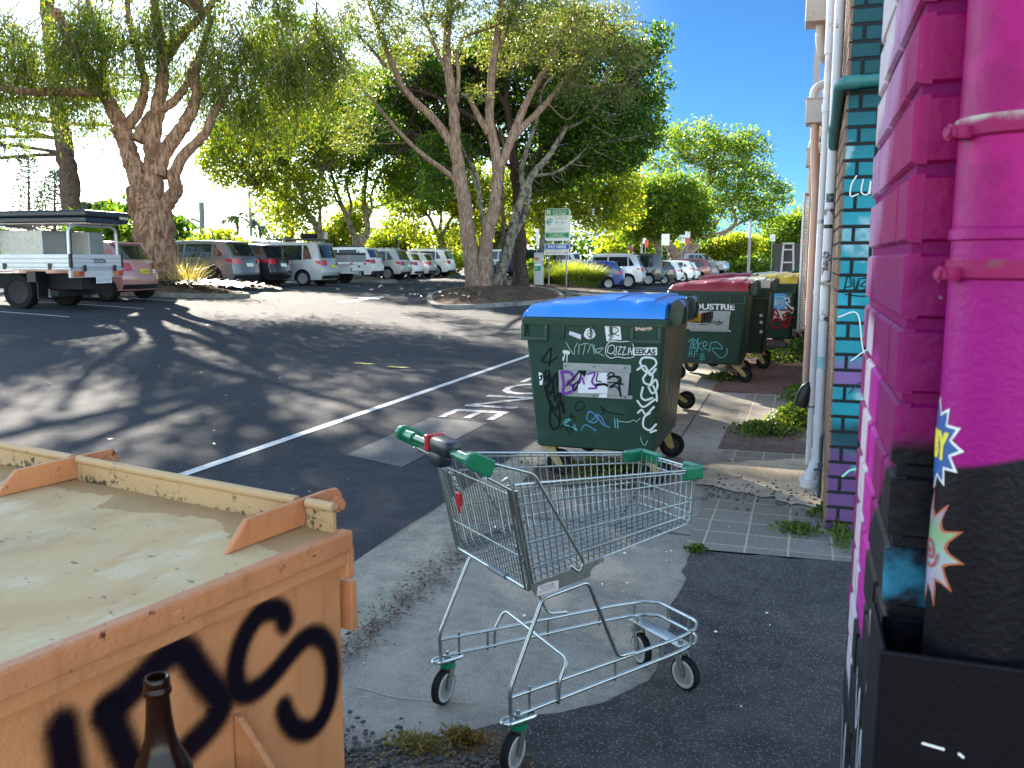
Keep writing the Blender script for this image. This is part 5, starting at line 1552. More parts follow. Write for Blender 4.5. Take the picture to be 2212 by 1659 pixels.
    if rails:
        for s in (1, -1):
            mb = MB(); yy = s * (yf(L / 2, H - .05) - .07)
            mb.tube(fillet([(rr + .15, yy, H - .02), (rr + .28, yy, H + .045), (rf - .35, yy, H + .045), (rf - .2, yy, H - .02)], .06), .016, 8); mb.build('roof_rail', M_BLACKP if rails == 2 else M_ALLOY, t, smooth=50)
    if wiper:
        mb = MB(); x_, z_ = tail + .05, tz + .05
        a = warp((tail - .005, 0, tz + .03)); b = warp((tail + (rr - .1 - tail) * .35 - .02, -W * .22, tz + (H - .1 - tz) * .35)); mb.tube([a + Vector((-.02, 0, .01)), b + Vector((-.02, 0, .01))], .008, 5); mb.build('wiper', M_BLACKP, t)
    for x in (axr, axf):
        for s in (1, -1): wheel_parts(t, x, s * (W / 2 - .13), rw, s, alloy)
    mb = MB(); mb.box((.2, -W / 2 + .26, gc + .02), (L - .25, W / 2 - .26, .62)); mb.build('underbody', M_UNDER, t)
    return t
WHT, SIL, GRY, BLK = (.72, .72, .71), (.42, .43, .44), (.13, .14, .16), (.008, .009, .011)
HL = math.atan2(-.10, -1)              # rows face away from the lane
def rear_at(x, y): return (x, y, G(x, y))
SUV = dict(L=4.6, W=1.88, H=1.68, zb=1.06, hood=1.08, cowl=3.35, rf=2.75, rr=.55, tail=.16, tz=1.10, rw=.36, axr=.90, axf=3.62, gc=.26, kind='suv')
HAT = dict(L=4.2, W=1.77, H=1.47, zb=.93, hood=.95, cowl=3.1, rf=2.5, rr=.55, tail=.16, tz=.98, rw=.31, axr=.75, axf=3.35, gc=.2, kind='hatch')
def mkcar(base, label, col, x, y, cat_='car', h=None, **kw):
    d = dict(base); d.update(kw)
    p = rear_at(x, y)
    return car(label, cat_, col, (x, y, G(x - 1.5, y) if G(x, y) < G(x - 1.5, y) else G(x, y)), HL if h is None else h, **d)
# row on the left
mi_ = mkcar(HAT, 'dented pink hatchback with black steel wheels behind the tray ute', (.42, .20, .17), -16.5, 18.75, L=3.8, W=1.68, H=1.55, zb=.95, tz=1.02, tail=.22, rr=.62, rf=2.3, cowl=2.95, axr=.62, axf=3.05, rw=.30, alloy=M_DALLOY, plate=M_PLATEY, lampw='wide', rg=.14)
text('plate_text', 'AW 68 N', .1, M_BLACKINK, frame((-.022, .02, .755), (0, -1, 0), (.05, 0, 1)), mi_, fit=(.27, .07), ext=0)
mb = MB(); mb.prism(rounded(.10, .11, .012), .006, frame((-.02, -.30, .755), (0, -1, 0), (0, 0, 1))); pp = mb.build('learner_plate', M_WHITE, mi_)
text('plate_text', 'P', .1, mk('magenta_ink', (.5, .02, .18), .5), frame((-.027, -.30, .755), (0, -1, 0), (0, 0, 1)), pp, fit=(.05, .08), ext=0)
mkcar(SUV, 'grey luxury SUV with dark wheels beside the big paperbark trunk', (.17, .18, .20), -18.5, 26.2, L=5.0, W=2.0, H=1.70, rw=.40, rr=.55, tail=.10, tz=1.12, zb=1.10, alloy=M_DALLOY, metal=.55, dark_lower=True, axr=.98, axf=3.8)
mkcar(SUV, 'black SUV mostly hidden between the grey SUV and the silver van', BLK, -18.7, 28.6, H=1.62)
van = mkcar(SUV, 'silver people carrier with a black roof rack', SIL, -17.9, 30.9, cat_='van', L=4.75, W=1.80, H=1.74, zb=1.0, tz=1.05, hood=.95, cowl=3.9, rf=3.1, rr=.45, tail=.14, rw=.31, axr=.95, axf=3.75, gc=.19, metal=.4, plate=M_PLATEY, name='parked_van')
mb = MB()
for y in (-.58, .58): mb.box((.5, y - .03, 1.82), (2.7, y + .03, 1.87), None, .008)
for k in range(6): mb.box((.55 + k * .4, -.6, 1.80), (.60 + k * .4, .6, 1.82))
for x in (.6, 2.5):
    for y in (-.58, .58): mb.box((x - .02, y - .02, 1.70), (x + .02, y + .02, 1.80))
rk = mb.build('roof_rack', M_BLACKP, van)
mb = MB(); mb.lathe([(.20, 0), (.31, .0), (.34, .05), (.34, .15), (.31, .20), (.20, .20), (.20, 0)], 24, Matrix.Translation((1.0, .1, 1.87))); mb.build('spare_tyre', M_TYRE, rk, smooth=40)
mkcar(SUV, 'white SUV behind the lichen-barked bay tree', WHT, -19.9, 38.9, H=1.66, L=4.4, rails=2, dark_lower=True, axf=3.45, cowl=3.2, rf=2.6)
mkcar(SUV, 'silver wagon with red tail lamps beside the white SUV', (.45, .45, .44), -19.6, 41.6, kind='wagon', L=4.8, H=1.60, tz=1.0, zb=.98, rw=.33, rails=1, metal=.4, axf=3.8, cowl=3.5, rf=2.9)
mkcar(HAT, 'white hatchback with bright five-spoke wheels', (.78, .78, .78), -20.3, 44.7, L=4.3)
mkcar(HAT, 'silver hatchback tucked behind the white hatchback', SIL, -20.7, 47.5, metal=.4, H=1.45)
mkcar(SUV, 'white large wagon farthest along the left row with roof rails', WHT, -20.6, 50.2, H=1.70, rails=1, tz=1.05)
bh = mkcar(HAT, 'bright blue hatchback seen side-on beyond the left row', (.01, .14, .62), -21.0, 64.0, h=PI, rails=2, L=4.0, H=1.52)
mkcar(SUV, 'dark navy SUV behind the dark-barked tree', (.010, .020, .055), -15.6, 56.0, H=1.80, h=PI * .97)
mkcar(SUV, 'white four-wheel drive half hidden behind the island trunks', WHT, -17.8, 57.0, H=1.78, h=PI * .93)
mkcar(HAT, 'pale blue sedan glimpsed behind the island trunks', (.35, .45, .52), -20.5, 69.0, h=PI)
# row on the right of the island
mkcar(HAT, 'dark blue hatchback beside the clump of long grass', (.012, .045, .22), -8.75, 44.6, L=4.05, W=1.70, H=1.46, plate=M_PLATE)
mkcar(SUV, 'silver four-wheel drive next to the dark blue hatchback', (.46, .46, .48), -8.15, 47.6, L=4.8, H=1.83, zb=1.16, tz=1.16, hood=1.2, rw=.39, gc=.3, metal=.4, rails=1, axf=3.75)
mkcar(SUV, 'pale blue wagon seen over the silver four-wheel drive', (.35, .42, .48), -8.9, 50.6, H=1.86)
mkcar(SUV, 'black van with chrome rear trim between silver and white cars', BLK, -8.05, 53.6, cat_='van', L=5.0, W=1.90, H=1.93, zb=1.1, tz=1.05, cowl=4.1, rf=3.3, rr=.30, tail=.10, axf=4.0, lampw='tall', name='parked_van')
mkcar(HAT, 'black hatchback right of the black van', (.01, .012, .014), -7.7, 56.6, H=1.50)
mkcar(HAT, 'white hatchback with rounded tail right of the black hatchback', WHT, -7.6, 59.5, H=1.48, rg=.16)
mkcar(SUV, 'white small SUV with black arches', (.75, .75, .74), -7.3, 63.4, L=4.3, W=1.77, H=1.55, dark_lower=True, axf=3.4, cowl=3.1, rf=2.5)
mkcar(HAT, 'white hatchback wedged beside the red wagon', WHT, -7.2, 65.8, H=1.45)
mkcar(SUV, 'dark red SUV in the right row', (.22, .012, .018), -6.6, 68.4, L=4.8, H=1.73, axf=3.75, alloy=M_DALLOY)
mkcar(HAT, 'grey hatchback behind the dark red SUV', GRY, -6.4, 72.0)
pk = mkcar(SUV, 'big silver pickup facing the lane at the far end', (.36, .40, .46), -12.2, 84.0, L=5.8, W=2.0, H=1.92, h=rad(-12), cowl=4.0, rf=3.4, rr=1.9, tail=1.75, tz=1.15, rw=.43, gc=.36, hood=1.28, zb=1.22, axr=1.1, axf=4.75, metal=.4, cat_='pickup', kind='ute', spoiler=False, wiper=False, name='parked_pickup')
mkcar(SUV, 'white SUV beyond the big silver pickup', WHT, -9.0, 92.0, h=rad(170))
mkcar(HAT, 'dark hatchback far off right of the pickup', GRY, -7.6, 97.0, h=rad(175))
mkcar(HAT, 'pale blue hatchback far off beside the dark shrubs', (.40, .5, .55), -4.0, 128.0, h=rad(150))
mkcar(SUV, 'white van far off behind the round dark tree', WHT, -17.5, 90.0, cat_='van', H=2.1, h=rad(175), name='parked_van')
mkcar(SUV, 'white wagon far off left of the round dark tree', WHT, -22.0, 88.0, H=1.8, h=rad(170))
# white ute with a covered tray in the left row
def tray_ute(label, x, y, small):
    t = thing('tray_ute', label, 'ute', (x, y, G(x, y)), HL, 'cars parked in the bays')
    return t
ut = thing('tray_ute', 'white ute with an aluminium tray under a dark cover, half hidden behind the silver van', 'ute', (-18.6, 34.2, .59), HL, 'cars parked in the bays')
WP = paint('car_paint', WHT)
mb = MB(); mb.box((0, -.9, .95), (1.9, .9, 1.25), None, .01); mb.build('tray', M_GALV, ut)
mb = MB(); mb.box((-.01, -.92, 1.25), (1.92, .92, 1.36), None, .04); mb.build('tray_cover', mk('dark_canvas', (.05, .05, .055), .8), ut)
for s in (1, -1):
    mb = MB(); mb.box((-.03, s * .78 - .11, .82), (.02, s * .78 + .11, .93), None, .01); mb.build('tail_light', M_RLAMP, ut)
    for x in (.95, 4.1): wheel_parts(ut, x, s * .72, .36, s, M_DALLOY, .24)
mb = MB(); mb.box((-.02, -.5, .55), (.10, .5, .72), None, .02); mb.box((.2, -.45, .45), (4.4, .45, .85)); mb.build('chassis', M_WHITE, ut)
mb = MB(); mb.prism([(1.95, .6), (1.95, 1.55), (2.05, 1.74), (3.0, 1.76), (3.75, 1.16), (4.85, 1.05), (4.95, .6)], 1.7, frame((0, .85, 0), (1, 0, 0), (0, 0, 1))); mb.build('cab', WP, ut, bevel=.05)
mb = MB(); mb.box((1.93, -.7, 1.28), (1.945, .7, 1.68)); mb.build('rear_window', M_CGL, ut)
for s in (1, -1):
    mb = MB(); mb.prism([(2.2, 1.16), (2.2, 1.62), (2.95, 1.66), (3.45, 1.18)], .01, frame((0, s * .855 + .005, 0), (1, 0, 0), (0, 0, 1))); mb.build('side_window', M_CGL, ut)
# the near tray ute (rear axle at its origin)
UTE = thing('tray_ute', 'silver aluminium tray ute with a black roof tent on its ladder racks', 'ute', (-16.92, 15.87, .50), math.atan2(-.09, -.996), 'cars parked in the bays')
M_ALU = mk('tray_aluminium', (.52, .55, .58), .38, .55, .12, 3, .05, 60)
M_ALUW = mk('ribbed_tailgate', (.58, .58, .57), .5, .3, .08, 3)
mb = MB()
for k in range(3): mb.box((-1.44, .845, .955 + k * .094), (2.2, .875, 1.044 + k * .094), None, .006)
mb.box((-1.44, .838, .95), (2.2, .846, 1.24))
mb.build('side_gate', M_ALU, UTE)
mb = MB()
for k in range(3): mb.box((-1.44, -.875, .955 + k * .094), (2.2, -.845, 1.044 + k * .094), None, .006)
mb.build('side_gate', M_ALU, UTE)
mb = MB()
for k in range(3): mb.box((-1.49, -.80, .955 + k * .094), (-1.462, .80, 1.044 + k * .094), None, .006)
mb.box((-1.464, -.80, .95), (-1.455, .80, 1.24))
tg = mb.build('tailgate', M_ALUW, UTE)
UM = lambda y, z: frame((-1.493, y, z), (0, -1, 0), (0, 0, 1))
text('lettering', 'TOYOTA', .12, M_BLACKINK, UM(-.06, 1.09), tg, fit=(.42, .10), bold=.003, ext=.001)
mb = MB(); mb.box((-1.48, -.89, .90), (2.2, .89, .948), None, .006); mb.build('tray_floor', M_ALU, UTE)
for y in (.84, -.84):
    mb = MB(); mb.box((-1.497, y - .03, .93), (-1.447, y + .04, 1.25), None, .008); mb.build('corner_latch', M_BLACKP, UTE)
for x in (-.95, .25, 1.3):
    mb = MB(); mb.box((x - .05, .876, .90), (x + .05, .895, 1.04), None, .01); mb.build('gate_latch', M_BLACKP, UTE)
for y in (.45, -.55):
    mb = MB(); mb.box((-1.51, y - .05, .86), (-1.492, y + .05, 1.0), None, .01); mb.build('gate_latch', M_BLACKP, UTE)
mb = MB(); mb.box((-1.46, -.86, .72), (-1.40, .86, .895), None, .006); rb = mb.build('rear_beam', M_ALUW, UTE)
M_AMB = lamp_mat('amber_lamp', (.55, .16, .02))
for y in (.62, -.70):
    mb = MB(); mb.box((-1.48, y - .17, .745), (-1.459, y + .17, .865), None, .006); h = mb.build('tail_light', M_RLAMP, UTE)
    mb = MB(); mb.box((-1.487, y + .0, .755), (-1.480, y + .15, .855), None, .002); mb.build('indicator', M_AMB, h)
mb = MB(); mb.box((-1.50, -.28, .58), (-1.49, .10, .72), None, .002); npl = mb.build('number_plate', M_WHITE, UTE)
text('plate_text', '623·DY5', .1, M_BLACKINK, frame((-1.502, -.09, .655), (0, -1, 0), (0, 0, 1)), npl, fit=(.33, .085), ext=0)
mb = MB(); mb.box((-1.50, -.42, .58), (-1.49, -.30, .72), None, .002); pp = mb.build('learner_plate', M_WHITE, UTE)
text('plate_text', 'P', .1, mk('green_ink', (.02, .12, .10), .5), frame((-1.502, -.36, .655), (0, -1, 0), (0, 0, 1)), pp, fit=(.06, .09), ext=0)
M_CHK = mk('checker_plate', (.34, .34, .32), .35, .85, .6, 46, .8, 40)
mb = MB(); mb.box((-.55, -.80, 1.0), (.60, .60, 1.78), None, .008); mb.build('tool_box', M_CHK, UTE)
mb = MB(); mb.box((-1.05, -.78, 1.0), (-.56, -.30, 1.76), None, .008); mb.build('tool_box', M_CHK, UTE)
for x in (-1.40, .75):
    mb = MB()
    mb.tube(fillet([(x, .80, 1.22), (x, .78, 1.80), (x, .62, 1.89), (x, -.62, 1.89), (x, -.78, 1.80), (x, -.80, 1.22)], .12, 4), .035, 10); mb.build('ladder_rack', M_ALU, UTE, smooth=50)
mb = MB(); mb.box((.72, .80, 1.24), (.80, .84, 1.85)); mb.box((.2, .80, 1.84), (1.4, .83, 1.87)); mb.build('rack_brace', M_ALU, UTE)
mb = MB()
for k in range(7): mb.box((.95 + k * .11, .79, 1.40), (.957 + k * .11, .797, 1.84))
for k in range(5): mb.box((.95, .785, 1.42 + k * .1), (1.7, .792, 1.427 + k * .1))
mb.build('window_mesh', M_BLACKP, UTE)
M_TENT = mk('black_tent_shell', (.008, .014, .022), .35, 0, .2, 4)
mb = MB(); mb.box((-1.80, -.75, 1.945), (1.5, .70, 2.055), None, .02); mb.box((-1.83, -.77, 2.06), (1.55, .72, 2.215), None, .045)
tn = mb.build('roof_tent', M_TENT, UTE)
mb = MB(); mb.box((-1.7, -.6, 1.925), (1.4, -.5, 1.955)); mb.box((-1.7, .45, 1.925), (1.4, .55, 1.955)); mb.build('tent_runner', M_ALU, UTE)
mb = MB(); mb.tube([(1.05, .735, 2.115), (.45, .735, 2.135)], .012, 6); mb.build('tent_strut', M_ALU, tn)
mb = MB(); mb.box((-1.836, -.72, 2.02), (-1.822, -.36, 2.13), None, .003); kb = mb.build('badge', M_BLACKINK, tn)
text('lettering', 'KINGS', .1, mk('gold_letters', (.65, .55, .35), .4), frame((-1.838, -.54, 2.075), (0, -1, 0), (0, 0, 1)), kb, fit=(.30, .065), bold=.004, ext=.001)
mb = MB(); mb.box((-1.35, -.40, .45), (2.5, .40, .80)); mb.box((-.95, -.68, .30), (-.75, .68, .44)); mb.build('chassis', M_UNDER, UTE)
for s in (1, -1):
    wheel_parts(UTE, 0, s * .70, .40, s, M_DALLOY, .27)
    wheel_parts(UTE, 3.1, s * .72, .40, s, M_DALLOY, .27)
    mb = MB(); mb.box((-.56, s * .70 - .15, .22), (-.54, s * .70 + .15, .62)); mb.box((-.53, s * .70 - .16, .62), (-.30, s * .70 + .16, .86)); mb.build('mud_flap', M_BLACKP, UTE)
mb = MB(); mb.prism([(2.3, .6), (2.3, 1.6), (2.42, 1.78), (3.3, 1.80), (3.95, 1.25), (4.9, 1.1), (5.0, .55)], 1.72, frame((0, .86, 0), (1, 0, 0), (0, 0, 1))); mb.build('cab', M_ALUW, UTE, bevel=.05)
mb = MB(); mb.box((2.285, -.65, 1.30), (2.298, .65, 1.68)); mb.build('rear_window', M_CGL, UTE)
mb = MB(); mb.prism([(2.5, 1.2), (2.5, 1.66), (3.25, 1.70), (3.75, 1.24)], .01, frame((0, .866, 0), (1, 0, 0), (0, 0, 1))); mb.build('side_window', M_CGL, UTE)
# ---------------------------------------------------------------- trees
def quads_obj(name, V, m, parent):
    """V: (N, 4, 3) array"""
    n = len(V)
    me = bpy.data.meshes.new(name)
    me.vertices.add(n * 4); me.loops.add(n * 4); me.polygons.add(n)
    me.vertices.foreach_set('co', np.ascontiguousarray(V, dtype=np.float32).ravel())
    me.loops.foreach_set('vertex_index', np.arange(n * 4, dtype=np.int32))
    me.polygons.foreach_set('loop_start', np.arange(0, n * 4, 4, dtype=np.int32))
    me.polygons.foreach_set('loop_total', np.full(n, 4, dtype=np.int32))
    me.materials.append(m)
    me.update(calc_edges=True)
    return link(name, me, parent)
def nrm(a): return a / np.maximum(1e-9, np.linalg.norm(a, axis=1, keepdims=True))
def leaf_quads(c, d, L, W, rg):
    n = len(c)
    d = nrm(d)
    s = nrm(np.cross(d, rg.normal(size=(n, 3))))
    L = L * rg.uniform(.7, 1.25, (n, 1)); W = W * rg.uniform(.75, 1.25, (n, 1))
    b = nrm(np.cross(d, s))
    mid = c + d * L * .45
    V = np.stack([c, mid + s * W + b * W * .25, c + d * L - b * L * .08, mid - s * W + b * W * .25], 1)
    return V
def blob_points(blobs, n, rg, shell=.6):
    """blobs: (centre, (rx, ry, rz), weight)"""
    w = np.array([b[2] * b[1][0] * b[1][1] * b[1][2] for b in blobs]); w = w ** .8; w /= w.sum()
    k = rg.choice(len(blobs), n, p=w)
    u = nrm(rg.normal(size=(n, 3))) * (rg.uniform(0, 1, (n, 1)) ** (1 / 3 * shell))
    C = np.array([list(b[0]) for b in blobs])[k]; R = np.array([b[1] for b in blobs])[k]
    return C + u * R
def foliage(parent, blobs, clumps, per, cr, L, W, m, seed, droop=.15, name='crown', shell=.6, up=.0):
    rg = np.random.default_rng(seed)
    c = blob_points(blobs, clumps, rg, shell)
    n = clumps * per
    R = cr * rg.uniform(.6, 1.3, (clumps, 1))
    P = np.repeat(c, per, 0); RR = np.repeat(R, per, 0)
    off = nrm(rg.normal(size=(n, 3))) * rg.uniform(.1, 1, (n, 1)) ** .6
    off[:, 2] *= .62
    P = P + off * RR
    d = off + rg.normal(size=(n, 3)) * .6
    d[:, 2] += up - droop * 3
    o = quads_obj(name, leaf_quads(P, d, L, W, rg), m, parent)
    return o, c
def weeping(parent, blobs, strands, per, length, L, W, m, seed, name='crown', wood=None):
    rg = np.random.default_rng(seed)
    cc = blob_points(blobs, strands // 16, rg, .8)
    s = np.repeat(cc, 16, 0); strands = len(s)
    s = s + rg.normal(size=s.shape) * np.array([.42, .42, .30])
    ln = length * rg.uniform(.4, 1.35, strands)
    hd = rg.normal(size=(strands, 2)) * .28
    t = rg.uniform(0, 1, (strands, per))
    P = np.empty((strands, per, 3))
    for a in (0, 1): P[:, :, a] = s[:, a:a + 1] + hd[:, a:a + 1] * (1 - (1 - t) ** 2) * ln[:, None] + rg.normal(size=(strands, per)) * .15
    P[:, :, 2] = s[:, 2:3] - t * ln[:, None] + rg.normal(size=(strands, per)) * .05
    P = P.reshape(-1, 3)
    d = rg.normal(size=P.shape) * .6; d[:, 2] -= .85
    o = quads_obj(name, leaf_quads(P, d, L, W, rg), m, parent)
    if wood is not None:
        k = rg.choice(strands, min(strands, 520), replace=False)
        mb = MB()
        for i in k:
            pts = [(s[i, 0] + hd[i, 0] * (1 - (1 - q) ** 2) * ln[i], s[i, 1] + hd[i, 1] * (1 - (1 - q) ** 2) * ln[i], s[i, 2] - q * ln[i]) for q in (-.35, 0, .35, .7, 1)]
            mb.tube(pts, [.018, .014, .011, .008, .005], 4, False)
        mb.build('twigs', wood, parent)
    return o
def px_blob(x, y, rx, ry, Z, w=1.0, dz=None):
    c = dep(x, y, Z)
    k = Z / FPX
    return (c, (rx * k, (dz if dz else (rx + ry) / 2 * k), ry * k), w)
def limb(mb, pts, r0, r1, Z=None, seed=0, n=9, sm=6, flare=0, rough=.10):
    P = []
    for p in pts:
        if isinstance(p, Vector): P.append(p)
        elif len(p) == 4: P.append(Vector(p[:3]))
        else: P.append(dep(p[0], p[1], Z + (p[2] if len(p) > 2 else 0)))
    P = catmull(P, sm)
    k = len(P)
    r = random.Random(seed)
    R = []
    for i in range(k):
        t = i / (k - 1)
        q = r0 + (r1 - r0) * t ** .85
        if flare: q *= 1 + flare * max(0, 1 - t * (k - 1) / 5.0) ** 2
        R.append(q)
    jit = [Vector((r.uniform(-1, 1), r.uniform(-1, 1), 0)) * R[i] * .12 if 0 < i < k - 1 else Vector() for i in range(k)]
    mb.tube([p + j for p, j in zip(P, jit)], R, n, True, None, False, seed, rough)
    return P
def twig_out(mb, tips, pts, rg, r=.03, maxd=4.0, n=200):
    """thin branches from limb points to leaf clumps"""
    T = np.array([list(t) for t in tips])
    k = rg.choice(len(pts), min(n, len(pts)), replace=False)
    for i in k:
        c = pts[i]
        d = np.linalg.norm(T - c, axis=1) + np.maximum(0, T[:, 2] - c[2]) * 1.5
        j = int(np.argmin(d))
        if d[j] > maxd * 1.5: continue
        a = Vector(T[j]); b = Vector(c)
        m = (a + b) / 2 + Vector(rg.normal(size=3)) * .18 * (b - a).length - Vector((0, 0, .05 * (b - a).length))
        q = catmull([a, m, b], 4)
        mb.tube(q, [r * (1 - .8 * e / (len(q) - 1)) for e in range(len(q))], 5, False)
LM_W = leaf_mat('weeping_leaves', (.036, .072, .014), (.100, .135, .026), .46, (.22, .20, .02))
LM_D = leaf_mat('dark_broad_leaves', (.019, .050, .008), (.058, .115, .014), .48, (.14, .20, .015))
LM_G = leaf_mat('grey_green_leaves', (.055, .075, .028), (.12, .14, .05), .42, (.15, .14, .05))
LM_Y = leaf_mat('yellow_green_leaves', (.070, .115, .010), (.20, .225, .018), .58, (.34, .29, .02))
LM_M = leaf_mat('mid_green_leaves', (.038, .084, .010), (.11, .165, .018), .54, (.21, .23, .02))
LM_N = leaf_mat('pine_needles', (.016, .034, .016), (.035, .058, .028), .2)
LM_P = leaf_mat('palm_leaves', (.045, .085, .035), (.09, .13, .06), .35)
BK_P = bark_mat('papery_bark', (.09, .050, .030), (.36, .22, .14), (5, 5, 1.0), 1.0, (.15, .08, .05))
BK_L = bark_mat('lichen_bark', (.04, .032, .025), (.25, .23, .18), (3, 3, 1.5), .6, (.15, .15, .11))
BK_B = bark_mat('pale_bark', (.12, .075, .052), (.33, .235, .175), (7, 7, 1.2), .9, (.20, .13, .095))
BK_D = bark_mat('dark_bark', (.025, .018, .016), (.085, .06, .05), (7, 7, 1.0), 1.0)
BK_N = bark_mat('brown_bark', (.06, .045, .035), (.14, .10, .075), (4, 4, 3.0), .7)
TW = mk('grey_twigs', (.17, .13, .10), .9, 0, .3, 9)
zz = lambda ox, oy, k: (lambda x, y, dz=0: ((ox + x * k) / 1.8228, (oy + y * k) / 1.8228, dz))
zL = zz(0, 0, .6329); z11 = zz(1300, 0, .7232); z2 = zz(1000, 700, .4973); z3 = zz(2000, 700, .5425)
def tree(name, label, base, parts, cat_='tree', group=None):
    return thing(name, label, cat_, (0, 0, 0), 0, group)

# big weeping paperbark on the left
B = Vector((-19.4, 22.4, .62)); ZL = depth_of(B)
t = tree('paperbark_tree', 'huge weeping paperbark with a thick peeling trunk behind the pink hatchback', B, None)
mb = MB(); tips = []
limb(mb, [B + Vector((.15, -.2, -.3)), zL(960, 1420), zL(930, 1300), zL(905, 1180)], .66, .56, ZL, 1, 20, 6, .35, .05)
b0 = zL(900, 1200)
L_ = [([zL(890, 1230), zL(850, 1080), zL(800, 950), zL(765, 800), zL(700, 680), zL(620, 520), zL(520, 400, -1), zL(430, 250, -2), zL(350, 60, -3)], .36, .10),
      ([zL(950, 1230), zL(955, 1050), zL(950, 900), zL(965, 750), zL(1000, 560), zL(1010, 380), zL(990, 200), zL(960, 0), zL(950, -250)], .34, .10),
      ([zL(985, 1100), zL(1005, 980), zL(1095, 850), zL(1180, 720), zL(1220, 600), zL(1215, 470), zL(1260, 300), zL(1320, 100)], .30, .08),
      ([zL(990, 1330), zL(1050, 1250), zL(1090, 1180), zL(1085, 1080), zL(1150, 960), zL(1270, 840), zL(1330, 700), zL(1420, 560, 1), zL(1500, 400, 1.5)], .30, .07),
      ([zL(860, 880), zL(930, 740), zL(1010, 680), zL(1100, 610), zL(1180, 490), zL(1200, 380)], .24, .07),
      ([zL(1010, 380), zL(1080, 280), zL(1150, 200), zL(1260, 90), zL(1350, -30), zL(1450, -200)], .22, .07),
      ([zL(640, 560), zL(520, 570, -1), zL(330, 570, -1.5), zL(180, 570, -2), zL(0, 545, -2.5), zL(-200, 500, -3)], .17, .08),
      ([zL(770, 800), zL(830, 740), zL(880, 640), zL(900, 500), zL(850, 300), zL(800, 100), zL(780, -200)], .20, .07),
      ([zL(700, 680), zL(660, 560), zL(640, 400, 1), zL(650, 250, 2), zL(560, 50, 3), zL(500, -250, 4)], .16, .06),
      ([zL(850, 1100), zL(790, 1010), zL(750, 900), zL(690, 800)], .16, .05)]
for i, (p, a, b) in enumerate(L_): tips += limb(mb, p, a, b, ZL, 10 + i, 12, 6, 0, .05)[6:]
mb.build('trunk', BK_P, t, smooth=70)
bl = [px_blob(-60, 120, 130, 110, ZL - 2), px_blob(80, 60, 130, 80, ZL - 2), px_blob(230, 40, 130, 70, ZL - 1), px_blob(210, 180, 110, 70, ZL + .5), px_blob(60, 180, 90, 60, ZL - 1.5), px_blob(390, 30, 120, 80, ZL), px_blob(560, 40, 110, 80, ZL + 1), px_blob(500, 150, 110, 80, ZL + 1), px_blob(640, 110, 90, 90, ZL + 1.5), px_blob(610, 210, 90, 60, ZL + 1.5), px_blob(400, 160, 60, 50, ZL + .8, .3), px_blob(270, 230, 60, 50, ZL - .8, .2), px_blob(700, 60, 40, 60, ZL + 2)]
weeping(t, bl, 2400, 32, 1.25, .17, .017, LM_W, 41, 'crown', TW)
c0 = dep(330, -150, ZL)
hi = [((-19.5 + a, 23.0 + b, c), (r, r, h), wt) for a, b, c, r, h, wt in ((-1.5, -2.5, 11.5, 4.5, 2.0, .12), (2.5, 2.0, 11.5, 4.5, 2.0, .12), (-2.5, 4.0, 12.5, 4.5, 2.2, .12), (0, 0, 13.8, 5.0, 1.6, .5), (1.5, 5.0, 14.2, 4.5, 1.6, 1.2), (0, 3.5, 15.8, 4.5, 1.5, 1.4), (-3, -1.5, 14.5, 4, 1.8, .4), (3.5, -2.0, 12.8, 3.8, 1.8, .15), (1.2, .8, 15.6, 3.0, 1.6, 2.6), (1.0, 1.3, 17.0, 2.8, 1.2, 1.6))]  # unseen crown top, shaped denser where it shades the pier and trolley
foliage(t, hi, 520, 30, .85, .34, .075, LM_W, 42, .25, 'upper_crown')
mb = MB()
for i, q in enumerate(((-3, -1, 14), (2, 3, 14.5), (0, -2, 15), (3, 0, 13), (-1, 5, 15))):
    limb(mb, [tuple(dep(430, 20, ZL)) + (0,), (-19.5 + q[0] * .5, 22.7 + q[1] * .5, 11.5, 0), (-19.5 + q[0], 23 + q[1], q[2], 0)], .16, .04, ZL, 60 + i, 7)
mb.build('upper_limbs', BK_P, t, smooth=70)

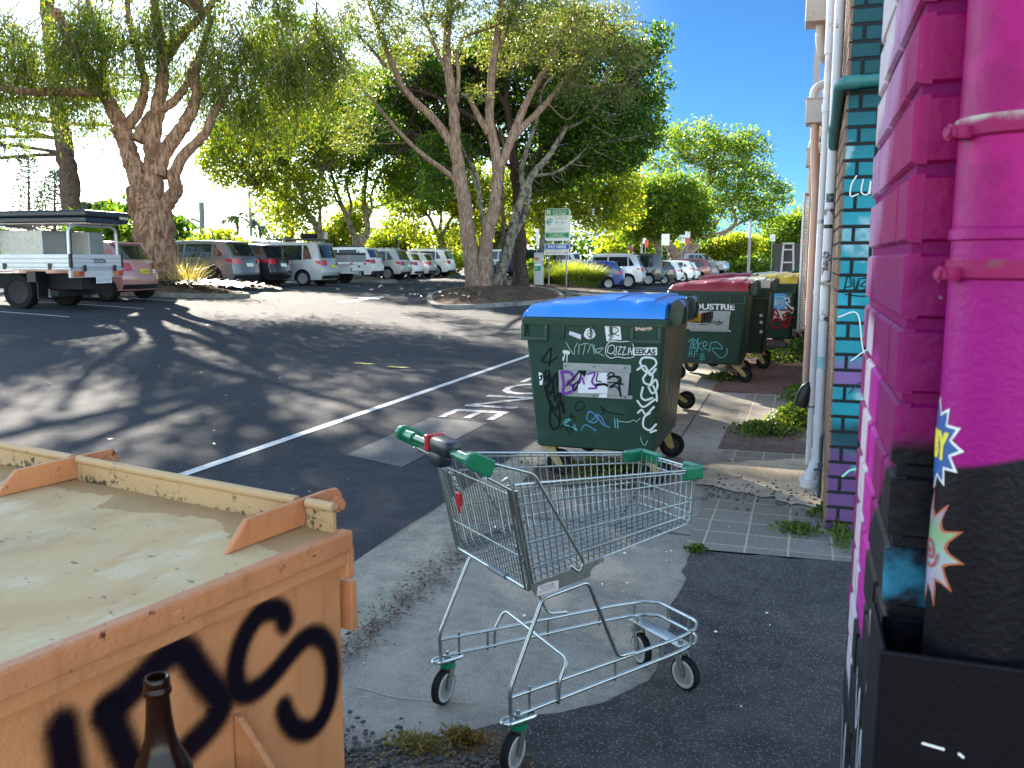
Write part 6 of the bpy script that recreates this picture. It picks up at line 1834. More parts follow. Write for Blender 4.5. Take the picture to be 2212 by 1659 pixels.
# central island: pale paperbark, lichen-barked tree, dark trunk, slim stem
B = Vector((-12.1, 32.0, .50)); ZC = depth_of(B)
t = tree('paperbark_tree', 'pale forked paperbark with two bare trunks on the kerbed island', B, None)
mb = MB(); tips = []
L_ = [([z11(800, 1640), z11(765, 1400), z11(735, 1150), z11(703, 950), z11(680, 780), z11(676, 650), z11(655, 450), z11(637, 300), z11(640, 150), z11(655, 0), z11(660, -150)], .36, .10, .5),
      ([z11(830, 1650), z11(840, 1450), z11(850, 1300), z11(890, 1150), z11(906, 1000), z11(905, 850), z11(872, 680), z11(878, 420), z11(905, 250), z11(925, 60), z11(945, -120)], .34, .10, .4),
      ([z11(905, 950), z11(950, 850), z11(1000, 720), z11(1060, 580), z11(1110, 480), z11(1200, 330), z11(1262, 210), z11(1320, 60), z11(1340, -80)], .21, .06, 0),
      ([z11(985, 760), z11(1060, 680), z11(1180, 560), z11(1270, 440), z11(1330, 330), z11(1345, 200)], .17, .05, 0),
      ([z11(690, 860), z11(640, 750), z11(555, 640), z11(470, 560), z11(395, 470), z11(335, 340), z11(270, 180), z11(215, 20), z11(190, -100)], .20, .07, 0),
      ([z11(700, 1010), z11(650, 950), z11(500, 840), z11(395, 740), z11(290, 620), z11(210, 520), z11(70, 360)], .13, .04, 0),
      ([z11(865, 730), z11(800, 620), z11(760, 540), z11(715, 510)], .16, .06, 0),
      ([z11(690, 560), z11(700, 400), z11(690, 280), z11(740, 200), z11(850, 160), z11(960, 110), z11(1010, 40)], .09, .04, 0),
      ([z11(660, 420), z11(590, 300), z11(530, 130), z11(500, 0)], .09, .04, 0),
      ([z11(300, 360), z11(220, 260), z11(150, 180), z11(130, 60)], .08, .03, 0),
      ([z11(1270, 480), z11(1330, 470), z11(1440, 470), z11(1500, 440)], .07, .03, 0), ([z11(1300, 120), z11(1420, 60), z11(1490, 130), z11(1560, 200)], .06, .03, 0), ([z11(920, 260), z11(960, 170), z11(990, 60)], .07, .03, 0)]
for i, (p, a, b, f) in enumerate(L_): tips += limb(mb, p, a, b, ZC, 110 + i, 10, 6, f)[5:]
rg = np.random.default_rng(5)
bl = [px_blob(800, 50, 70, 60, ZC - 1), px_blob(770, 170, 55, 50, ZC), px_blob(900, 10, 90, 60, ZC - 1), px_blob(1040, 20, 90, 60, ZC), px_blob(1180, 30, 100, 60, ZC - 1), px_blob(1300, 60, 80, 55, ZC), px_blob(1220, 110, 80, 45, ZC - 1.5), px_blob(1360, 120, 50, 35, ZC), px_blob(760, 280, 40, 45, ZC), px_blob(870, 110, 50, 45, ZC + 1), px_blob(980, 90, 50, 40, ZC), px_blob(1090, 120, 50, 45, ZC + 1), px_blob(1000, -120, 260, 70, ZC, .6), px_blob(1250, 190, 50, 30, ZC - 1), px_blob(1030, 200, 25, 20, ZC - 1), px_blob(1345, 190, 40, 30, ZC)]
o, cl = foliage(t, bl, 1900, 24, .45, .15, .026, LM_G, 43, .10)
twig_out(mb, tips, cl, rg, .024, 4, 260)
mb.build('trunk', BK_B, t, smooth=70)
B2 = Vector((-12.3, 34.3, .45)); Z2 = depth_of(B2)
t = tree('lichen_tree', 'slanting tree with white lichen patches right of the pale paperbark', B2, None)
mb = MB(); tips = []
L_ = [([z11(890, 1620), z11(930, 1480), z11(965, 1380), z11(1010, 1180), z11(1060, 1030), z11(1110, 940), z11(1190, 850), z11(1240, 770), z11(1290, 700), z11(1400, 640), z11(1480, 520)], .27, .05),
      ([z11(1055, 1040), z11(1042, 930), z11(1085, 770), z11(1130, 640), z11(1160, 480), z11(1230, 400)], .13, .04), ([z11(1090, 960), z11(1220, 940), z11(1320, 880), z11(1400, 800)], .09, .03),
      ([z11(985, 1310), z11(1040, 1220), z11(1080, 1100), z11(1090, 980)], .12, .07), ([z11(880, 1600), z11(872, 1400), z11(822, 1150), z11(800, 960), z11(740, 850), z11(700, 760)], .15, .05), ([z11(1240, 770), z11(1320, 600), z11(1350, 430), z11(1400, 330)], .09, .03), ([z11(820, 1100), z11(770, 950), z11(720, 900)], .08, .04)]
for i, (p, a, b) in enumerate(L_): tips += limb(mb, p, a, b, Z2, 140 + i, 9, 6, .3 if i == 0 else 0)[5:]
bl = [px_blob(1300, 330, 90, 45, Z2 + 1), px_blob(1230, 250, 80, 60, Z2 + 1), px_blob(1380, 280, 50, 50, Z2 + 1), px_blob(1180, 380, 70, 30, Z2 + 2), px_blob(960, 330, 60, 40, Z2 + 1)]
o, cl = foliage(t, bl, 900, 22, .5, .17, .05, LM_D, 44, .08)
twig_out(mb, tips, cl, rg, .022, 4, 110)
mb.build('trunk', BK_L, t, smooth=70)
B3 = Vector((-11.95, 36.6, .42)); Z3 = depth_of(B3)
t = tree('fig_tree', 'broad dark-leaved tree with a dark brown trunk at the back of the island', B3, None)
mb = MB(); tips = []
L_ = [([z11(1035, 1610), z11(1035, 1450), z11(1030, 1250), z11(1022, 1080), z11(1005, 900), z11(985, 700), z11(960, 520), z11(950, 380)], .38, .10), ([z11(1018, 1000), z11(1120, 850), z11(1260, 700), z11(1420, 560), z11(1560, 480), z11(1650, 400)], .16, .05), ([z11(1000, 850), z11(880, 700), z11(740, 620), z11(560, 520), z11(400, 480)], .15, .05), ([z11(985, 700), z11(1100, 520), z11(1240, 380), z11(1380, 260), z11(1500, 200)], .13, .04), ([z11(975, 600), z11(850, 420), z11(720, 330), z11(600, 260)], .12, .04), ([z11(1010, 930), z11(900, 860), z11(700, 800), z11(500, 740)], .10, .03), ([z11(1150, 800), z11(1350, 780), z11(1500, 760), z11(1620, 640)], .09, .03)]
for i, (p, a, b) in enumerate(L_): tips += limb(mb, p, a, b, Z3, 160 + i, 9, 6, .6 if i == 0 else 0)[5:]
bl = [px_blob(1110, 170, 170, 80, Z3 + 2), px_blob(1300, 150, 90, 80, Z3 + 2), px_blob(1390, 160, 50, 75, Z3 + 1.5), px_blob(980, 200, 110, 90, Z3 + 3), px_blob(880, 170, 80, 70, Z3 + 4), px_blob(850, 270, 80, 70, Z3 + 4), px_blob(1270, 260, 110, 70, Z3 + 2.5), px_blob(1130, 290, 130, 60, Z3 + 3), px_blob(960, 310, 90, 60, Z3 + 4), px_blob(1370, 245, 60, 55, Z3 + 2), px_blob(1330, 330, 60, 40, Z3 + 2), px_blob(1415, 90, 30, 35, Z3 + 1), px_blob(1180, 80, 150, 60, Z3 + 2), px_blob(1220, 360, 90, 35, Z3 + 3)]
o, cl = foliage(t, bl, 3000, 22, .62, .20, .062, LM_D, 45, .05)
twig_out(mb, tips, cl, rg, .04, 5, 420)
mb.build('trunk', BK_D, t, smooth=70)
t = tree('slim_tree', 'slim reddish stem standing between the lichen tree and the dark trunk', B3, None)
mb = MB(); p = limb(mb, [z11(955, 1590), z11(945, 1400), z11(942, 1200), z11(935, 1020), z11(950, 850), z11(930, 700)], .11, .05, Z2 + .6, 180, 8)
mb.build('trunk', BK_N, t, smooth=70)
foliage(t, [px_blob(940, 400, 40, 40, Z2 + .6)], 70, 14, .5, .17, .045, LM_D, 46)

# Norfolk pine behind the ute
ZN = 40
t = tree('norfolk_pine', 'Norfolk pine with a plain brown trunk and level boughs at the left edge', None, None)
mb = MB()
tr_ = limb(mb, [(165, 560), zL(440, 1180), zL(415, 1000), zL(380, 800), zL(355, 640), zL(335, 450), zL(310, 200), zL(290, -50)], .46, .30, ZN, 200, 12)
P = []; D_ = []
rg = np.random.default_rng(8)
for (x, y, L2, up_) in ((345, 960, -5.5, -.05), (350, 945, -4.5, .15), (335, 855, -6, .05), (325, 760, -6, .12), (330, 745, -4, .2), (400, 770, 4.2, .04), (330, 860, -3.5, .35), (360, 620, -6, .1), (390, 620, 5, .12), (350, 470, -6, .15), (380, 470, 5, .15), (330, 300, -6, .2), (350, 300, 5, .2), (345, 700, 3.4, .25)):
    a = dep(*zL(x, y)[:2], ZN); dy = rg.uniform(-.5, .5)
    pts = [a + CR * (L2 * q) + Vector((0, 0, (up_ * abs(L2) * q - .10 * abs(L2) * q * q))) + CF * (dy * q * 3) for q in (0, .25, .5, .75, 1)]
    mb.tube(catmull(pts, 4), [.09 - .07 * i / 16 for i in range(17)], 6)
    for q in np.linspace(.25, 1, 16):
        c = a + CR * (L2 * q) + Vector((0, 0, (up_ * abs(L2) * q - .10 * abs(L2) * q * q))) + CF * (dy * q * 3)
        for k in range(3):
            e = rg.normal(size=3) * np.array([.55, .55, .25]); e[2] -= .1
            for h in np.linspace(.2, 1, 12):
                P.append(np.array(c) + e * h); D_.append(e + rg.normal(size=3) * .5)
mb.build('trunk', BK_N, t, smooth=70)
P = np.repeat(np.array(P), 3, 0); D_ = np.repeat(np.array(D_), 3, 0) + rg.normal(size=(len(D_) * 3, 3)) * .4
quads_obj('crown', leaf_quads(P, D_, .16, .018, rg), LM_N, t)

def simple_tree(name, label, limbs, Z, blobs, clumps, per, cr, L, W, lm, bark, seed, droop=.06, group='trees around the car park', tw=120, r0=.3):
    t = thing(name, label, 'tree', (0, 0, 0), 0, group)
    mb = MB(); tips = []
    for i, (p, a, b) in enumerate(limbs): tips += limb(mb, p, a, b, Z, seed * 10 + i, 8, 5, .4 if i == 0 else 0)[3:]
    o, cl = foliage(t, [px_blob(*b_[:4], Z + (b_[4] if len(b_) > 4 else 0)) for b_ in blobs], clumps, per, cr, L, W, lm, seed, droop)
    if tw: twig_out(mb, tips, cl, np.random.default_rng(seed), .035, 5, tw)
    mb.build('trunk', bark, t, smooth=70)
    return t
ZB = depth_of((-24.6, 46.3, .6))
simple_tree('bay_tree', 'lichen-barked tree forking low in the bay island between the white ute and white SUV',
    [([z2(875, 800), z2(870, 740), z2(845, 640), z2(822, 540), z2(850, 480)], .40, .34), ([z2(825, 520), z2(770, 400), z2(735, 310), z2(690, 200), z2(640, 60), z2(600, -100)], .20, .07), ([z2(860, 500), z2(900, 430), z2(890, 300), z2(870, 150), z2(890, 0), z2(900, -200)], .22, .08), ([z2(740, 330), z2(770, 220), z2(740, 80), z2(760, -80)], .12, .05), ([z2(880, 330), z2(930, 250), z2(930, 120), z2(1000, -50)], .12, .05), ([z2(900, 250), z2(1050, 200), z2(1200, 120)], .09, .03), ([z2(720, 290), z2(640, 150), z2(560, 20)], .08, .03)],
    ZB, [(740, 300, 90, 80), (850, 300, 120, 90), (800, 220, 110, 70), (700, 390, 70, 50), (900, 390, 80, 50), (830, 410, 60, 35), (950, 330, 60, 60, 2), (690, 240, 60, 60)], 1500, 18, .7, .24, .07, LM_M, BK_L, 51, tw=260)
ZM = 47.0
simple_tree('bay_tree', 'yellow-lit tree with a bent trunk behind the silver people carrier',
    [([z2(560, 640), z2(535, 560), z2(520, 450), z2(490, 380), z2(420, 270), z2(390, 140), z2(340, 40), z2(260, -100)], .30, .08), ([z2(520, 400), z2(520, 250), z2(500, 100), z2(540, -50)], .14, .05), ([z2(420, 270), z2(300, 160), z2(150, 90), z2(20, 60)], .10, .03)],
    ZM, [(520, 350, 90, 60), (620, 330, 80, 60), (560, 280, 100, 50), (480, 310, 50, 45), (660, 420, 50, 40), (590, 430, 50, 35), (700, 300, 50, 60), (640, 480, 45, 30)], 1050, 18, .65, .24, .055, LM_Y, BK_L, 52, tw=180)
simple_tree('bay_tree', 'straight brown trunk of a tall tree standing behind the yellow-lit tree',
    [([z2(290, 560), z2(285, 460), z2(278, 300), z2(270, 150), z2(265, -100), z2(260, -400)], .38, .22)], 58.0, [(626, 200, 70, 80), (600, 430, 40, 60), (626, 100, 90, 70)], 420, 18, .9, .3, .08, LM_M, BK_N, 53, tw=60)
simple_tree('bay_tree', 'spreading tree with a forked pale trunk at the end of the left row',
    [([z2(1530, 780), z2(1500, 640), z2(1485, 520), z2(1470, 440)], .34, .26), ([z2(1480, 500), z2(1430, 400), z2(1380, 300), z2(1280, 220), z2(1180, 180)], .18, .05), ([z2(1480, 480), z2(1530, 380), z2(1600, 260), z2(1700, 150)], .18, .05), ([z2(1470, 420), z2(1480, 260), z2(1440, 100)], .14, .05), ([z2(1400, 620), z2(1330, 520), z2(1200, 480)], .08, .03)],
    62.0, [(900, 420, 80, 45), (980, 400, 90, 60), (940, 340, 90, 60), (1040, 440, 60, 50), (870, 480, 40, 35), (1010, 500, 50, 30), (920, 520, 40, 25)], 1100, 16, .9, .30, .08, LM_Y, BK_L, 54, tw=160)
simple_tree('round_tree', 'round dome-shaped dark green tree on the far island',
    [([z3(1100, 720), z3(1095, 600), z3(1090, 510), z3(1070, 420)], .30, .22), ([z3(1085, 520), z3(1030, 420), z3(960, 330)], .15, .05), ([z3(1095, 530), z3(1180, 430), z3(1270, 340)], .16, .05), ([z3(1080, 480), z3(1110, 380), z3(1120, 250)], .14, .05), ([z3(930, 600), z3(900, 520), z3(860, 470)], .12, .05)],
    72.0, [(1430, 455, 80, 65), (1380, 460, 50, 55), (1490, 450, 50, 55), (1440, 410, 70, 35), (1360, 490, 35, 35), (1510, 490, 30, 35)], 1500, 18, .75, .26, .08, LM_M, BK_L, 55, tw=120)
simple_tree('gum_tree', 'tall loose yellow-green tree rising behind the round dark tree',
    [([z3(1240, 700), z3(1230, 600), z3(1200, 540), z3(1160, 480), z3(1120, 400), z3(1080, 250)], .9, .2), ([z3(1260, 590), z3(1360, 500), z3(1440, 430), z3(1560, 400), z3(1650, 330), z3(1640, 250), z3(1600, 120)], .42, .10), ([z3(1240, 590), z3(1330, 460), z3(1400, 300), z3(1450, 100), z3(1480, -60)], .4, .1), ([z3(1560, 400), z3(1700, 320), z3(1850, 260)], .2, .05), ([z3(1480, 410), z3(1560, 250), z3(1700, 80)], .2, .05)],
    90.0, [(1440, 320, 55, 50), (1500, 300, 60, 45), (1560, 350, 70, 55), (1620, 340, 45, 50), (1640, 420, 50, 50), (1590, 440, 55, 40), (1680, 430, 25, 35), (1540, 420, 50, 40), (1600, 300, 35, 30), (1420, 380, 40, 30), (1650, 480, 40, 25)], 900, 16, 1.1, .36, .10, LM_M, BK_B, 56, tw=140)
simple_tree('gum_tree', 'bright yellow-green tree behind the car park sign',
    [([z3(250, 640), z3(260, 420), z3(250, 330), z3(210, 240), z3(180, 120)], .34, .12), ([z3(255, 360), z3(320, 240), z3(420, 150), z3(480, 60)], .2, .06), ([z3(370, 620), z3(350, 480), z3(330, 360), z3(400, 240)], .22, .08)],
    60.0, [(1170, 420, 60, 50), (1250, 410, 70, 60), (1310, 390, 70, 50), (1200, 360, 60, 40), (1150, 480, 40, 35), (1340, 450, 45, 45), (1290, 480, 40, 25), (1120, 400, 50, 40)], 1150, 16, .85, .28, .08, LM_Y, BK_L, 57, tw=160)
simple_tree('gum_tree', 'yellow-green tree with a pale crown far behind the blue hatchback',
    [([(1080, 600), (1075, 540), (1080, 480)], .3, .15), ([(1076, 540), (1050, 490), (1040, 460)], .15, .06)], 80.0, [(1060, 500, 60, 35), (1100, 480, 50, 40), (1010, 520, 45, 25)], 420, 16, .9, .34, .10, LM_G, BK_L, 58, tw=60)
simple_tree('far_tree', 'dark leafy tree between the tall pole and the mesh door', [([(1720, 590), (1718, 540), (1722, 500)], .4, .2)], 110.0, [(1700, 500, 45, 35), (1740, 490, 35, 40), (1670, 530, 40, 25)], 420, 16, 1.2, .45, .14, LM_M, BK_N, 59, tw=40)
simple_tree('far_tree', 'low leafy tree behind the right row left of the round tree', [([(1385, 600), (1380, 560), (1375, 530)], .25, .12)], 84.0, [(1380, 520, 40, 25), (1330, 530, 35, 20)], 260, 16, .9, .36, .11, LM_Y, BK_N, 60, tw=40)
simple_tree('far_tree', 'small dark tree behind the far white van', [([(1505, 600), (1503, 560), (1500, 520)], .25, .12)], 100.0, [(1500, 535, 40, 20), (1555, 535, 40, 20), (1600, 530, 40, 22)], 380, 16, 1.0, .42, .12, LM_Y, BK_N, 61, tw=40)
simple_tree('far_tree', 'pale backlit tree behind the white ute', [([(745, 580), (742, 540), (740, 500)], .25, .12)], 70.0, [(745, 500, 40, 40), (700, 520, 40, 25), (770, 460, 30, 30)], 400, 16, .8, .28, .08, LM_Y, BK_N, 62, tw=50)
simple_tree('far_tree', 'backlit bushy tree at the back of the silver wagon', [([(870, 580), (868, 540), (860, 500)], .25, .12)], 74.0, [(850, 520, 50, 30), (900, 530, 40, 25), (820, 540, 40, 20)], 420, 16, .8, .30, .08, LM_Y, BK_N, 63, tw=50)

# shrubs
def shrub(label, x, y, z, rx, ry, rz, n, L, W, lm, seed, up=.5, name='shrub', grp=None):
    t = thing(name, label, 'shrub', (0, 0, 0), 0, grp)
    foliage(t, [((x, y, z + rz * .6), (rx, ry, rz), 1)], n, 14, .25, L, W, lm, seed, -.1, 'leaves', .7, up)
    r = random.Random(seed); mb = MB()
    for k in range(9):
        a = r.uniform(0, 2 * PI)
        mb.tube(catmull([(x, y, z - .05), (x + .3 * rx * math.cos(a), y + .3 * ry * math.sin(a), z + .5 * rz), (x + .8 * rx * math.cos(a), y + .8 * ry * math.sin(a), z + 1.1 * rz)], 4), [.02 - .0018 * q for q in range(9)], 5)
    mb.build('stems', TW, t)
    return t
shrub('big-leaved bright green shrub between the tray ute and the big trunk', -21.2, 22.2, .8, 1.3, 1.2, 1.4, 100, .42, .12, LM_M, 71)
shrub('leafy orange-tinted shrub right of the big paperbark trunk', -33, 43.5, .6, 2.2, 2.0, 1.8, 160, .3, .09, LM_Y, 72)
shrub('yellow-green shrub at the end of the left row', -22.6, 54.0, .75, 1.0, .8, .9, 80, .22, .06, LM_Y, 73)
shrub('dark hedge shrub behind the tray ute', -30, 33.5, .6, 3.2, 1.5, 2.4, 300, .3, .09, LM_D, 74)
shrub('clipped dark shrub beside the far car at the right', -8.2, 104, 0, 2.5, 1.5, 1.4, 200, .32, .1, LM_M, 75)
shrub('low dark shrub bed right of the tall pole', -5.5, 100, 0, 3.0, 1.5, 1.1, 200, .32, .1, LM_M, 76)
shrub('leafy green shrub under the pay sign', -13.0, 43.8, .35, .9, .8, .9, 80, .22, .07, LM_M, 77)
shrub('young leafy shrub below the red and white signs', -14.8, 70, .4, 1.7, 1.2, 1.6, 160, .3, .09, LM_Y, 78)

# palms
def palm(label, x, ybase, ytop, Z, fl, n, seed, trunk_r=.16, wide=.5, name='palm_tree'):
    t = thing(name, label, 'palm', (0, 0, 0), 0, None)
    a = dep(x, ybase, Z); b = dep(x, ytop, Z)
    mb = MB(); mb.tube(catmull([a, (a + b) / 2 + Vector((.15, 0, 0)), b], 5), trunk_r, 8); mb.build('trunk', BK_N, t, smooth=60)
    rg = np.random.default_rng(seed); P = []; Q = []; mb = MB()
    for k in range(n):
        an = 2 * PI * k / n + rg.uniform(-.3, .3); el = rg.uniform(.1, 1.1)
        d = Vector((math.cos(an) * math.cos(el), math.sin(an) * math.cos(el), math.sin(el)))
        pts = [b + d * (fl * q) - Vector((0, 0, fl * .75 * q * q)) for q in np.linspace(0, 1, 7)]
        mb.tube(pts, [.04 - .005 * i for i in range(7)], 4)
        for q in np.linspace(.15, 1, 26):
            c = b + d * (fl * q) - Vector((0, 0, fl * .75 * q * q))
            tg = (d - Vector((0, 0, 1.5 * q))).normalized(); s = tg.cross(Vector((0, 0, 1))).normalized()
            for sg in (-1, 1):
                P.append(list(c)); Q.append(list(s * sg + tg * .6 - Vector((0, 0, .35))))
    mb.build('frond_stems', LM_P, t)
    quads_obj('crown', leaf_quads(np.array(P), np.array(Q), fl * .35 * wide * 2 * .7, fl * .022 * (1 + 2 * (wide - .5)), rg), LM_P, t)
palm('palm leaning over the house roof left of the utility pole', 396, 530, 478, 85, 2.4, 13, 81)
palm('small palm right of the utility pole', 511, 530, 470, 95, 2.2, 13, 82)
palm('small far palm beside the thin street pole', 560, 530, 487, 100, 2.2, 12, 83)
palm('banana-leaved palm just right of the pine trunk', 208, 520, 450, 52, 2.0, 9, 84, .14, .9)
palm('banana-leaved palm left of the big paperbark trunk', 248, 520, 455, 50, 2.0, 10, 85, .14, .9)
# distant Norfolk pines
def far_norfolk(label, x, yb, yt, Z, w, seed):
    t = thing('norfolk_pine', label, 'tree', (0, 0, 0), 0, None)
    a = dep(x, yb, Z); b = dep(x, yt, Z); H_ = (b - a).length
    mb = MB(); mb.tube([a, b], [.28, .04], 7)
    rg = np.random.default_rng(seed); P = []; D = []
    for k in range(17):
        q = .18 + .8 * k / 16
        c = a.lerp(b, q); L2 = w * (1.05 - q) ** .8
        for j in range(6):
            an = 2 * PI * j / 6 + k
            e = Vector((math.cos(an), math.sin(an), .22)) * L2
            mb.tube([c, c + e], [.05, .02], 4)
            for h in np.linspace(.35, 1, 9):
                for _ in range(2):
                    P.append(list(c + e * h + Vector(rg.normal(size=3)) * .16)); D.append(list(e.normalized() + Vector(rg.normal(size=3)) * .5 + Vector((0, 0, .4))))
    mb.build('trunk', BK_N, t)
    quads_obj('crown', leaf_quads(np.array(P), np.array(D), .32, .07, rg), LM_N, t)
far_norfolk('distant Norfolk pine above the roof tent', 62, 560, 335, 95, 4.2, 91)
far_norfolk('distant Norfolk pine half hidden by the near pine trunk', 118, 560, 372, 92, 4.0, 92)
# far woods closing the car park
rg = np.random.default_rng(17)
wb = []
for k in range(60):
    x = -190 + k * 5.6 + rg.uniform(-2, 2); y = 150 + rg.uniform(-12, 14)
    if x > 22: continue
    h = rg.uniform(2.4, 4.6)
    wb.append(((x, y - max(0, -x) * .35, h), (5.2, 3.5, h), 1))
o, c = foliage(None, wb, 2600, 14, 1.6, .75, .24, LM_D, 18, .05, 'woods', .7)
tag(o, kind='stuff')
# ---------------------------------------------------------------- car park sign, pay sign, meter, grass
M_SG = mk('sign_green', (.0, .22, .07), .4, 0, .05, 3)
M_SW = mk('sign_white', (.68, .72, .70), .4, 0, .08, 3)
M_SB = mk('sign_blue', (.01, .09, .42), .4, 0, .05, 3)
M_ST = mk('sign_teal', (.02, .30, .30), .4, 0, .05, 3)
M_SGR = mk('sign_grey_text', (.22, .27, .25), .5)
M_SR = mk('sign_red', (.50, .05, .03), .4, 0, .1, 3)
M_POLE = mk('galvanised_pole', (.24, .245, .25), .5, .2, .1, 4)
CS = thing('car_park_sign', 'tall green and white 4P car park sign on two posts above the grass', 'sign', (-11.4, 41.0, 0), rad(2))
def board(parent, name, x0, x1, z0, z1, m, y=0.0, r=.06, th=.012):
    mb = MB(); mb.prism([(x, z) for x, z in rounded(x1 - x0, z1 - z0, r)], th, frame(((x0 + x1) / 2, y, (z0 + z1) / 2), (1, 0, 0), (0, 0, 1)))
    return mb.build(name, m, parent)
for x in (-.42, .46):
    mb = MB(); mb.tube([(x, .03, .15), (x, .03, 4.0)], .035, 10); mb.build('post', M_POLE, CS, smooth=50)
mb = MB(); mb.prism([(x, z) for x, z in rounded(1.22, 1.54, .12)], .05, frame((.03, .03, 3.32), (1, 0, 0), (0, 0, 1))); mb.build('sign_back', M_SW, CS)
bd = board(CS, 'sign_board', -.61, .61, 2.56, 4.10, M_SW, -.022, .12)
mb = MB(); mb.prism([(-.58, 3.77), (.58, 3.77), (.58, 4.0), (.55, 4.06), (.50, 4.08), (-.50, 4.08), (-.55, 4.06), (-.58, 4.0)], .004, frame((0, -.0345, 0), (1, 0, 0), (0, 0, 1))); mb.build('green_header', M_SG, bd)
mb = MB(); mb.box((-.585, -.0385, 2.70), (.585, -.0345, 2.95)); mb.build('green_footer', M_SG, bd)
TM = lambda x, z: frame((x, -.0395, z), (1, 0, 0), (0, 0, 1))
text('lettering', 'CAR PARK', .2, M_SW, TM(.12, 3.84), bd, fit=(.66, .10), bold=.004)
text('lettering', 'LAWSON STREET SOUTH', .1, M_SW, TM(.12, 3.94), bd, fit=(.74, .055), bold=.002)
text('lettering', 'BYRON SHIRE COUNCIL', .1, M_SW, TM(.12, 4.02), bd, fit=(.66, .05), bold=.002)
mb = MB(); mb.box((-.53, -.0425, 3.82), (-.34, -.0385, 4.02)); lg = mb.build('emblem', M_SW, bd)
mb = MB(); mb.prism([(-.50, 3.85), (-.43, 3.85), (-.43, 4.0)], .002, frame((0, -.0428, 0), (1, 0, 0), (0, 0, 1))); mb.prism([(-.42, 3.88), (-.36, 3.92), (-.42, 3.97)], .002, frame((0, -.0428, 0), (1, 0, 0), (0, 0, 1))); mb.build('emblem_mark', M_SGR, lg)
TM2 = lambda x, z: frame((x, -.0355, z), (1, 0, 0), (0, 0, 1))
text('lettering', '4P', .4, M_ST, TM2(-.40, 3.46), bd, fit=(.34, .34), bold=.006)
text('lettering', 'METER REGISTRATION\nPAY PARKING AREA', .07, M_SGR, TM2(.18, 3.65), bd, fit=(.70, .16))
text('lettering', '9   6', .2, M_ST, TM2(.10, 3.44), bd, fit=(.36, .13), bold=.004)
text('lettering', 'AM   -   PM', .06, M_SGR, TM2(.22, 3.41), bd, fit=(.38, .05))
text('lettering', 'MON - SUN', .06, M_SGR, TM2(.16, 3.32), bd, fit=(.28, .04))
text('lettering', 'ENTER LICENCE PLATE @ METER\nSELECT AND DON\'T TIME LIMIT\nIF REQUIRED PAY DISPLAY INSIDE AT TICKET', .06, M_SGR, TM2(0, 3.10), bd, fit=(1.04, .20))
text('lettering', 'PERMIT SUBSCRIBED DAYS ONLY\nNO PARKING 1am-5am\nCAMPING AT ANY TIME PROHIBITED', .06, M_SW, frame((0, -.0395, 2.82), (1, 0, 0), (0, 0, 1)), bd, fit=(.88, .19), bold=.001)
ps = board(CS, 'pay_sign_border', -.62, .63, 2.13, 2.41, M_SW, -.022, .03)
mb = MB(); mb.prism([(x, z) for x, z in rounded(1.19, .23, .02)], .004, frame((.005, -.0345, 2.27), (1, 0, 0), (0, 0, 1))); mb.build('blue_panel', M_SB, ps)
text('lettering', 'PAY HERE', .2, M_SW, frame((0, -.0395, 2.27), (1, 0, 0), (0, 0, 1)), ps, fit=(.90, .145), bold=.006)
fs_ = board(CS, 'notice_board', -.65, .60, 1.88, 2.10, M_SW, -.022, .02)
text('lettering', 'FRONT IN PARKING AT ALL TIMES', .1, M_SR, TM2(-.02, 1.99), fs_, fit=(1.14, .10), bold=.002)
PM = thing('parking_meter', 'grey pay station pillar with green and white panels left of the grass', 'meter', (-12.32, 40.95, .2), rad(16))
M_MT = mk('meter_grey', (.36, .37, .36), .45, .3, .06, 4)
mb = MB(); mb.prism([(-.23, -.16), (.23, -.16), (.23, .16), (-.23, .16)], 1.74, Matrix.Translation((0, 0, 0)))
mb.build('pillar', M_MT, PM, bevel=.015)
mb = MB(); mb.box((-.24, -.17, 1.742), (.24, .17, 1.79), None, .012); mb.build('cap', M_MT, PM)
for nm, a, b, m in (('green_panel', (-.20, .90), (.10, 1.14), M_SG), ('white_panel', (-.20, 1.16), (.10, 1.24), M_SW), ('red_emblem', (-.18, 1.42), (.0, 1.56), M_SR)):
    mb = MB(); mb.box((a[0], -.168, a[1]), (b[0], -.1605, b[1]), None, .002); mb.build(nm, m, PM)
for nm, a, b, m in (('green_panel', (-.10, 1.05), (.10, 1.25), M_SG), ('white_panel', (-.10, .93), (.10, 1.04), M_SW)):
    mb = MB(); mb.box((.2305, a[0], a[1]), (.238, b[0], b[1]), None, .002); mb.build(nm, m, PM)
text('lettering', 'P', .1, M_SW, frame((-.12, -.1695, 1.02), (1, 0, 0), (0, 0, 1)), PM, fit=(.06, .11))
LM_L = leaf_mat('long_grass_leaves', (.075, .115, .020), (.19, .21, .045), .5, (.26, .24, .09))
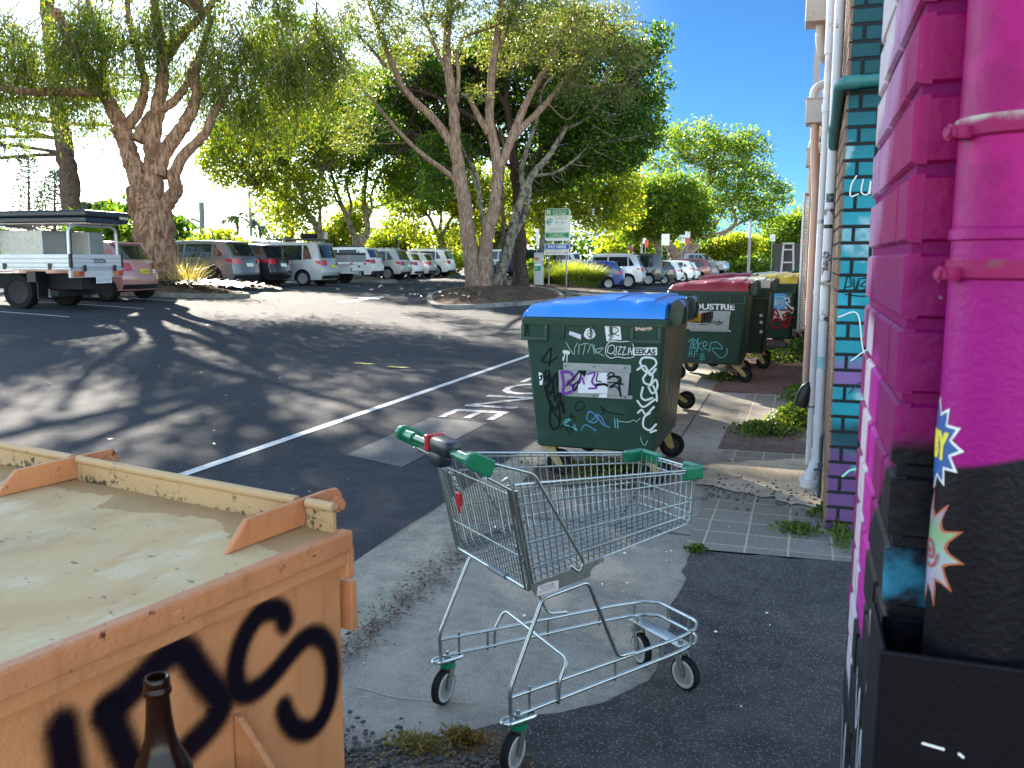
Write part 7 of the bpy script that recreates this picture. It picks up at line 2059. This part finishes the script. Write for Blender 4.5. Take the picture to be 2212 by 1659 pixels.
def grass_clump(name, label, cat_, cx, cy, rx, ry, h, n, seed, z0=None, w=.012, m=None, lean=.9):
    rg = np.random.default_rng(seed)
    a = rg.uniform(0, 2 * PI, n); q = np.sqrt(rg.uniform(0, 1, n))
    x = cx + rx * q * np.cos(a) * .75; y = cy + ry * q * np.sin(a) * .75
    ln = h * rg.uniform(.7, 1.25, n)
    out = np.stack([np.cos(a) * rx, np.sin(a) * ry], 1) / max(rx, ry) * (q[:, None] * lean + .1) + rg.normal(size=(n, 2)) * .22
    zb = np.array([G(i, j) for i, j in zip(x, y)]) + .12 if z0 is None else np.full(n, z0)
    Q = []
    S_ = 4
    for k in range(S_):
        t0, t1 = k / S_, (k + 1) / S_
        def pt(t):
            return np.stack([x + out[:, 0] * ln * t ** 1.6 * .8, y + out[:, 1] * ln * t ** 1.6 * .8, zb + ln * (t - .42 * t * t * np.minimum(1.3, np.linalg.norm(out, axis=1)))], 1)
        p0, p1 = pt(t0), pt(t1)
        s = np.stack([-out[:, 1], out[:, 0], np.zeros(n)], 1); s = nrm(s + rg.normal(size=s.shape) * .05)
        w0 = w * (1 - t0 ** 2); w1 = w * (1 - t1 ** 2)
        Q.append(np.stack([p0 + s * w0, p1 + s * w1, p1 - s * w1, p0 - s * w0], 1))
    o = quads_obj(name, np.concatenate(Q), m or LM_L, None)
    return tag(o, label, cat_)
grass_clump('long_grass', 'dense clump of arching yellow-green grass right of the pay station', 'grass clump', -11.0, 42.6, 1.75, 1.0, 1.25, 5200, 5, .3, .016)
grass_clump('long_grass', 'smaller tuft of yellow-green grass left of the pay station', 'grass clump', -13.0, 42.2, .6, .6, .95, 1100, 6, .3, .014)
grass_clump('long_grass', 'dry straw tuft at the foot of the big paperbark', 'grass clump', -17.9, 22.0, .6, .5, 1.0, 260, 7, .8, .007, leaf_mat('dry_grass', (.30, .24, .11), (.42, .36, .18), .3))
# small signs and poles
def post_sign(label, x, yb, yt, Z, boards, pr=.03, m=M_POLE, name='sign_post', cat_='sign', turn=0):
    a = dep(x, yb, Z); b = dep(x, yt, Z)
    t = thing(name, label, cat_, (a.x, a.y, G(a.x, a.y)), rad(YAW + turn))
    hz = b.z - G(a.x, a.y)
    mb = MB(); mb.tube([(0, .03, -.1), (0, .03, hz)], pr, 8); mb.build('post', m, t, smooth=50)
    k = Z / FPX
    for (x0, x1, y0, y1, mat, tx, tm) in boards:
        zc = dep(x, (y0 + y1) / 2, Z).z - G(a.x, a.y)
        mb = MB(); mb.prism([(px_, pz) for px_, pz in rounded((x1 - x0) * k, (y1 - y0) * k, .03)], .008, frame((((x0 + x1) / 2 - x) * k, -.012, zc), (1, 0, 0), (0, 0, 1)))
        o = mb.build('board', mat, t)
        if tx: text('lettering', tx, .1, tm, frame((((x0 + x1) / 2 - x) * k, -.0215, zc), (1, 0, 0), (0, 0, 1)), o, fit=((x1 - x0) * k * .8, (y1 - y0) * k * .55))
    return t
post_sign('pale parking sign on a post between the bay trees', 863, 600, 482, 70, [(858, 869, 483, 501, M_SW, 'P', M_SG)])
post_sign('pale parking sign on a post at the end of the left row', 901, 600, 491, 72, [(896, 907, 492, 512, M_SW, '2P', M_SG)])
post_sign('grey sign on a post behind the bent bay tree', 705, 580, 500, 62, [(700, 710, 502, 518, M_GALV, None, None)])
post_sign('white sign seen almost edge-on left of the car park sign', 1160, 625, 494, 47, [(1155, 1166, 495, 530, M_SW, None, None)], turn=50)
t = post_sign('white board on two thin posts right of the car park sign', 1428, 600, 505, 66, [(1427, 1444, 506, 530, M_SW, None, None)], .025)
mb = MB(); mb.tube([(.45, .03, -.1), (.45, .03, 3.0)], .025, 8); mb.build('post', M_POLE, t)
post_sign('pale green notice on a post above the black van', 1471, 600, 506, 70, [(1465, 1477, 508, 524, M_SW, 'P', M_SG)])
post_sign('red and white notice on a post above the black van', 1482, 600, 500, 71, [(1477, 1488, 500, 514, M_SW, None, None), (1478, 1488, 515, 527, M_SR, None, None)])
post_sign('pale sign on a post left of the round tree', 1507, 600, 508, 75, [(1502, 1512, 509, 526, M_SW, None, None)])
post_sign('small white and red sign above the silver four-wheel drive', 1393, 600, 514, 64, [(1387, 1394, 515, 526, M_SW, None, None), (1391, 1399, 519, 534, M_SR, None, None)])
post_sign('low red sign right of the notice board', 1360, 600, 526, 80, [(1354, 1368, 527, 540, M_SR, 'NO', M_SW)])
post_sign('tall dark pole behind the car park sign', 1385, 600, 432, 78, [], .09, M_GALV, 'lamp_pole', 'pole')
post_sign('red sign under the gum tree', 1732, 600, 515, 90, [(1725, 1739, 516, 526, M_SR, None, None)])
tp = post_sign('tall grey pole with a narrow sign near the bin row', 1617, 592, 480, 34, [(1611, 1618, 481, 514, M_GALV, None, None)], .055)
post_sign('small NO ENTRY sign beside the grey cabinet', 1665, 596, 506, 60, [(1660, 1671, 507, 521, M_SW, 'NO\nENTRY', M_BLACKINK)])
def utility(label, x, yt, Z, r, lean=0, lamp=False, trans=False):
    a = dep(x, 560, Z); b = dep(x - lean, yt, Z)
    t = thing('utility_pole', label, 'pole', (0, 0, 0))
    mb = MB(); mb.tube([Vector((a.x, a.y, 0)), b], [r * 1.2, r], 10); mb.build('pole', mk('weathered_pole', (.20, .24, .21), .8), t, smooth=50)
    if lamp:
        mb = MB(); c = b + Vector((0, 0, -.9)); e = c + CR * 1.6 + Vector((0, 0, 1.0)); mb.tube([c, e], .03, 6); mb.build('lamp_arm', M_POLE, t)
        mb = MB(); mb.lathe([(0, -.06), (.22, -.03), (.26, .03), (.12, .09), (0, .1)], 14, Matrix.Translation(e + CR * .3 + Vector((0, 0, .1)))); mb.build('lamp_head', M_POLE, t, smooth=50)
    if trans:
        mb = MB()
        for q in (.45, .9, 1.5): mb.lathe([(0, 0), (.22, 0), (.22, .5), (0, .5)], 10, Matrix.Translation(a.lerp(b, .55) + Vector((.3, 0, q - 1))))
        mb.build('fittings', M_BLACKP, t)
utility('grey-green utility pole with a lamp arm above the white roofed house', 438, 437, 66, .20, 3, True)
utility('thin dark street pole with fittings right of the utility pole', 546, 415, 85, .14, 8, False, True)
hs = thing('house', 'low pale blue house with a white skillion roof behind the grey SUV', 'house', tuple(dep(440, 565, 68).xy) + (0,), rad(YAW - 12))
mb = MB(); mb.prism([(-3.5, 0), (3.8, 0), (3.8, 3.0), (-3.5, 3.0)], 4.0, frame((0, 4, 0), (1, 0, 0), (0, 0, 1))); mb.build('wall', mk('pale_blue_cladding', (.38, .46, .50), .7), hs)
mb = MB(); mb.prism([(-4.0, 4.35), (4.4, 3.15), (4.4, 3.0), (-4.0, 4.2)], 5.2, frame((0, 4.6, 0), (1, 0, 0), (0, 0, 1))); mb.build('roof', mk('white_roof', (.62, .64, .64), .5), hs)
mb = MB(); mb.prism([(-3.5, 3.0), (3.8, 3.0), (-3.5, 4.15)], 4.0, frame((0, 4, 0), (1, 0, 0), (0, 0, 1))); mb.build('gable', mk('pale_blue_gable', (.40, .48, .52), .7), hs)
mb = MB(); mb.box((.2, -.03, 2.0), (1.8, .0, 2.8)); wf = mb.build('window', M_WF, hs)
mb = MB(); mb.box((.28, -.04, 2.08), (1.72, -.031, 2.72)); mb.build('pane', M_CGL, wf)
# cabinet, ladder
cb = thing('utility_cabinet', 'tall dark grey cabinet behind the far bins', 'cabinet', (-.34, 22.6, 0), 0)
M_CAB = mk('dark_grey_render', (.085, .078, .068), .85, 0, .12, 4)
mb = MB(); mb.box((-.36, 0, 0), (.36, .6, 2.02), None, .01); mb.build('cabinet_body', M_CAB, cb)
mb = MB(); mb.box((-.33, -.012, .1), (.33, .0, 1.95), None, .004); mb.build('cabinet_door', M_CAB, cb)
ld = thing('step_ladder', 'paint-splashed step ladder leaning against the dark grey cabinet', 'ladder', (-.36, 22.15, 0))
M_LAD = mk('ladder_aluminium', (.50, .47, .42), .5, .35, .2, 10, dirt=(.62, .6, .56), ds=14)
for s in (-1, 1):
    mb = MB(); mb.prism([(s * .20 - .022, 0), (s * .20 + .022, 0), (s * .115 + .022, 2.0), (s * .115 - .022, 2.0)], .06, frame((0, .06, 0), (1, 0, 0), (0, .16, 1))); mb.build('rail', M_LAD, ld)
for k in range(6):
    z = .3 + k * .31; wd = .20 - .085 * z / 2
    mb = MB(); mb.box((-wd + .02, .0 + .16 * z, z), (wd - .02, .09 + .16 * z, z + .035)); mb.build('tread', M_LAD, ld)
mb = MB(); mb.box((-.14, .30, 1.99), (.14, .42, 2.04), None, .008); mb.build('top_cap', M_LAD, ld)
mb = MB(); mb.tube([(-.15, .16, .9), (.13, .2, 1.2)], .008, 5); mb.tube([(.15, .16, .9), (-.13, .2, 1.2)], .008, 5); mb.build('brace', M_LAD, ld)
hz_ = thing('garden_hose', 'coiled dull green hose beside the mesh door', 'hose', (-.12, 21.3, 1.2))
mb = MB()
for k in range(4): mb.tube([((.17 - .015 * k) * math.cos(a), .02 * k, (.19 - .015 * k) * math.sin(a)) for a in [2 * PI * q / 18 for q in range(18)]], .013, 6, closed=True)
mb.build('coil', mk('hose_green', (.03, .13, .07), .5), hz_, smooth=50)
mb = MB(); mb.box((-.03, -.03, -1.2), (.03, .0, .1)); mb.build('hose_stand', M_POLE, hz_)

# ---------------------------------------------------------------- weeds, litter, bark, debris
LM_WD = leaf_mat('weed_leaves', (.035, .075, .012), (.085, .14, .025), .35, (.20, .20, .05))
def weed(label, x, y, rx, ry, h, n, seed, L=.045, W=.016, z0=.015, m=None):
    rg = np.random.default_rng(seed)
    u = rg.normal(size=(n, 2)) * .5
    hh = h * rg.uniform(.05, 1, n) * np.exp(-.8 * (u ** 2).sum(1))
    c = np.stack([x + rx * u[:, 0], y + ry * u[:, 1], z0 + hh], 1)
    d = rg.normal(size=(n, 3)); d[:, 2] = np.abs(d[:, 2]) * .7 + .2
    t = thing('weed_clump', label, 'weeds', (0, 0, 0))
    quads_obj('leaves', leaf_quads(c, d, L, W, rg), m or LM_WD, t)
    mb = MB(); r = random.Random(seed)
    for k in range(14):
        i = r.randrange(n); p = c[i]
        mb.tube([(x + (p[0] - x) * .6, y + (p[1] - y) * .6, z0 - .01), tuple(p)], [.003, .0015], 4, False)
    mb.build('stems', LM_WD, t)
def px_g(x, y): # a point on the flat ground seen at an image position
    d = CF + CR * ((x - 1106) / FPX) - CU * ((y - 829.5) / FPX)
    s = -1.6 / d.z
    return d.x * s, d.y * s
x, y = px_g(1712, 915); weed('bright leafy weeds against the slim white pipe', x, y, .18, .40, .17, 1200, 1)
x, y = px_g(1660, 935); weed('low green weeds spreading left of the pipe weeds', x, y, .26, .28, .08, 900, 2)
x, y = px_g(1725, 865); weed('thin weeds by the wall farther along the path', x, y, .16, .5, .15, 600, 3)
x, y = px_g(1812, 1125); weed('round dark weed at the foot of the mural wall', x, y, .12, .09, .13, 800, 4, .035, .016)
x, y = px_g(1720, 1150); weed('flat sparse weeds between the pavers near the mural', x, y, .13, .13, .02, 260, 5, .03, .010)
x, y = px_g(1815, 1165); weed('yellowing grass in the paver joint by the black bricks', x, y, .05, .24, .05, 340, 6, .05, .005)
x, y = px_g(1505, 1195); weed('small weed at the corner of the dark asphalt', x, y, .05, .04, .03, 120, 7, .03, .01)
weed('pale sunlit weeds under the yellow-lidded bin', -.25, 14.6, .35, .55, .14, 900, 8, .07, .02)
weed('taller weeds in front of the mesh door', .0, 15.2, .20, .4, .28, 700, 9, .07, .02)
weed('weeds beneath the blue-lidded bin', -1.35, 6.3, .40, .3, .05, 420, 10, .035, .012)
x, y = px_g(1560, 820); weed('tuft of weeds beside the red-lidded bin wheel', x, y, .2, .3, .06, 420, 11, .05, .012)
x, y = px_g(905, 1625); weed('dry weeds in the dirt left of the near trolley wheel', x, y, .10, .05, .02, 420, 12, .03, .004, .018, leaf_mat('dry_weeds', (.09, .10, .03), (.22, .14, .07), .3))
x, y = px_g(1000, 1610); weed('reddish dry weeds beside the near trolley wheel', x, y, .07, .04, .025, 420, 13, .03, .004, .018, leaf_mat('red_dry_weeds', (.14, .06, .03), (.14, .13, .04), .3))
# black bag hanging on the pipe
bg_ = thing('bag', 'small black bag hung low on the slim white pipe', 'bag', (.075, 7.0, .62))
mb = MB(); mb.lathe([(.0, -.16), (.05, -.155), (.062, -.08), (.05, 0), (.02, .05), (.0, .06)], 12, Matrix.Rotation(rad(18), 4, 'Y') @ Matrix.Scale(.55, 4, (0, 1, 0))); mb.build('pouch', M_BLACKP, bg_, smooth=50)
mb = MB(); mb.tube(catmull([(.01, 0, .05), (.03, -.01, .11), (.05, 0, .12), (.04, .01, .07)], 5), .005, 6); mb.build('strap', M_BLACKP, bg_)
def scatter(name, n, fx, L, W, m, seed, z=.02):
    rg = np.random.default_rng(seed)
    P = np.array([fx(rg) for _ in range(n)])
    c = np.stack([P[:, 0], P[:, 1], [G(a, b) + z for a, b in P]], 1); c[:, 2] += rg.uniform(0, .008, n)
    d = rg.normal(size=(n, 3)); d[:, 2] *= .12
    dd = nrm(d); s = nrm(np.cross(dd, np.tile([0, 0, 1.0], (n, 1)) + rg.normal(size=(n, 3)) * .25))
    Ls = L * rg.uniform(.4, 1.4, (n, 1)); Ws = W * rg.uniform(.5, 1.4, (n, 1))
    V = np.stack([c, c + dd * Ls * .5 + s * Ws, c + dd * Ls, c + dd * Ls * .5 - s * Ws], 1)
    return tag(quads_obj(name, V, m, None), kind='stuff')
LM_B = leaf_mat('brown_fallen_leaves', (.05, .022, .014), (.11, .055, .03), .05, (.15, .10, .065))
scatter('leaf_litter', 900, lambda r: (-1.74 + r.normal() * .05 + .04, r.uniform(2.6, 4.6)), .035, .005, LM_B, 1)
scatter('leaf_litter', 500, lambda r: (-1.76 + r.normal() * .10, r.uniform(1.9, 6.5)), .03, .006, LM_B, 2)
scatter('leaf_litter', 240, lambda r: (r.uniform(-1.7, .2), r.uniform(2.6, 9.0)), .018, .005, LM_B, 3, .022)
scatter('leaf_litter', 260, lambda r: (r.uniform(-16, -2.2), r.uniform(5, 30)), .06, .014, leaf_mat('pale_fallen_leaves', (.10, .085, .055), (.20, .18, .14), .1), 4, .012)
scatter('bark_litter', 1800, lambda r: (-17.4 + r.normal() * .9, 21.9 + r.normal() * .5), .28, .02, leaf_mat('bark_strips', (.09, .05, .03), (.24, .16, .09), .05), 5, .42)
scatter('bark_litter', 900, lambda r: (-11.4 + r.normal() * 1.2, 29.5 + r.normal() * 2.6), .16, .018, LM_B, 6, .38)
def pebbles(name, n, fx, r0, m, seed):
    r = random.Random(seed); mb = MB()
    for _ in range(n):
        x, y = fx(r); q = r0 * r.uniform(.4, 1.5)
        k = 5
        T = Matrix.Translation((x, y, .018)) @ Matrix.Rotation(r.uniform(0, 6), 4, 'Z')
        mb.lathe([(q * .9, 0), (q, q * .4), (q * .5, q * .8)], k, T @ Matrix.Diagonal((1, r.uniform(.6, 1), r.uniform(.6, 1), 1)))
    return tag(mb.build(name, m), kind='stuff')
pebbles('gravel', 150, lambda r: (r.uniform(-.6, .2), r.gauss(6.0, .22)), .010, mk('dark_gravel', (.07, .06, .055), .9, 0, .5, 60), 3)
pebbles('gravel', 600, lambda r: (r.uniform(-1.5, -.55), r.gauss(2.30, .10) + .0), .009, mk('dirt_gravel', (.07, .068, .065), .9, 0, .6, 60), 4)
pebbles('gravel', 60, lambda r: (r.uniform(-1.6, .2), r.uniform(2.6, 8.5)), .007, M_WHITE, 5)
# crack and scratch on the concrete
o = strokes('scratch_mark', [[px_g(*p) for p in ((762, 1490), (800, 1497), (850, 1512), (920, 1519), (1020, 1525))]], .0045, mk('scratch_white', (.34, .34, .32), .8), Matrix.Translation((0, 0, .0)), None, .0135); tag(o, kind='structure')
o = strokes('crack', [[(-2.2, 4.2), (-2.195, 5.2), (-2.2, 6.2), (-2.19, 7.6)], [(-1.75, 4.95), (-1.2, 4.98), (-.56, 4.93)], [(-1.0, 4.95), (-1.02, 6.0), (-.98, 7.2), (-1.0, 10.5)]], .012, mk('crack_dark', (.03, .03, .028), .9), Matrix.Translation((0, 0, .0)), None, .0145); tag(o, kind='structure')
